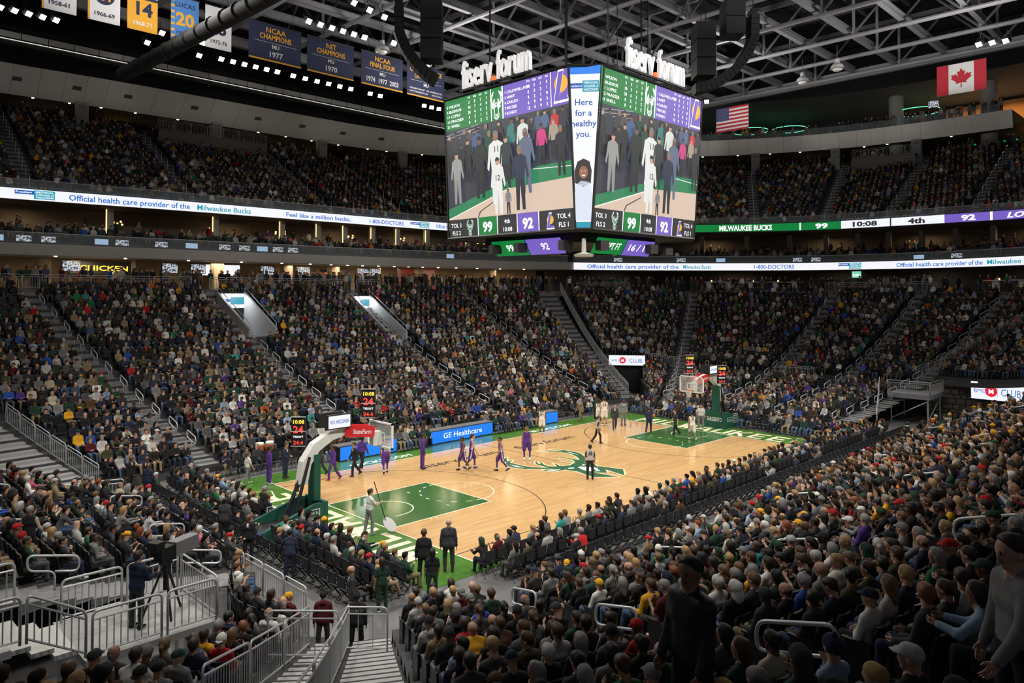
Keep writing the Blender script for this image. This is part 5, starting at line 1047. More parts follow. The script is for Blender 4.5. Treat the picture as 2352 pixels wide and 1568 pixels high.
def basket(s, label):
    t = thing('basketball_hoop', label, 'basketball hoop', (s*17.3, 0, 0)); D = s
    X = lambda x: D*(x-17.3)
    # padded base
    prof = [(16.35, 0), (16.35, 1.15), (16.75, 1.2), (18.9, .55), (19.25, .28), (19.25, 0)]
    for y in (-.72, .72):
        mb = MB(); P_ = [(X(a), b_) for a, b_ in prof]; P_ = P_ if D < 0 else P_[::-1]; mb.prism(P_, y-.06, y+.06, Matrix(((1, 0, 0, 0), (0, 0, 1, 0), (0, 1, 0, 0), (0, 0, 0, 1)))); mb.build('side_pad', M_PAD, t)
    mb = MB(); mb.box((X(16.3), 0, .6), (.16, 1.6, 1.2)); mb.build('front_pad', M_PAD, t)
    mb = MB(); mb.box((X(17.9), 0, .28), (2.5, 1.3, .3)); mb.build('ballast_box', M_BLACK, t)
    for yy, xd in ((-.80, 1), (.80, -1)):
        M = frame((X(17.35), yy, .3), (xd, 0, 0), (0, 0, 1)); mb = MB()
        for q in (((-.75, .16), (.15, .16), (.15, .185), (-.75, .185)), ((-.75, .44), (.15, .44), (.15, .465), (-.75, .465)), ((-.775, .16), (-.75, .16), (-.75, .465), (-.775, .465)), ((.125, .02), (.75, .02), (.75, .05), (.125, .05)), ((.125, .66), (.75, .66), (.75, .69), (.125, .69)), ((.72, .05), (.75, .05), (.75, .66), (.72, .66)), ((.125, .05), (.15, .05), (.15, .66), (.125, .66))): poly(mb, M, q, .01)
        mb.build('logo_frame', M_WHT, t)
        text('pad_lettering', 'Froedtert &', M_WHT, M, -.3, .24, .13, t, off=.012, width=.8)
        for i, w_ in enumerate(('MEDICAL', 'COLLEGE of', 'WISCONSIN')): text('pad_lettering', w_, M_WHT, M, .44, .48-i*.19, .12, t, off=.012, width=.5)
    if s > 0: text('pad_lettering', 'SARGENTO', M_WHT, frame((X(16.2), 0, .5), (0, -1, 0), (0, 0, 1)), 0, 0, .3, t, off=.03, width=1.2, bold=.02)
    # mast and boom
    mb = MB(); mb.prism([(X(16.25), -.24), (X(16.55), -.24), (X(16.55), .24), (X(16.25), .24)][::(1 if D > 0 else -1)], 1.15, 3.05); mb.build('mast_pad', M_PAD, t)
    mb = MB(); mb.tube([(X(17.5), -.25, .4), (X(16.75), -.2, 3.0)], .07).tube([(X(17.5), .25, .4), (X(16.75), .2, 3.0)], .07).tube([(X(17.9), 0, .4), (X(16.9), 0, 2.5)], .06).tube([(X(18.2), -.15, .4), (X(16.9), -.1, 2.2)], .03); mb.build('hydraulic_strut', mat('machine_dark', (.05, .05, .055), .4, .5), t)
    path = [(17.0, 1.9), (16.85, 2.75), (16.4, 3.35), (15.7, 3.72), (14.9, 3.85), (13.6, 3.62)]; hw = [.30, .33, .33, .31, .27, .2]; v = []
    for i, (a, z) in enumerate(path):
        p = path[max(0, i-1)]; q = path[min(len(path)-1, i+1)]; tx, tz = q[0]-p[0], q[1]-p[1]; l = math.hypot(tx, tz); nx, nz = -tz/l, tx/l; th = hw[i]*.62
        for y, o_ in ((-hw[i]*.6, -th), (hw[i]*.6, -th), (hw[i]*.6, th), (-hw[i]*.6, th)): v.append((X(a+nx*o_), y, z+nz*o_))
    n_ = len(path); f = [(i*4+j, i*4+(j+1) % 4, i*4+4+(j+1) % 4, i*4+4+j) for i in range(n_-1) for j in range(4)]+[(0, 1, 2, 3), ((n_-1)*4+3, (n_-1)*4+2, (n_-1)*4+1, (n_-1)*4)]
    mb = MB(); mb.add(v, f); mb.build('boom', M_BOOM, t)
    for yy, xd in ((-.26, 1), (.26, -1)):
        M = frame((X(14.35), yy, 3.5), (xd, 0, -.12*xd*(-D)), (0, 0, 1)); mb = MB(); plate(mb, M, -.75, .0, .75, .5, .0); q = mb.build('red_banner', mat('insurance_red', (.62, .02, .03), .5), t); text('banner_lettering', 'StateFarm', M_WHT, M, .1, .15, .2, t, off=.01, width=.95, bold=.02)
        M = frame((X(15.45), yy*1.5, 4.05), (xd, 0, 0), (0, 0, 1)); mb = MB(); mb.box((0, .28, -.06), (1.15, .62, .1), M=M); mb.build('screen_case', M_FRAME, t); mb = MB(); plate(mb, M, -.53, .02, .53, .54, .0); mb.build('small_screen', E_W, t); text('screen_lettering', 'FOX WISCONSIN', E_BL, M, 0, .2, .16, t, off=.01, width=.92, bold=.02)
    # backboard
    xb = X(13.1); mb = MB(); mb.box((xb, 0, 3.435), (.03, 1.83, 1.07)); mb.build('glass_board', M_GLASS, t)
    mb = MB()
    for y in (-.915, .915): mb.box((xb, y, 3.435), (.09, .07, 1.14))
    for z in (2.9, 3.97): mb.box((xb, 0, z), (.09, 1.9, .07))
    mb.build('board_frame', M_WHT, t); mb = MB()
    for y in (-.305, .305): mb.box((xb-D*.025, y, 3.28), (.02, .05, .46))
    for z in (3.05, 3.5): mb.box((xb-D*.025, 0, z), (.02, .66, .05))
    mb.build('target_square', M_WHT, t)
    mb = MB(); mb.box((X(13.35), 0, 3.3), (.45, .3, .6)); mb.build('board_bracket', M_BOOM, t)
    rc = X(12.72); mb = MB(); mb.tube([(rc+.229*math.cos(a), .229*math.sin(a), 3.05) for a in np.linspace(0, 2*PI, 20, endpoint=False)], .014, 6, True); mb.box((xb-D*.1, 0, 3.03), (.16, .2, .06)); mb.build('rim', M_RIM, t, True)
    mb = MB(); N_ = 12
    for i in range(N_):
        a0 = i*2*PI/N_
        for sg in (1, -1): mb.tube([(rc+r_*math.cos(a0+sg*q*PI/N_), r_*math.sin(a0+sg*q*PI/N_), z_) for q, (r_, z_) in enumerate(((.225, 3.04), (.19, 2.92), (.16, 2.8), (.135, 2.7), (.13, 2.6)))], .009, 4, cap=False)
    mb.build('net', M_NET, t)
    return t
basket(-1, 'near basketball hoop on green padded stand seen from behind'); basket(1, 'far basketball hoop on green padded stand facing the camera')
for (x, y, z, lab, rz) in ((-13.45, .45, 4.15, 'shot clock above the near backboard', None), (-15.9, 2.3, 2.95, 'shot clock on a pole left of the near hoop', None), (13.45, .35, 4.15, 'shot clock above the far backboard', None), (15.6, -.95, 3.35, 'smaller shot clock behind the far hoop screen', None)):
    t = thing('shot_clock', lab, 'clock', (x, y, z)); d = Vector((CAM[0]-x, CAM[1]-y, 0)); clockface(frame((0, 0, 0), (-d.y*.0+.708, -.706, 0), (0, 0, 1)), t)
    mb = MB(); mb.tube([(.08, .1, -z+(.9 if abs(x) > 15 else 3.9)), (.08, .1, .1)] if abs(x) > 15 else [(.08, .1, -.25), (.08, .1, .1)], .035); mb.build('pole', M_BLACK, t)
# ------------------------------------------------------------------ scorer's table boards
for i, (x0, x1, s) in enumerate(((-9.2, -5.2, ''), (-2.5, 2.95, 'GE Healthcare'), (8.1, 9.75, ''))):
    t = thing('courtside_board', ('blue courtside LED board behind the purple players', 'blue courtside LED board with white lettering at mid court', 'short blue courtside LED board beside the white bench')[i], 'led board', ((x0+x1)/2, 9.55, 0), 0, 'courtside boards')
    w = x1-x0; mb = MB(); mb.box((0, .25, .42), (w+.1, .45, .8)); mb.build('cabinet', M_BLACK, t); M = frame((0, .02, .06), (1, 0, 0), (0, 0, 1)); mb = MB(); plate(mb, M, -w/2, 0, w/2, .76, .01); mb.build('screen', E_SK, t)
    if s: text('lettering', s, E_LT, M, 0, .24, .36, t, width=3.4, off=.02)
    mb = MB(); mb.box((0, .45, .86), (w+.2, .8, .05)); mb.build('table_top', mat('table_grey', (.12, .12, .13), .5), t)
# ------------------------------------------------------------------ seats: where they are
SEATS = []     # x, y, z, heading, zone, row, index in row, k, s
def seat_rows(key, k0, k1, N, ka, holes, aw=.68, sp=.56, rows=None):
    ks = np.linspace(k0, k1, 1500)
    for i in (rows if rows is not None else range(N)):
        jj = -1
        s = (i+.52)/N; p = surf(ks, s); L = np.concatenate([[0], np.cumsum(np.linalg.norm(np.diff(p[:, :2], axis=0), axis=1))]); z = surf(ks, i/N)[:, 2]
        cuts = sorted([0-aw+.3]+[float(np.interp(k, ks, L)) for k in ka]+[L[-1]+aw-.3])
        for a, b_ in zip(cuts[:-1], cuts[1:]):
            n = int((b_-a-2*aw)/sp)
            if n < 1: continue
            for j in range(n):
                jj += 1; l = a+aw+((b_-a-2*aw)-n*sp)/2+(j+.5)*sp; k = float(np.interp(l, L, ks))
                if any(h[0]-.03 < k < h[1]+.03 and h[2]-.5/N < s < h[3]+.5/N for h in holes): continue
                x, y = np.interp(k, ks, p[:, 0]), np.interp(k, ks, p[:, 1]); e = .004; q = surf(k+e, s)-surf(k-e, s); nx, ny = -q[1], q[0]; R = ring(k)
                if nx*(R[2]-R[0])+ny*(R[3]-R[1]) > 0: nx, ny = -nx, -ny
                SEATS.append((x, y, float(np.interp(k, ks, z)), math.atan2(ny, nx)-PI/2, key, i, jj, k, s))
seat_rows('S', .3, 4.68, NS, [1.1, 1.645, 2.58, 4.0], VOMS+[(-1, .7, -1, .33)])
seat_rows('E', 4.93, 10.55, NE, [6.05, 7.42, 8.45, 9.3], [(5.0, 5.52, -1, .4), (9.25, 10.7, -1, .5), (4.9, 10.6, .395, .43)])
seat_rows('N', 11.3, 15.03, NN, [11.75, 12.6, 13.35, 14.05, 14.6], [])
seat_rows('W', 15.4, 19.5, NW, [16.9, 17.8, 18.75], [(15.68, 16.85, .06, .36)])
# upper deck
UA_ = [2.12, 3.15, 3.98, 4.75, 8.62, 9.5, 10.35, 11.3]
for i in range(UN):
    ks = np.linspace(1.5, 12.4, 1600); p = ufn(ks, .5+i*UT+.42); L = np.concatenate([[0], np.cumsum(np.linalg.norm(np.diff(p, axis=0), axis=1))]); al = [float(np.interp(k, ks, L)) for k in UA_]
    for l in np.arange(.4, L[-1], .56):
        if min(abs(l-a) for a in al) < .75: continue
        k = float(np.interp(l, L, ks)); nn = -unormal(np.array([k]))[0]; q = ufn(np.array([k]), .5+i*UT+.42)[0]
        SEATS.append((q[0], q[1], ZU0+i*UR, math.atan2(nn[1], nn[0])-PI/2, 'U', i, 0, k, 0))
# suite terraces
for i in range(3):
    ks = np.linspace(.6, 10.2, 1200); p = ringpts(ks, 1.5+i*.95); L = np.concatenate([[0], np.cumsum(np.linalg.norm(np.diff(p, axis=0), axis=1))])
    for l in np.arange(.4, L[-1], .62):
        if (l % 6.2) < 1.0: continue
        k = float(np.interp(l, L, ks)); R = ring(k); d = R[0:2]-R[2:4]; q = ringpts(np.array([k]), 1.5+i*.95)[0]
        SEATS.append((q[0], q[1], 13.5+i*.2, math.atan2(d[1], d[0])-PI/2, 'B', i, 0, k, 0))
_S = np.array([s[:4] for s in SEATS]); _u, _v, _d = px(_S[:, :3]+np.array([0, 0, .9]))
_in = (_d > 3.2) & (_u > -150) & (_u < 2510) & (_v > -50) & (_v < 1780)
SEATS = [s+(float(d),) for s, d, k in zip(SEATS, _d, _in) if k]
# ------------------------------------------------------------------ seat shapes
M_SEAT = mat('seat_black', (.014, .014, .016), .45, bump=.1, nscale=20); M_SEATF = mat('seat_fabric', (.022, .022, .026), .8)
def seat_parts(up):
    bk = MB(); V = []; 
    for (z, y, w) in ((.42, -.17, .23), (.62, -.215, .245), (.82, -.245, .24), (.90, -.255, .19)): V.append((z, y, w))
    vs = []
    for z, y, w in V: vs += [(-w, y+.02, z), (-w*.5, y-.015, z), (w*.5, y-.015, z), (w, y+.02, z), (w, y+.055, z), (w*.5, y+.03, z), (-w*.5, y+.03, z), (-w, y+.055, z)]
    f = []
    for i in range(3):
        for j in range(8): f.append((i*8+j, i*8+(j+1) % 8, i*8+8+(j+1) % 8, i*8+8+j))
    f += [tuple(reversed(range(8))), tuple(range(24, 32))]; bk.add(vs, f)
    pn = MB()
    if up: pn.box((0, -.06, .60), (.44, .09, .42))
    else: pn.box((0, .06, .44), (.44, .44, .09))
    st = MB(); st.box((-.26, 0, .32), (.05, .36, .64)); st.box((-.26, .03, .655), (.06, .4, .035))
    return bk.mesh('backrest', M_SEAT), pn.mesh('seat_pan', M_SEATF), st.mesh('standard', M_SEAT)
SEAT_UP, SEAT_DN = seat_parts(True), seat_parts(False)
# folding chairs on the floor
def fchair():
    b_ = MB(); b_.box((0, -.235, .74), (.42, .035, .34)); s = MB(); s.box((0, .02, .45), (.42, .42, .05)); fr = []
    for x in (-.22, .22):
        m = MB(); m.tube([(x, .24, 0), (x, -.22, .58), (x, -.26, .92)], .014, 5).tube([(x, -.26, 0), (x, .2, .45)], .014, 5); fr.append(m.mesh('leg_frame', M_BLACK))
    return b_.mesh('backrest', M_SEATF), s.mesh('seat', M_SEATF), fr
FC = fchair(); FCHAIRS = []
def add_fc(x, y, h, occ, zone, row, j): FCHAIRS.append((x, y, .0 if zone != 'N' else -.0, h, zone, row, j, occ))
for r, y in enumerate((-8.95, -9.9, -10.85)):
    for j, x in enumerate(np.arange(-14.9+r*.45, 21.5, .56)): add_fc(x, y, 0, rnd.random() < (.97, .93, .12)[r], 'courtside', r, j)
for r, x in enumerate((-17.75, -18.7, -19.6)):
    for j, y in enumerate(np.arange(9.2, -8.2, -.56)):
        if -1.2 < y < 1.3 and r < 2: continue
        add_fc(x, y, -PI/2, rnd.random() < (.95, .9, .25)[r], 'baseline', r, j)
for r, x in enumerate((17.75, 18.6)):
    for j, y in enumerate(np.arange(8.6, -9.4, -.56)):
        if -1.1 < y < 1.1: continue
        add_fc(x, y, PI/2, rnd.random() < .96, 'far baseline', r, j)
for j, x in enumerate(np.arange(-15.2, -9.4, .62)): add_fc(x, 10.35, PI, x > -9.9, 'visitor bench', 0, j)
for j, x in enumerate(np.arange(-15.2, -9.4, .6)): add_fc(x, 11.35, PI, rnd.random() < .6, 'visitor bench', 1, j)
for j, x in enumerate(np.arange(9.9, 15.8, .62)): add_fc(x, 10.35, PI, rnd.random() < .35, 'home bench', 0, j)
for j, x in enumerate(np.arange(9.9, 17.5, .6)): add_fc(x, 11.35, PI, rnd.random() < .8, 'home bench', 1, j)
for j, x in enumerate(np.arange(-5.0, -2.7, .56)): add_fc(x, 9.7, PI, True, 'courtside gap', 0, j)
for j, x in enumerate(np.arange(3.4, 8.0, .58)): add_fc(x, 9.7, PI, True, 'courtside gap', 1, j)
for j, x in enumerate(np.arange(-9, 9.5, .62)): add_fc(x, 10.75, PI, True, 'press row', 0, j)
ZN = {'courtside': 'near sideline', 'baseline': 'near baseline', 'far baseline': 'far baseline', 'visitor bench': 'visitor bench by the far sideline', 'home bench': 'home bench by the far sideline', 'courtside gap': 'far sideline between blue boards', 'press row': 'press row behind the blue boards'}
_fd = px(np.array([(c[0], c[1], .5) for c in FCHAIRS]))[2]; fcv, fcf, fco = [], [], 0
for n_, q_ in enumerate(np.argsort(_fd)):
    x, y, z, h, zone, row, j, occ = FCHAIRS[q_]
    if n_ < 290:
        o = thing('folding_chair', '%s folding chair of the %s row, %s, %s' % (ORD[j], ORD[row], ZN[zone], 'occupied' if occ else 'empty'), 'chair', (x, y, .005), h, 'black folding chairs on the arena floor')
        link('backrest', FC[0], o); link('seat', FC[1], o)
        for m in FC[2]: link('leg_frame', m, o)
    else:
        for m in (FC[0], FC[1], *FC[2]):
            V = np.array([v.co for v in m.vertices]); M = Matrix.Rotation(h, 3, 'Z'); V = V@np.array(M).T+np.array([x, y, .005]); fcv.append(V); fcf += [tuple(i+fco for i in p.vertices) for p in m.polygons]; fco += len(V)
mb = MB(); mb.add(np.concatenate(fcv), fcf); tag(mb.build('bench_chairs', M_SEATF), 'black chairs of the far benches, press row and far baseline', 'chairs', None, 'stuff')
# ------------------------------------------------------------------ spectators
SP = {   # seated poses: body, head frame
 'lap': sit((((.16, .28, -1), (-.22, .85, -.25)), ((-.16, .28, -1), (.22, .85, -.25)))),
 'lean': sit((((.12, .75, -.8), (-.25, .9, .1)), ((-.12, .75, -.8), (.25, .9, .1))), up=(0, .5, 1)),
 'cross': sit((((.2, .25, -1), (-.95, .55, .1)), ((-.2, .25, -1), (.95, .6, .0))), look=(.25, .05)),
 'chin': sit((((.15, .55, -.9), (-.35, .15, 1)), ((-.18, .3, -1), (.75, .7, -.1))), look=(-.3, .05)),
 'slouch': sit((((.2, .15, -1), (-.3, .9, -.2)), ((-.2, .15, -1), (.3, .9, -.2))), up=(0, -.24, 1), legs=(((.3, 1, -.03), (0, .3, -1)), ((-.3, 1, -.03), (0, .25, -1))), outfit='hoodie', look=(.1, 0)),
 'phone': sit((((.14, .45, -1), (-.35, .75, .6)), ((-.14, .45, -1), (.35, .75, .6))), look=(0, -.35), outfit='tee'),
 'left': sit((((.16, .28, -1), (-.22, .85, -.25)), ((-.2, .2, -1), (.3, .9, -.1))), look=(.8, 0), outfit='coat', bulk=1.07),
 'right': sit((((.2, .2, -1), (-.3, .9, -.1)), ((-.16, .28, -1), (.22, .85, -.25))), look=(-.8, 0), outfit='hoodie'),
 'clap': sit((((.16, .4, -1), (-.5, .8, .75)), ((-.16, .4, -1), (.5, .8, .75)))),
}
STD = {'stand': stand(outfit='casual'), 'stand2': stand(a_r=((.15, .1, -1), (-.5, .8, .1)), a_l=((-.15, .1, -1), (.5, .8, .0)), outfit='hoodie'), 'stand3': stand(outfit='tee', look=(.5, 0))}
# coarse versions for the far crowd
_tmp = bpy.data.scenes.new('thinning')
def coarse(part, tris, prims=None):
    me = to_mesh('coarse', part, [M_EYE]*8); o = bpy.data.objects.new('coarse', me); _tmp.collection.objects.link(o); t = len(part[1])*2; md = o.modifiers.new('d', 'DECIMATE'); md.ratio = tris/t; md.use_collapse_triangulate = True
    vl = _tmp.view_layers[0]; vl.update(); e = o.evaluated_get(vl.depsgraph).to_mesh(); e.calc_loop_triangles()
    n = len(e.vertices); V = np.zeros(n*3, np.float32); e.vertices.foreach_get('co', V); m = len(e.loop_triangles); F = np.zeros(m*3, np.int32); e.loop_triangles.foreach_get('vertices', F); L = np.zeros(m, np.int32); e.loop_triangles.foreach_get('material_index', L)
    o.evaluated_get(vl.depsgraph).to_mesh_clear(); bpy.data.objects.remove(o); bpy.data.meshes.remove(me)
    V, F = V.reshape(-1, 3).astype(float), F.reshape(-1, 3); _, ui = np.unique(np.sort(F, 1), axis=0, return_index=True); ui = np.sort(ui); F, L = F[ui], L[ui]; ok = (F[:, 0] != F[:, 1]) & (F[:, 1] != F[:, 2]) & (F[:, 0] != F[:, 2]); F, L = F[ok], L[ok]
    if prims:   # colour every facet like the nearest facet of the fine body
        C = V[F].mean(1); kd = KDTree(len(part[1]))
        for i, c in enumerate(part[0][part[1]].mean(1)): kd.insert(c, i)
        kd.balance(); L = np.array([part[2][kd.find(c)[1]] for c in C])
    return V, F, L
LOD = {}
for nm, (part, hm, en) in list(SP.items())+list(STD.items()):
    low = grow(FAR[id(part[0])], .036, .03); l1 = coarse(low, 340, True)
    LOD[nm] = [coarse(part, 1100) if nm in SP else l1, l1, coarse(low, 230, True), coarse(low, 130, True)]
HL = {nm: [coarse(p, t) for t in (130, 60, 38, 24)] for nm, p in HAIR.items()}
bpy.data.scenes.remove(_tmp)
TOPW = [('black', 24), ('charcoal', 14), ('dark grey', 10), ('grey', 9), ('light grey', 4.5), ('white', 4.5), ('navy', 8), ('blue', 1.1), ('pale blue', 2.5), ('dark green', 9), ('green', .9), ('olive', 3), ('tan', 3), ('brown', 3), ('red', 1.3), ('maroon', 1.6), ('gold', 1.3), ('purple', 1.0), ('pink', .3), ('orange', .4), ('teal', .3), ('cream', 1.2), ('denim', 2)]
_tn = [t for t, w in TOPW]; _tw = np.cumsum([w for t, w in TOPW]); _tw = _tw/_tw[-1]
def pick_top(): return _tn[int(np.searchsorted(_tw, rnd.random()))]
HN = ['short']*10+['long']*6+['balding']*2+['ponytail']*2+['cap']*4+['cap_back']*1+['beanie']*1+['bun']*1+[None]*1+['afro']*1+['hood']*1
HC = ['black']*6+['dark brown']*8+['brown']*6+['light brown']*3+['blond']*4+['grey']*4+['white']*1+['red']*1
CAPC = ['black', 'black', 'white', 'dark green', 'dark green', 'grey', 'navy', 'light grey', 'red', 'gold', 'charcoal']
def pick_look():
    h = rnd.choice(HN); hc = rnd.choice(HC); sk = rnd.choices(range(5), (38, 30, 12, 12, 8))[0]
    if sk >= 3: hc = 'black' if rnd.random() < .8 else 'dark brown'
    if h == 'afro' and sk < 3: h = 'short'
    if h == 'balding': hc = rnd.choice(['grey', 'brown', 'white', 'dark brown', 'grey'])
    cap = rnd.choice(CAPC) if h in ('cap', 'cap_back', 'beanie', 'hood') else None
    return h, hc, sk, pick_top(), rnd.choice(['denim', 'black', 'charcoal', 'denim', 'navy', 'tan', 'dark grey']), cap
PN = list(SP)
occ = {'S': .93, 'E': .93, 'N': .97, 'W': .965, 'U': .87, 'B': .62}
SITTERS = []      # (x, y, z, heading, depth, info)
for s in SEATS:
    x, y, z, h, key, i, j, k, ss, d = s
    o_ = occ[key]
    if key == 'S' and ((1.2 < k < 1.5 and 13 < i < 15) or (3.0 < k < 3.3 and 12 < i < 14)): o_ = .55
    if rnd.random() < o_: SITTERS.append((x, y, z, h, d, key, i, j, k))
for x, y, z, h, zone, row, j, oc in FCHAIRS:
    if oc:
        d = float(px((x, y, .9))[2][0])
        if d > 3: SITTERS.append((x, y, .0, h, d, zone, row, j, 0))
SITTERS.sort(key=lambda q: q[4])
_P = np.array([(q[0], q[1], q[2]+.95) for q in SITTERS]); _u, _v, _d = px(_P); vis = (_u > -25) & (_u < 2377) & (_v > 0) & (_v < 1590)
near = []; rest = []
for q, v in zip(SITTERS, vis): (near if v and len(near) < 300 else rest).append(q)
# ---- the 300 that show largest, each on its own
SPM = {n: to_mesh('person_'+n, SP[n][0], [M_EYE]*8) for n in PN}
GARM = {'lap': 'jacket', 'lean': 'sweater', 'cross': 'sweater', 'chin': 'jacket', 'slouch': 'hoodie', 'phone': 'T-shirt', 'left': 'padded coat', 'right': 'hoodie', 'clap': 'shirt'}
HW = {'short': 'short %s hair', 'long': 'long %s hair', 'balding': 'balding %s hair', 'ponytail': '%s ponytail', 'bun': '%s hair bun', 'afro': 'round %s hair', 'cap': '%s cap', 'cap_back': 'backward %s cap', 'beanie': '%s knit hat', 'hood': '%s hood'}
SIDE = {'N': 'near sideline', 'W': 'near basket', 'courtside': 'courtside chairs', 'baseline': 'baseline chairs'}
def ordw(n): return ORD[n] if n < len(ORD) else 'number %d' % (n+1)
for q in near:
    x, y, z, h, d, key, i, j, k = q
    hair, hc, sk, top, bot, cap = pick_look(); pose = rnd.choice(PN)
    hd = HW[hair] % (cap or hc) if hair else 'shaved head'
    lab = 'spectator in %s %s, %s, %s of %s row, %s' % (top, GARM[pose], hd, ORD[j], ORD[i], SIDE.get(key, key))
    o = link('person', SPM[pose], None, (x, y, z), h+rnd.uniform(-.14, .14)); sc = rnd.uniform(.95, 1.04); o.scale = (sc, sc, sc); tag(o, lab, 'person', 'spectators nearest the camera')
    bm_ = body_mats(SKINS[sk], top, bot, rnd.choice(['black', 'white', 'brown', 'grey']))
    for n_, sl in enumerate(o.material_slots): sl.link = 'OBJECT'; sl.material = bm_[n_]
    if hair:
        c = link({'cap': 'cap', 'cap_back': 'cap', 'beanie': 'knit_hat', 'hood': 'hood'}.get(hair, 'hair'), HAIR_ME[hair], o); c.matrix_local = Matrix(SP[pose][1].tolist()); c.material_slots[0].link = 'OBJECT'; c.material_slots[0].material = CL[cap] if cap else HM_[hc]
# ---- everyone else: one mesh
M_CROWD = bpy.data.materials.new('crowd_clothes'); M_CROWD.use_nodes = True
_at = M_CROWD.node_tree.nodes.new('ShaderNodeAttribute'); _at.attribute_name = 'col'; _b = M_CROWD.node_tree.nodes['Principled BSDF']; M_CROWD.node_tree.links.new(_at.outputs['Color'], _b.inputs['Base Color']); _b.inputs['Roughness'].default_value = .8; _b.inputs['Specular IOR Level'].default_value = .2
SKC = [(.52, .30, .21), (.44, .245, .16), (.30, .155, .09), (.14, .066, .037), (.066, .032, .02)]
cv, cf, cc_, co = [], [], [], 0
def put(part, M, pal):
    global co
    V, F, L = part; cv.append((V@M[:3, :3].T+M[:3, 3]).astype(np.float32)); cf.append(F+co); cc_.append(pal[L]); co += len(V)
def put_person(pose, lod, x, y, z, h, sc=1.0):
    hair, hc, sk, top, bot, cap = pick_look(); s_ = sc*rnd.uniform(.93, 1.04)
    c, s = math.cos(h)*s_, math.sin(h)*s_; M = np.array([[c, -s, 0, x], [s, c, 0, y], [0, 0, s_, z], [0, 0, 0, 1.0]])
    jit = rnd.uniform(.8, 1.25); pal = np.array([SKC[sk], tuple(v*jit for v in TOPS[top]), TOPS[bot], (.02, .02, .02), TOPS[top] if rnd.random() < .6 else (.6, .6, .58), (.03, .03, .03), (.03, .02, .02), (.2, .08, .07)], np.float32)
    put(LOD[pose][lod], M, pal)
    if hair: put(HL[hair][lod], M@(SP[pose] if pose in SP else STD[pose])[1], np.array([TOPS[cap] if cap else HAIRC[hc]], np.float32))
for q in rest:
    x, y, z, h, d, key, i, j, k = q
    put_person(rnd.choice(PN), 0 if d < 22 else (1 if d < 44 else (3 if key == 'U' else 2)), x, y, z, h+rnd.uniform(-.2, .2))
# people standing on the concourses, in the suites and at the back of the upper deck
for k in np.arange(.9, 9.9, .024):
    for off in (.55, 1.6, 3.0):
        kk2 = k+rnd.uniform(-.012, .012)
        if rnd.random() > (.42 if k < 4.9 else .2): continue
        p = ringpts(np.array([kk2]), off+rnd.uniform(-.3, .5))[0]; R = ring(kk2); d = R[0:2]-R[2:4]
        put_person(rnd.choice(['stand', 'stand2', 'stand3']), 2, p[0], p[1], 10.0, math.atan2(d[1], d[0])-PI/2+rnd.uniform(-.7, .7))
    if rnd.random() < .16:
        p = ringpts(np.array([k]), 5.2+rnd.uniform(0, 2))[0]; put_person(rnd.choice(['stand', 'stand2', 'stand3']), 2, p[0], p[1], 14.1, rnd.uniform(0, 6.3))
for k in np.arange(1.8, 12.2, .022):
    if rnd.random() < .22: p = ufn(np.array([k]), TB+rnd.uniform(.6, 3))[0]; nn = -unormal(np.array([k]))[0]; put_person(rnd.choice(['stand', 'stand2', 'stand3']), 2, p[0], p[1], ZT, math.atan2(nn[1], nn[0])-PI/2+rnd.uniform(-.8, .8))
for k in np.arange(7.2, 11.2, .03):
    if rnd.random() < .5: p = ufn(np.array([k]), TB-.9+rnd.uniform(0, 2))[0]; nn = -unormal(np.array([k]))[0]; put_person(rnd.choice(['stand', 'stand2', 'stand3']), 2, p[0], p[1], ZT+3.85, math.atan2(nn[1], nn[0])-PI/2+rnd.uniform(-.8, .8))
V = np.concatenate(cv); F = np.concatenate(cf); C3 = np.concatenate(cc_)
me = to_mesh('spectator_crowd', (V, F, np.zeros(len(F), np.int32)), [M_CROWD], check=False); ca_ = me.color_attributes.new('col', 'BYTE_COLOR', 'CORNER')
srgb = np.where(C3 <= .0031308, C3*12.92, 1.055*np.power(np.maximum(C3, 1e-6), 1/2.4)-.055); c4 = np.ones((len(F), 3, 4), np.float32); c4[:, :, :3] = C3[:, None, :]
ca_.data.foreach_set('color', c4.ravel())
crowd = link('spectator_crowd', me); tag(crowd, 'thousands of seated and standing spectators filling all the other seats', 'crowd', None, 'stuff')
CROWD_TRIS = len(F)
# ---- seats: the 300 nearest on their own, the rest as one mesh
full = set((round(q[0], 3), round(q[1], 3)) for q in SITTERS); nearset = []; sv, sf, so = [], [], 0
lowb = [np.array([(-.22, -.2, .42), (.22, -.2, .42), (.2, -.25, .9), (-.2, -.25, .9), (-.22, -.15, .42), (.22, -.15, .42), (.2, -.2, .9), (-.2, -.2, .9)]), np.array([(0, 3, 2, 1), (4, 5, 6, 7), (2, 3, 7, 6), (0, 4, 7, 3), (1, 2, 6, 5)])]
def lowpan(up): 
    a = np.array([(-.22, -.12, .42), (.22, -.12, .42), (.22, -.12, .82), (-.22, -.12, .82), (-.22, -.03, .42), (.22, -.03, .42), (.22, -.03, .82), (-.22, -.03, .82)]) if up else np.array([(-.22, -.16, .40), (.22, -.16, .40), (.22, -.16, .49), (-.22, -.16, .49), (-.22, .27, .40), (.22, .27, .40), (.22, .27, .49), (-.22, .27, .49)])
    return [a, np.array([(0, 3, 2, 1), (4, 5, 6, 7), (2, 3, 7, 6), (0, 4, 7, 3), (1, 2, 6, 5)])]
LP = {True: lowpan(True), False: lowpan(False)}
SEATS.sort(key=lambda s: s[-1]); cnt = 0
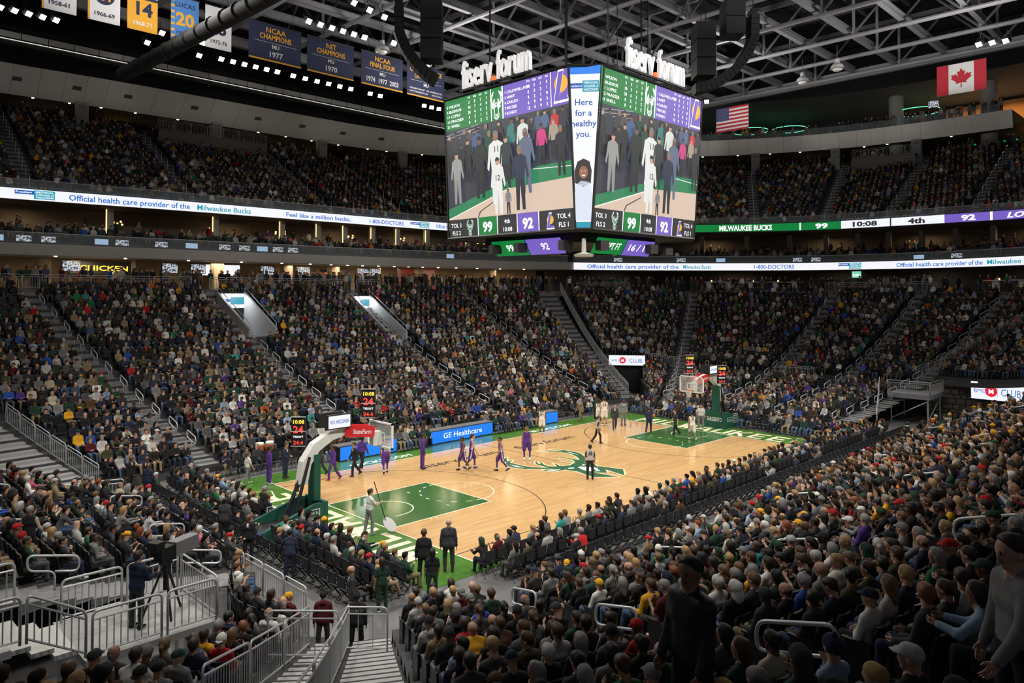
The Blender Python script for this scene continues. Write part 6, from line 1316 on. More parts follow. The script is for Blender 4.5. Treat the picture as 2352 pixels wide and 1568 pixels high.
for s in SEATS:
    x, y, z, h, key, i, j, k, ss, d = s; occd = (round(x, 3), round(y, 3)) in full
    u, v, _ = px((x, y, z+.7)); seen = -25 < u[0] < 2377 and v[0] < 1590
    if seen and cnt < 300:
        cnt += 1; o = thing('arena_seat', '%s black arena seat, %s of %s row, %s' % ('occupied' if occd else 'empty', ORD[j], ORD[i], SIDE.get(key, key)), 'seat', (x, y, z), h, 'black arena seats nearest the camera')
        for nm, m_ in zip(('backrest', 'seat_pan', 'standard'), SEAT_DN if occd else SEAT_UP): link(nm, m_, o)
        continue
    c_, s_ = math.cos(h), math.sin(h); M = np.array([[c_, -s_, 0], [s_, c_, 0], [0, 0, 1]])
    for a, f in (lowb, LP[not occd]): sv.append(a@M.T+np.array([x, y, z])); sf.append(f+so); so += len(a)
V = np.concatenate(sv); F = np.concatenate(sf); me = to_mesh('arena_seating', (V, F, np.zeros(len(F), np.int32)), [M_SEAT], smooth=False); tag(link('arena_seating', me), 'rows of black arena seats under and between all the other spectators', 'seats', None, 'stuff')
# ------------------------------------------------------------------ concourse, suites and upper-level dressing
def area(loc, watts, size, col, rot=(0, 0, 0), name='ceiling_light'):
    l = bpy.data.lights.new(name, 'AREA'); l.energy = watts; l.size = size; l.color = col; o = bpy.data.objects.new(name, l); COL.objects.link(o); o.location = loc; o.rotation_euler = rot; return o
def ringp(k, off, z): p = ringpts(np.array([float(k)]), off)[0]; return (float(p[0]), float(p[1]), z)
def ringrz(k): R = ring(float(k)); d = R[2:4]-R[0:2]; return math.atan2(d[1], d[0])-PI/2
def up3(k, off, z): p = ufn(np.array([float(k)]), off)[0]; return (float(p[0]), float(p[1]), z)
def uprz(k): n_ = unormal(np.array([float(k)]))[0]; return math.atan2(n_[1], n_[0])-PI/2
for k in (.95, 1.35, 1.8, 2.3, 2.9, 3.5, 4.1, 4.6): area(ringp(k, 4.5, 12.4), 260, 2.4, (1, .78, .52))
for k in (5.4, 6.4, 7.4, 8.4, 9.3): area(ringp(k, 3.5, 12.4), 22, 2.0, (1, .82, .6))
for k in (1.2, 1.9, 2.9, 3.9, 6.2, 7.2, 8.2, 9.2): area(ringp(k, 6.2, 16.5), 40, 1.6, (1, .72, .42))
for k in (2.4, 3.4, 4.3, 5.3, 8.3, 9.2): area(up3(k, TB+4, ZT+1.9), 20, 2.0, (1, .75, .5))
M_DL = emi('downlight_face', (255, 240, 205), 6.0); dl = MB(); dl.lathe([(0, 0), (.11, 0), (.12, .05)], 10); dl_me = dl.mesh('downlight', M_DL)
for i, k in enumerate(np.arange(2.05, 6.3, .27)): tag(link('downlight', dl_me, None, up3(k, TB-.15, ZT+1.93)), '%s small round downlight from the left along the grey bulkhead' % ORD[i], 'light', 'bulkhead downlights')
for i, k in enumerate(np.arange(7.9, 10.9, .3)): tag(link('downlight', dl_me, None, up3(k, TB-.9, ZT+1.83)), '%s small round downlight under the curved balcony' % ORD[i], 'light', 'balcony downlights')
for i, k in enumerate(np.arange(1.0, 4.8, .2)): tag(link('downlight', dl_me, None, ringp(k, .8, 12.40)), '%s small round downlight along the concourse soffit' % ORD[i], 'light', 'concourse downlights')
# columns
M_COL = mat('column_grey', (.34, .33, .31), .8, noise=.06, nscale=2)
for i, k in enumerate((2.68, 3.62, 4.55, 5.41, 8.66, 9.42, 10.27)):
    p = up3(k, TB-1.0, ZT-.9); mb = MB(); mb.box((0, 0, 1.45), (1.05, .9, 2.9)); o = mb.build('column', M_COL, None, loc=p, rz=uprz(k)); struct(o, '%s grey concrete column from the left on the upper deck' % ORD[i])
    text('column_number', ('221', '222', '223', '224', '205', '206', '207')[i], M_BLACK, frame((0, -.46, 2.25), (1, 0, 0), (0, 0, 1)), 0, 0, .38, o, off=.01)
for i, k in enumerate((10.05, 10.95)):
    p = up3(k, TB+1.2, ZT-.5); mb = MB(); mb.lathe([(.85, 0), (.85, 9)], 18); struct(mb.build('column', M_COL, None, True, loc=p), ('slim', 'thick')[i]+' round grey column beside the orange lit lobby')
for i, k in enumerate(np.arange(.7, 10, .36)):
    p = ringp(k, 5.0, 14.0); mb = MB(); mb.box((0, 0, 1.4), (.5, .5, 2.8)); o = mb.build('column', M_COL, None, loc=p, rz=ringrz(k)); struct(o, '%s grey suite column from the left' % ORD[i])
    if k < 5:
        mb = MB(); mb.box((-.35, -.28, 1.5), (.07, .05, 2.2)); s_ = mb.build('light_strip', emi('warm_strip', (255, 205, 130), 2.2), o)
for i, k in enumerate((1.02, 1.24, 1.52, 1.80, 2.2, 2.75, 3.3, 3.9, 4.5)):
    p = ringp(k, 5.5, 10.0); mb = MB(); mb.box((0, 0, 1.25), (.9, .9, 2.5)); struct(mb.build('column', mat('tan_column', (.28, .22, .16), .8), None, loc=p, rz=ringrz(k)), '%s tan concourse column from the left' % ORD[i])
# concourse screens and menu boards
def board(p, rz, w, h, label, m, txt=None, tm=None, cat='screen', name='menu_board'):
    t = thing(name, label, cat, p, rz); mb = MB(); mb.box((0, .06, h/2), (w+.08, .1, h+.08)); mb.build('case', M_FRAME, t); M = frame((0, 0, 0), (1, 0, 0), (0, 0, 1)); mb = MB(); plate(mb, M, -w/2, 0, w/2, h, .01); mb.build('screen', m, t)
    if txt: text('lettering', txt, tm or E_LT, M, 0, h*.25, h*.45, t, off=.02, bold=.02, width=w*.75)
    return t
E_TV = bpy.data.materials.new('television_picture'); E_TV.use_nodes = True
nt = E_TV.node_tree; n1 = nt.nodes.new('ShaderNodeTexNoise'); n1.inputs['Scale'].default_value = 6; tc = nt.nodes.new('ShaderNodeTexCoord'); rp = nt.nodes.new('ShaderNodeValToRGB'); rp.color_ramp.elements[0].color = (.02, .03, .05, 1); rp.color_ramp.elements[1].color = (.8, .85, .95, 1); rp.color_ramp.elements[0].position = .42; rp.color_ramp.elements[1].position = .58
nt.links.new(tc.outputs['Object'], n1.inputs['Vector']); nt.links.new(n1.outputs['Fac'], rp.inputs[0]); nt.links.new(rp.outputs[0], nt.nodes['Principled BSDF'].inputs['Emission Color']); nt.nodes['Principled BSDF'].inputs['Emission Strength'].default_value = .7; nt.nodes['Principled BSDF'].inputs['Base Color'].default_value = (.01, .01, .01, 1)
for i, k in enumerate((1.30, 1.60, 1.70, 2.02, 2.3, 3.05, 3.2)): board(ringp(k, 4.2, 11.45), ringrz(k), 1.3, .8, '%s concourse television from the left under the soffit' % ORD[i], E_TV, name='television')
E_KB = emi('menu_black', (18, 16, 14), 1.0)
board(ringp(1.43, 6.5, 11.35), ringrz(1.43), 5.2, .95, 'black concourse menu board with yellow chicken lettering', E_KB, 'CHICKEN', E_YEL); board(ringp(1.84, 6.5, 11.35), ringrz(1.84), 3.6, 1.0, 'white concourse menu board over the food stand', E_W)
board(ringp(2.85, 6.5, 11.3), ringrz(2.85), 3.4, .8, 'black concourse menu board with orange lettering', E_KB, 'PIZZERIA', emi('menu_orange', (255, 120, 60), 1.4)); board(ringp(3.9, 6.0, 10.9), ringrz(3.9), 5.0, 1.5, 'red brand panel on the concourse wall', emi('panel_red', (110, 30, 22), .7))
board(up3(3.12, TB+6, ZT+.9), uprz(3.12), 3.6, .8, 'yellow lit chicken sign on the upper concourse', E_KB, 'CHICKEN', E_YEL); board(up3(3.95, TB+6, ZT+.9), uprz(3.95), 2.6, .6, 'lit burger sign on the upper concourse', E_KB, 'BURGERS', emi('sign_warm', (255, 215, 160), 1.4)); board(up3(4.72, TB+6, ZT+.8), uprz(4.72), 2.6, .55, 'lit pizzeria sign on the upper concourse', E_KB, 'PIZZERIA', emi('sign_warm', (255, 215, 160), 1.4))
board(up3(8.72, TB+5, ZT+.9), uprz(8.72), 2.6, .6, 'white lit bar sign on the right upper concourse', E_KB, 'LIGHT', E_LT); board(up3(10.42, TB-.5, ZT+5.7), uprz(10.42), 1.1, .8, 'small television above the curved balcony', E_TV, name='television')
board(ringp(7.62, 2.0, 11.6), ringrz(7.62), 1.0, .7, 'small mint green screen over the club rail', emi('mint', (120, 205, 180), 1.0), 'hulu')
# suite monitors along the glass front
for i, k in enumerate((1.02, 1.1, 1.17, 1.32, 1.38, 1.5, 1.6, 1.72, 1.8, 1.88, 1.96, 2.05, 3.9, 5.4, 5.95, 6.3, 7.0, 7.2, 8.4, 8.8)):
    board(ringp(k, .25, 13.42), ringrz(k), 1.0, .42, '%s small bright monitor from the left along the suite front' % ORD[i], E_TV if i % 3 else emi('pale_monitor', (170, 200, 235), .8), name='monitor')
M_GL = mat('rail_glass', (.5, .55, .56), .08, alpha=.22, spec=.6)
for k0, k1, nm in ((.6, 4.95, 'far sideline suites'), (5.0, 10.2, 'suites behind the far basket')):
    o = ring_panel(lambda k: ringpts(k, -.05), k0, k1, 13.3, 14.05, M_GL, 'glass_balustrade', None); tag(o, 'long glass balustrade along the %s' % nm, 'balustrade')
    h = MB(); h.tube([(*ringpts(np.array([k]), -.05)[0], 14.07) for k in np.linspace(k0, k1, 60)], .03, 5); h.build('handrail', M_STEEL, o)
for k0, k1, nm, m_ in ((1.6, 6.1, 'upper deck over the white ribbon', M_GL), (7.6, 12.5, 'upper deck over the score ribbon', M_GL)):
    o = ring_panel(lambda k: ufn(k, .12), k0, k1, ZB+.05, ZB+.72, m_, 'glass_balustrade', None); tag(o, 'glass balustrade of the %s' % nm, 'balustrade')
    h = MB(); h.tube([(*ufn(np.array([k]), .12)[0], ZB+.74) for k in np.linspace(k0, k1, 60)], .025, 5); h.build('handrail', M_STEEL, o)
o = ring_panel(lambda k: ufn(k, TB-1.4), 7.6, 11.2, ZT+3.9, ZT+4.8, M_GL, 'glass_balustrade', None); tag(o, 'glass balustrade on the curved rooftop balcony', 'balustrade')
# pendant lamp clusters in the suites
gl = MB(); gl.lathe([(0, -.09), (.07, -.06), (.09, 0), (.07, .06), (0, .09)], 8); gl_me = gl.mesh('globe', emi('globe_warm', (255, 190, 120), 3.0))
for i, k in enumerate((1.1, 1.46, 1.8, 2.18, 3.0, 3.72, 4.45)):
    t = thing('pendant_lamp', '%s globe chandelier from the left in the suites' % ORD[i], 'lamp', ringp(k, 6.3, 15.55), 0, 'suite chandeliers')
    for j in range(6): link('globe', gl_me, t, (.5*math.cos(j*1.05), .5*math.sin(j*1.05), .1*(j % 3)))
    mb = MB(); mb.tube([(0, 0, .1), (0, 0, 1.2)], .02)
    for j in range(6): mb.tube([(0, 0, .3), (.5*math.cos(j*1.05), .5*math.sin(j*1.05), .1*(j % 3))], .012, 4)
    mb.build('arms', M_BLACK, t)
# upper-deck aisle stairs
for i, k in enumerate(UA_):
    st = struct(link('aisle_stairs', None), '%s grey upper-deck stairs from the photo left' % ORD[i]); mb = MB(); rz = uprz(k)
    for r in range(UN):
        for f_, z_ in ((.21, .02), (.63, UR/2)): p = up3(k, .5+r*UT+f_, ZU0+r*UR); mb.box((p[0], p[1], p[2]+z_/2), (1.2, .42, z_+.02), rz)
    mb.build('step', M_STEP, st)
    hr = thing('handrail', 'row of stair posts on the %s upper-deck stairs' % ORD[i], 'handrail', (0, 0, 0)); mb = MB()
    for r in range(1, UN-1, 2):
        mb = MB(); mb.tube([up3(k+.0, .5+r*UT, ZU0+r*UR), up3(k, .5+r*UT, ZU0+r*UR+.95), up3(k, .5+r*UT+.8, ZU0+r*UR+1.3)], .025, 4); mb.build('post', M_STEEL, hr)
# upper deck wheelchair platform with rail
for k0, k1, nm in ((3.22, 3.92, 'left'), (9.6, 10.3, 'right')):
    ks = np.linspace(k0, k1, 8); A = [up3(k, TB-3.2, ZT-1.7) for k in ks]; B = [up3(k, TB-3.2, ZT+.05) for k in ks]; Cc = [up3(k, TB+.1, ZT+.05) for k in ks]
    mb = MB(); n = 8; mb.add(A+B+Cc, [(i+j*n, i+1+j*n, n+i+1+j*n, n+i+j*n) for j in (0, 1) for i in range(n-1)]); struct(mb.build('floor_upper_platform', M_CONC), '%s raised platform at the back of the upper deck' % nm)
    for i in range(7): guard(up3(ks[i], TB-3.1, ZT+.05), up3(ks[i+1], TB-3.1, ZT+.05), '%s rail panel of the %s upper-deck platform' % (ORD[i], nm), 'upper platform rail panels', h=1.1)
# orange lit lobby and neon rings at the upper right
ks = np.linspace(10.35, 12.4, 12); o = strip('wall_lobby', *[np.array([up3(k, TB+8.5, z) for k in ks]) for z in (ZT+2.2, ZT+7.2)], mat('orange_timber', (.50, .20, .045), .6, noise=.15, nscale=1)); struct(o, 'orange timber wall of the lit upper lobby')
ks = np.linspace(10.35, 12.4, 12); o = strip('wall_lobby', *[np.array([up3(k, TB+8.3, z) for k in ks]) for z in (ZT-.2, ZT+2.2)], mat('cream_wall', (.62, .50, .30), .7)); struct(o, 'cream wall below the orange timber of the upper lobby')
for k in (10.6, 11.1, 11.6): area(up3(k, TB+5.5, ZT+6.8), 190, 2.5, (1, .70, .36))
for k, nm in ((10.75, 'first'), (11.0, 'second')):
    mb = MB(); mb.box((0, 0, 1.2), (3.0, .1, 2.4)); d_ = mb.build('door_'+('1' if nm == 'first' else '2'), M_BLACK, None, loc=up3(k, TB+8.1, ZT), rz=uprz(k)); struct(d_, nm+' dark glass doorway of the upper lobby'); mb = MB(); mb.box((0, -.08, 2.25), (2.8, .03, .4)); mb.build('green_sign', emi('exit_green', (0, 150, 70), 1.0), d_)
for i, (k, off, r_, z) in enumerate(((10.2, 3.2, 2.6, 6.3), (8.62, 3.6, 2.4, 6.0), (9.0, 5.0, 2.3, 6.2), (8.05, 3.6, 2.2, 6.0))):
    mb = MB(); mb.tube([(r_*math.cos(a), r_*math.sin(a), 0) for a in np.linspace(0, 2*PI, 40, endpoint=False)], .05, 5, True); o = mb.build('neon_ring', emi('neon_green', (110, 240, 190), 1.3), None, loc=up3(k, TB+off, ZT+z)); tag(o, ('green neon ring light by the small balcony television', 'green neon ring light right of the American flag', 'green neon ring light at the middle of the balcony', 'green neon ring light behind the American flag')[i], 'light', 'neon ring lights')
    mb = MB(); mb.tube([(r_*.7, r_*.7, 0), (r_*.7, r_*.7, 1.4)], .02, 4).tube([(-r_*.7, -r_*.7, 0), (-r_*.7, -r_*.7, 1.4)], .02, 4); mb.build('suspension', M_BLACK, o)
# club tables
for i, k in enumerate((6.19, 6.36, 6.55, 6.77, 6.96, 9.15, 9.38)):
    t = thing('bar_table', '%s white bar table from the left above the end stand' % ORD[i], 'table', ringp(k, .9, 10.0), ringrz(k), 'club bar tables'); mb = MB(); mb.box((0, 0, 1.12), (1.9, .7, .07)); mb.build('table_top', mat('table_white', (.72, .72, .70), .4), t); mb = MB(); mb.box((0, 0, .55), (.55, .3, 1.1)); mb.build('pedestal', mat('table_white', (.72, .72, .70), .4), t)
    mb = MB(); mb.lathe([(0, 0), (.06, 0), (.08, .16), (0, .2)], 8, (.3, 0, 1.155)); mb.build('candle_lamp', emi('globe_warm', (255, 190, 120), 3.0), t)
# ------------------------------------------------------------------ near corner: corridor stairs, camera deck, guard rails
st = struct(link('aisle_stairs', None), 'wide aluminium stairs in the corridor right below the camera')
for i in range(2, 58):
    s0, s1 = i/60, (i+.8)/60
    for k0, k1 in ((15.02, 15.19), (15.22, 15.395)):
        a, b_, c, d = surf(k0, s0), surf(k1, s0), surf(k1, s1), surf(k0, s1); z = float(surf(15.2, s0)[2]); mb = MB(); g = lambda p, zz: (p[0], p[1], zz)
        q = [a, b_, c, d]; mb.add([g(p, z-.05) for p in q]+[g(p, z) for p in q], [(3, 2, 1, 0), (4, 5, 6, 7), (0, 1, 5, 4), (1, 2, 6, 5), (2, 3, 7, 6), (3, 0, 4, 7)]); so_ = mb.build('step', M_ALU, st)
        for f0, f1 in ((0, .1), (.5, .56)): e0, e1, e2, e3 = a+(d-a)*f0, b_+(c-b_)*f0, b_+(c-b_)*f1, a+(d-a)*f1; mb = MB(); mb.add([g(p, z+.004) for p in (e0, e1, e2, e3)], [(0, 1, 2, 3)]); mb.build('plank_gap', M_BLACK, so_)
ks_ = np.linspace(15.01, 15.4, 4); ss_ = np.linspace(.03, .98, 30); gp = [surf(k, s)-np.array([0, 0, .14]) for s in ss_ for k in ks_]; mb = MB(); mb.add(gp, [(r*4+c, r*4+c+1, r*4+c+5, r*4+c+4) for r in range(29) for c in range(3)]); mb.build('dark_gap_sheet', M_BLACK, st)  # added black sheet, puts shade into the gaps between treads
for i in range(7):
    for k, nm in ((15.205, 'middle'), (15.41, 'left')):
        if k > 15.3 and i > 2: continue
        a, b_ = surf(k, .05+i*.09), surf(k, .05+(i+1)*.09); a, b_ = tuple(a), tuple(b_)
        guard(a, b_, '%s panel of the %s guard rail down the corridor stairs' % (ORD[i], nm), 'corridor stair rail panels', near=True)
M_DECK = mat('deck_grey', (.42, .42, .41), .6, noise=.1, nscale=4); M_WSTEP = mat('white_tread', (.66, .66, .63), .6, noise=.08, nscale=5)
dk = thing('broadcast_deck', 'raised broadcast camera deck with white steps in the near left corner', 'platform', (-27.6, -9.2, 0))
mb = MB(); mb.box((1.25, .1, 1.93), (2.9, 2.6, .16)); mb.build('deck_plate', M_DECK, dk)
mb = MB(); mb.box((-2.75, -.1, 2.66), (2.4, 2.4, .16)); mb.build('landing', M_WSTEP, dk)
for i in range(3): mb = MB(); mb.box((-1.35+i*.42, -.1, 2.52-i*.18), (.42, 1.7, .1)); mb.build('step', M_WSTEP, dk)
for x, z in ((-3.8, 2.58), (-1.7, 2.58), (-.1, 1.85), (2.6, 1.85)):
    for y in (-1.1, 1.2): mb = MB(); mb.tube([(x, y, 0), (x, y, z)], .05); mb.build('leg', M_STEEL, dk)
for i, (p0, p1) in enumerate((((-31.5, -10.4, 2.74), (-30.1, -10.4, 2.74)), ((-30.05, -10.4, 2.74), (-28.95, -10.4, 2.74)), ((-28.9, -10.35, 2.74), (-27.75, -10.35, 2.05)), ((-27.7, -10.35, 2.02), (-26.2, -10.35, 2.02)), ((-26.15, -10.35, 2.02), (-24.95, -10.35, 2.02)), ((-24.93, -10.3, 2.02), (-24.93, -8.0, 2.02)), ((-27.7, -7.95, 2.02), (-26.3, -7.95, 2.02)), ((-26.25, -7.95, 2.02), (-24.95, -7.95, 2.02)), ((-31.3, -8.1, 2.74), (-29.9, -8.1, 2.74)), ((-29.85, -8.1, 2.74), (-28.6, -8.1, 2.74)))):
    guard(p0, p1, '%s guard rail panel round the broadcast deck' % ORD[i], 'broadcast deck rail panels', near=True, h=.98, r=.03)
for i in range(11): guard((-21.25, 7.2-i*1.38, .02), (-21.25, 7.2-(i+1)*1.38, .02), '%s panel of the low fence before the near basket stand' % ORD[i], 'near basket fence panels', near=i > 4)
for i in range(6): guard(tuple(surf(.66, .32-i*.055)), tuple(surf(.66, .32-(i+1)*.055)), '%s sloping panel beside the aluminium steps at the photo left' % ORD[i], 'left corner rail panels', near=True)
for i in range(5): guard((-28.2+i*1.4, 9.9-i*.35, .3), (-26.85+i*1.4, 9.55-i*.35, .3), '%s panel of the fence below the left aluminium steps' % ORD[i], 'left corner fence panels', near=True, h=1.1)
aisle(.55, NS, 'aluminium steps at the far left edge of the sideline stand', 0, .36, 2.6, near=True, alu=True)
vt = MB(); vt.box((0, 0, 0), (.75, .5, .06)); vt_me = vt.mesh('air_vent', mat('vent_dark', (.12, .115, .11), .7))
for i, k in enumerate(np.arange(2.2, 6.2, .42)):
    a, b_ = Vector(up3(k, TB-.4, ZT+2.0)), Vector(up3(k, TB-3.4, ZT+4.1)); p = a+(b_-a)*.55; o = link('air_vent', vt_me, None, None); M = frame(p, Vector(up3(k+.02, TB-1.9, ZT+3))-Vector(up3(k-.02, TB-1.9, ZT+3)), b_-a); o.matrix_world = M@Matrix.Translation((0, 0, .06)); tag(o, '%s small dark air vent from the left in the sloping bulkhead' % ORD[i], 'vent', 'bulkhead vents')
guard((-24.5, -11.9, 1.45), (-23.3, -13.1, 1.45), 'clear-panelled gate rail across the top of the corridor landing', 'corridor gates', near=True, h=1.1, nb=3)
guard((-22.5, -11.9, .95), (-21.7, -12.75, .95), 'short gate rail right of the corridor stairs', 'corridor gates', near=True, h=1.1, nb=3)
# ------------------------------------------------------------------ people on and around the court
def face_to(deg): return math.radians(deg)-PI/2
_wk = {}
def P(x, y, deg, label, pose, mats, hair, hc, z=.012, scale=1.0): return person(pose, mats, hair, hc, (x, y, z), face_to(deg), label, None, scale)
bm = body_mats; S = SKINS; hb, hbr = HM_['black'], HM_['dark brown']
PURP = cloth('jersey_purple', (.085, .035, .22)); PW = cloth('jersey_cream', (.72, .70, .62)); GR = CL['light grey']
def number(o, s, m, z=1.22, h=.17, yb=-.135): return text('jersey_number', s, m, frame((0, yb, z), (1, 0, 0), (0, 0, 1)), 0, 0, h, o, off=.0, bold=.03)
lak = lambda sk, shoe: bm(S[sk], PURP, PURP, shoe, PURP, CL['white'])
buc = lambda sk: bm(S[sk], PW, PW, 'white', S[sk], CL['dark green'])
P(-6.89, 4.85, -25, 'purple warm-up player standing by the sideline lettering', stand(outfit='casual'), bm(S[3], PURP, PURP, 'black'), 'short', hb, scale=1.14)
o = P(-5.48, 3.05, 165, 'purple player walking with one arm raised, dark legs', walk(1, outfit='player'), bm(S[3], PURP, PURP, 'black', S[3], CL['white']), 'short', hb, scale=1.08); number(o, '23', CL['gold'])
o = P(-4.94, 2.94, -35, 'fair-skinned purple player striding right', walk(-1, outfit='player'), bm(S[0], PURP, PURP, 'purple', PURP, CL['white']), 'short', hbr, scale=1.14); number(o, '4', CL['gold'])
o = P(-4.12, 1.44, 150, 'purple player walking left of the stag logo', walk(1, outfit='player'), lak(2, 'black'), 'short', hb, scale=1.1); number(o, '1', CL['gold'])
o = P(-1.19, 2.27, 215, 'tall purple player in white shoes above the stag logo', stand(outfit='player', l_r=((.1, .1, -1), (0, -.1, -1)), l_l=((-.14, -.1, -1), (0, 0, -1))), lak(2, 'white'), 'short', hb, scale=1.16); number(o, '7', CL['gold'])
o = P(-8.94, 5.46, 60, 'purple player under the near backboard', walk(1, outfit='player'), lak(2, 'navy'), 'short', hb, scale=1.1); number(o, '0', CL['gold'])
P(-10.44, 6.12, 170, 'staff member in black walking behind the near hoop', walk(-1, outfit='suit'), bm(S[1], 'black', 'black', 'black'), 'short', hb, scale=1.05)
P(-11.76, 6.13, 185, 'player in long purple sleeves carrying a towel', walk(1, outfit='casual'), bm(S[3], PURP, PURP, 'red'), 'short', hb, scale=1.07)
P(-9.5, 6.9, 20, 'purple warm-up player between the staff near the bench', walk(-1, outfit='casual'), bm(S[3], PURP, 'black', 'white'), 'short', hb, scale=1.1)
P(-14.53, 7.73, -10, 'purple warm-up player in white shoes at the court corner', stand(outfit='casual', l_r=((.12, .1, -1), (0, -.1, -1))), bm(S[3], PURP, PURP, 'white'), 'short', hb, scale=1.12)
P(-13.32, 8.29, -60, 'coach in navy suit and brown shoes holding a red clipboard', stand(outfit='suit', a_r=((.15, .3, -1), (-.3, .9, .1))), bm(S[1], 'navy', 'navy', 'brown'), 'short', hbr, scale=1.06)
P(-11.72, 7.5, 190, 'man in charcoal suit partly behind the near hoop', walk(1, outfit='suit'), bm(S[1], 'charcoal', 'charcoal', 'black'), 'short', hb, scale=1.06)
P(-15.31, 8.49, 0, 'woman in white top and grey trousers at the left court corner', walk(-1, outfit='tights'), bm(S[0], 'white', 'grey', 'white'), 'ponytail', HM_['brown'], scale=.95)
o = P(5.45, 7.2, 40, 'cream-uniformed player 21 by the far sideline', stand(outfit='player'), buc(3), 'short', hb, scale=1.08); number(o, '21', CL['black'])
o = P(11.55, 7.03, 30, 'cream-uniformed player 12 with headband', walk(1, outfit='player'), buc(3), 'short', hb, scale=1.05); number(o, '12', CL['black'])
o = P(11.13, 6.17, 50, 'tallest cream-uniformed player 11', stand(outfit='player'), buc(0), 'short', hbr, scale=1.2); number(o, '11', CL['black'])
o = P(11.1, -1.26, 55, 'cream-uniformed player 5 walking on the far key', walk(-1, outfit='player'), buc(2), 'short', hb, scale=1.1); number(o, '5', CL['black'])
P(12.33, 7.86, 200, 'player in dark warm-ups beside the home bench', stand(outfit='casual'), bm(S[3], 'dark green', 'black', 'white'), 'short', hb, scale=1.06)
P(10.28, 4.57, 225, 'coach in dark suit facing the camera near the far three-point line', walk(1, outfit='suit'), bm(S[1], 'charcoal', 'charcoal', 'black'), 'short', hbr, scale=1.08)
P(12.15, 5.18, 235, 'coach in grey suit with tie behind the far three-point line', stand(outfit='suit', l_r=((.1, .15, -1), (0, -.1, -1))), bm(S[3], 'grey', 'grey', 'black'), 'short', hb, scale=1.12)
P(12.7, 5.6, 240, 'player with white towel beside the grey-suited coach', stand(outfit='casual'), bm(S[0], 'white', 'black', 'white'), 'short', hbr, scale=1.06)
P(11.29, 8.6, 180, 'grey-haired coach in tan suit striding by the home bench', walk(-1, outfit='suit'), bm(S[0], 'tan', 'tan', 'brown'), 'balding', HM_['grey'], scale=1.0)
P(11.21, 2.29, 20, 'coach in navy suit reaching out for the ball', walk(1, outfit='suit'), bm(S[1], 'navy', 'navy', 'black'), 'short', hbr, scale=1.03)
mb = MB(); mb.lathe([(.12*math.sin(a), -.12*math.cos(a)) for a in np.linspace(0, PI, 12)], 16); o = mb.build('basketball', mat('ball_orange', (.45, .15, .04), .6, bump=.2, nscale=60), None, True, loc=(11.75, 2.25, 1.12)); tag(o, 'orange basketball held out beside the navy-suited coach', 'basketball')
refm = bm(S[1], 'light grey', 'black', 'black', 'charcoal')
P(5.64, 2.45, -40, 'referee in grey shirt striding inside the far arc', walk(1, outfit='ref'), refm, 'short', hb, scale=1.03)
o = P(-2.01, -3.14, 48, 'referee 35 seen from behind on the stag logo', stand(outfit='ref', l_r=((.09, 0, -1), (0, 0, -1)), l_l=((-.09, 0, -1), (0, 0, -1))), refm, 'short', hb, scale=1.05); number(o, '35', CL['black'], z=1.27, h=.15, yb=-.125)
P(11.75, .43, 150, 'referee in grey shirt on the far key', walk(-1, outfit='ref'), bm(S[0], 'charcoal', 'black', 'black', 'charcoal'), 'short', hbr, scale=1.03)
P(14.89, .34, 210, 'attendant in white shirt and grey trousers by the far hoop', stand(outfit='tee', bulk=1.25, a_r=((.5, -.1, -1), (-.5, .3, -.4))), bm(S[0], 'white', 'grey', 'white'), 'short', hbr, scale=1.04)
sw = P(-15.35, -2.51, -5, 'sweeper in white shirt carrying a long black pole with a disc', stand(outfit='tee', a_r=((.1, .55, -.8), (-.2, .9, .25)), a_l=((-.1, .35, -1), (.25, .95, -.1)), hands=('fist', 'fist'), l_r=((.05, .2, -1), (0, -.1, -1)), l_l=((-.05, -.15, -1), (0, -.2, -1))), bm(S[0], 'white', 'grey', 'light grey'), 'short', hbr, scale=1.06)
t = thing('floor_mop', 'long black pole with grey disc held by the sweeper', 'mop', (-15.02, -2.62, .012)); mb = MB(); mb.tube([(-.12, .1, 2.1), (.28, -.2, .42)], .018); mb.build('pole', M_BLACK, t); mb = MB(); mb.lathe([(0, 0), (.33, 0), (.34, .03), (0, .05)], 18); d_ = mb.build('disc', mat('mop_grey', (.5, .5, .52), .6), t); d_.location = (.38, -.27, .34); d_.rotation_euler = (.75, .35, 0)
suit = stand(outfit='suit', bulk=1.06); suitw = walk(1, outfit='suit', bulk=1.06)
P(-16.93, -8.06, 48, 'man in black suit walking onto the court at the near corner', stand(outfit='suit', bulk=1.03), bm(S[1], 'black', 'black', 'black'), 'short', HM_['brown'], scale=1.05)
P(-15.63, -7.81, 52, 'bald man in charcoal suit walking onto the court', stand(outfit='suit', bulk=1.12, a_r=((.2, -.05, -1), (.1, .1, -1)), l_l=((-.05, .18, -1), (0, -.15, -1))), bm(S[0], 'charcoal', 'charcoal', 'black'), None, None, scale=1.05)
P(-17.61, -9.37, 52, 'woman in black top, dark green shorts and tall boots at the near corner', stand(outfit='tights', a_r=((.12, .0, -1), (-.1, .3, -1))), bm(S[2], 'black', 'dark green', 'black'), 'long', hb, scale=.95)
P(-19.94, .67, 40, 'security man in dark suit seen from behind in the left aisle', suit, bm(S[3], 'charcoal', 'black', 'black'), 'short', hb, scale=1.0)
P(-20.24, -2.04, 228, 'security man in black suit and tie facing the camera in the left aisle', stand(outfit='suit'), bm(S[3], 'black', 'black', 'black'), None, None, scale=1.0)
P(-18.1, 1.11, 5, 'grey-haired man in black suit striding behind the near hoop', walk(1, outfit='suit'), bm(S[0], 'black', 'black', 'black'), 'short', HM_['grey'], scale=1.04)
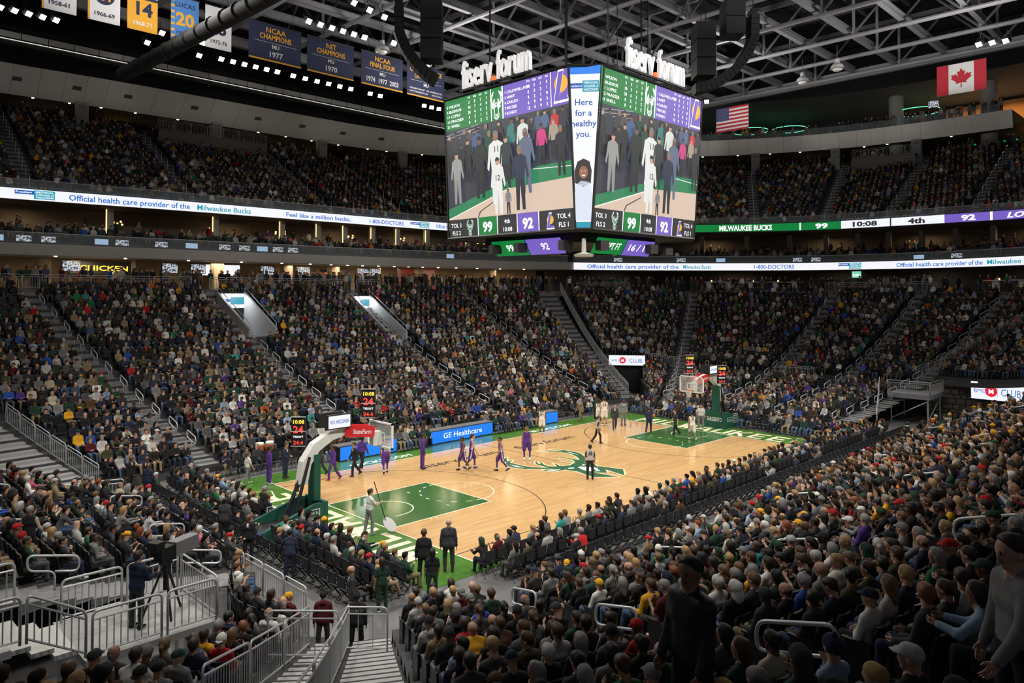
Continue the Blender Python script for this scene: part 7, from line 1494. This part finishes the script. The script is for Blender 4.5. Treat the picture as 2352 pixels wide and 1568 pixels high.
P(-19.98, -4.59, 60, 'police officer in dark navy uniform leaning over folding chairs', stand(outfit='casual', lean=(0, .25, 1), a_l=((-.5, .3, -1), (-.2, .4, -1))), bm(S[1], 'navy', 'navy', 'black'), 'short', hb, scale=.98)
P(-20.1, 11.0, -60, 'first of three suited security men at the far left aisle', stand(outfit='suit'), bm(S[3], 'black', 'black', 'black'), None, None, scale=1.02)
P(-19.5, 10.4, 200, 'second of three suited security men at the far left aisle', stand(outfit='suit', look=(.5, 0)), bm(S[3], 'charcoal', 'black', 'black'), None, None, scale=1.02)
P(-20.0, 8.9, 40, 'police officer with belt at the far left aisle', stand(outfit='casual', bulk=1.12), bm(S[3], 'navy', 'navy', 'black'), None, None, scale=1.0)
P(-27.2, -2.6, 55, 'usher in black vest with white sleeves standing among the near basket seats', stand(outfit='vest', a_r=((.25, .2, -1), (.1, .6, -.6))), bm(S[2], 'black', 'black', 'black', 'cream'), 'short', HM_['grey'], z=float(surf(17.7, .2)[2]), scale=1.0)
o = P(-21.9, -10.0, 50, 'man in red plaid shirt standing in the near corridor', stand(outfit='hoodie'), bm(S[1], 'maroon', 'charcoal', 'black'), 'beanie', CL['black'], scale=.98)
o = P(-21.3, -10.7, 48, 'guard in black security jacket standing in the near corridor', stand(outfit='coat', bulk=1.1), bm(S[3], 'black', 'black', 'black'), 'beanie', CL['black'], scale=.98); text('jacket_lettering', 'SECURITY', CL['light grey'], frame((0, -.2, 1.28), (1, 0, 0), (0, 0, 1)), 0, 0, .075, o, off=0, bold=.02)
P(-20.4, -9.1, 150, 'grey-haired man in charcoal suit looking left in the near corridor', stand(outfit='suit', look=(.4, 0)), bm(S[0], 'charcoal', 'charcoal', 'black'), 'balding', HM_['grey'], scale=1.02)
P(-19.2, -8.9, 70, 'woman in dark green top beside the corridor gate holding a ball', stand(outfit='tee', a_r=((.2, .3, -1), (-.3, .7, -.2))), bm(S[0], 'dark green', 'dark green', 'white'), 'long', hbr, scale=.95)
P(-18.9, -8.2, 100, 'blonde woman in olive coat crouching by the corner chairs', sit((((.16, .28, -1), (-.22, .85, -.25)), ((-.16, .28, -1), (.22, .85, -.25))), outfit='coat'), bm(S[0], 'olive', 'black', 'black'), 'long', HM_['blond'], z=-.1, scale=.96)
# two large standing figures in the near sideline stand
zf = lambda k, s, N: float(surf(k, int(s*N)/N)[2])
P(-26.3, -24.1, 165, 'man in black puffer jacket standing tall in the near sideline stand', stand(outfit='coat', bulk=1.16, cell=.02, look=(.2, .1), a_r=((.1, .15, -1), (.0, .5, -1)), a_l=((-.1, .1, -1), (.0, .4, -1))), bm(S[2], mat('puffer_black', (.016, .017, .024), .45, bump=.5, nscale=9), 'black', 'black'), 'short', hb, z=5.35, scale=1.12)
P(-25.6, -26.6, 130, 'man in grey shirt and black trousers standing at the photo right', stand(outfit='casual', bulk=1.12, cell=.02, a_l=((-.2, .45, -1), (-.1, .7, -.8)), a_r=((.15, .1, -1), (.1, .3, -1))), bm(S[0], 'grey', 'black', 'black'), 'short', hbr, z=6.05, scale=1.08)
# cameraman and his broadcast camera
P(-26.5, -9.5, 25, 'camera operator in navy hooded jacket on the broadcast deck', stand(outfit='hoodie', a_r=((.15, .45, -1), (0, .95, .15)), a_l=((-.15, .45, -1), (0, .95, .15)), hands=('fist', 'fist')), bm(S[0], 'navy', 'charcoal', 'black'), 'short', hbr, z=2.01, scale=1.02)
t = thing('broadcast_camera', 'large grey broadcast camera on a tripod beside its operator', 'camera', (-25.75, -9.2, 2.01), math.radians(25)); mb = MB(); mb.box((.55, 0, 1.52), (.72, .3, .34)); mb.build('lens_box', mat('camera_grey', (.22, .22, .23), .5), t); mb = MB(); mb.box((0, 0, 1.5), (.5, .24, .3)).box((-.25, .05, 1.72), (.25, .3, .2)); mb.build('camera_body', M_BLACK, t); mb = MB(); mb.box((.93, 0, 1.52), (.03, .24, .26)); mb.build('lens_front', mat('lens_glass', (.01, .01, .015), .05), t)
for a in (0, 2.1, 4.2): mb = MB(); mb.tube([(0, 0, 1.3), (.5*math.cos(a), .5*math.sin(a), 0)], .03); mb.build('tripod_leg', M_BLACK, t)
mb = MB(); mb.box((0, 0, 1.3), (.22, .22, .16)).tube([(-.1, .1, 1.35), (-.55, .3, 1.15)], .015).tube([(-.1, -.1, 1.35), (-.55, -.3, 1.15)], .015); mb.build('pan_head', M_BLACK, t)
mb = MB(); mb.tube([(0, .0, 1.2), (.0, .0, .6)], .05); mb.build('tripod_column', M_BLACK, t)
# drink coolers behind the visitor bench
for i, x in enumerate((-12.9, -12.3)):
    t = thing('drink_cooler', ('orange drink cooler with white lid behind the visitor bench', 'second orange drink cooler closer to the coach')[i], 'cooler', (x, 12.05, .0)); mb = MB(); mb.box((0, 0, .35), (.5, .5, .7)); mb.build('stand', M_BLACK, t); mb = MB(); mb.lathe([(.0, .7), (.2, .7), (.23, 1.15), (.0, 1.15)], 16); mb.build('tub', mat('cooler_orange', (.75, .16, .04), .5), t); mb = MB(); mb.lathe([(.24, 1.15), (.24, 1.24), (.2, 1.28), (0, 1.28)], 16); mb.build('lid', M_WHT, t)
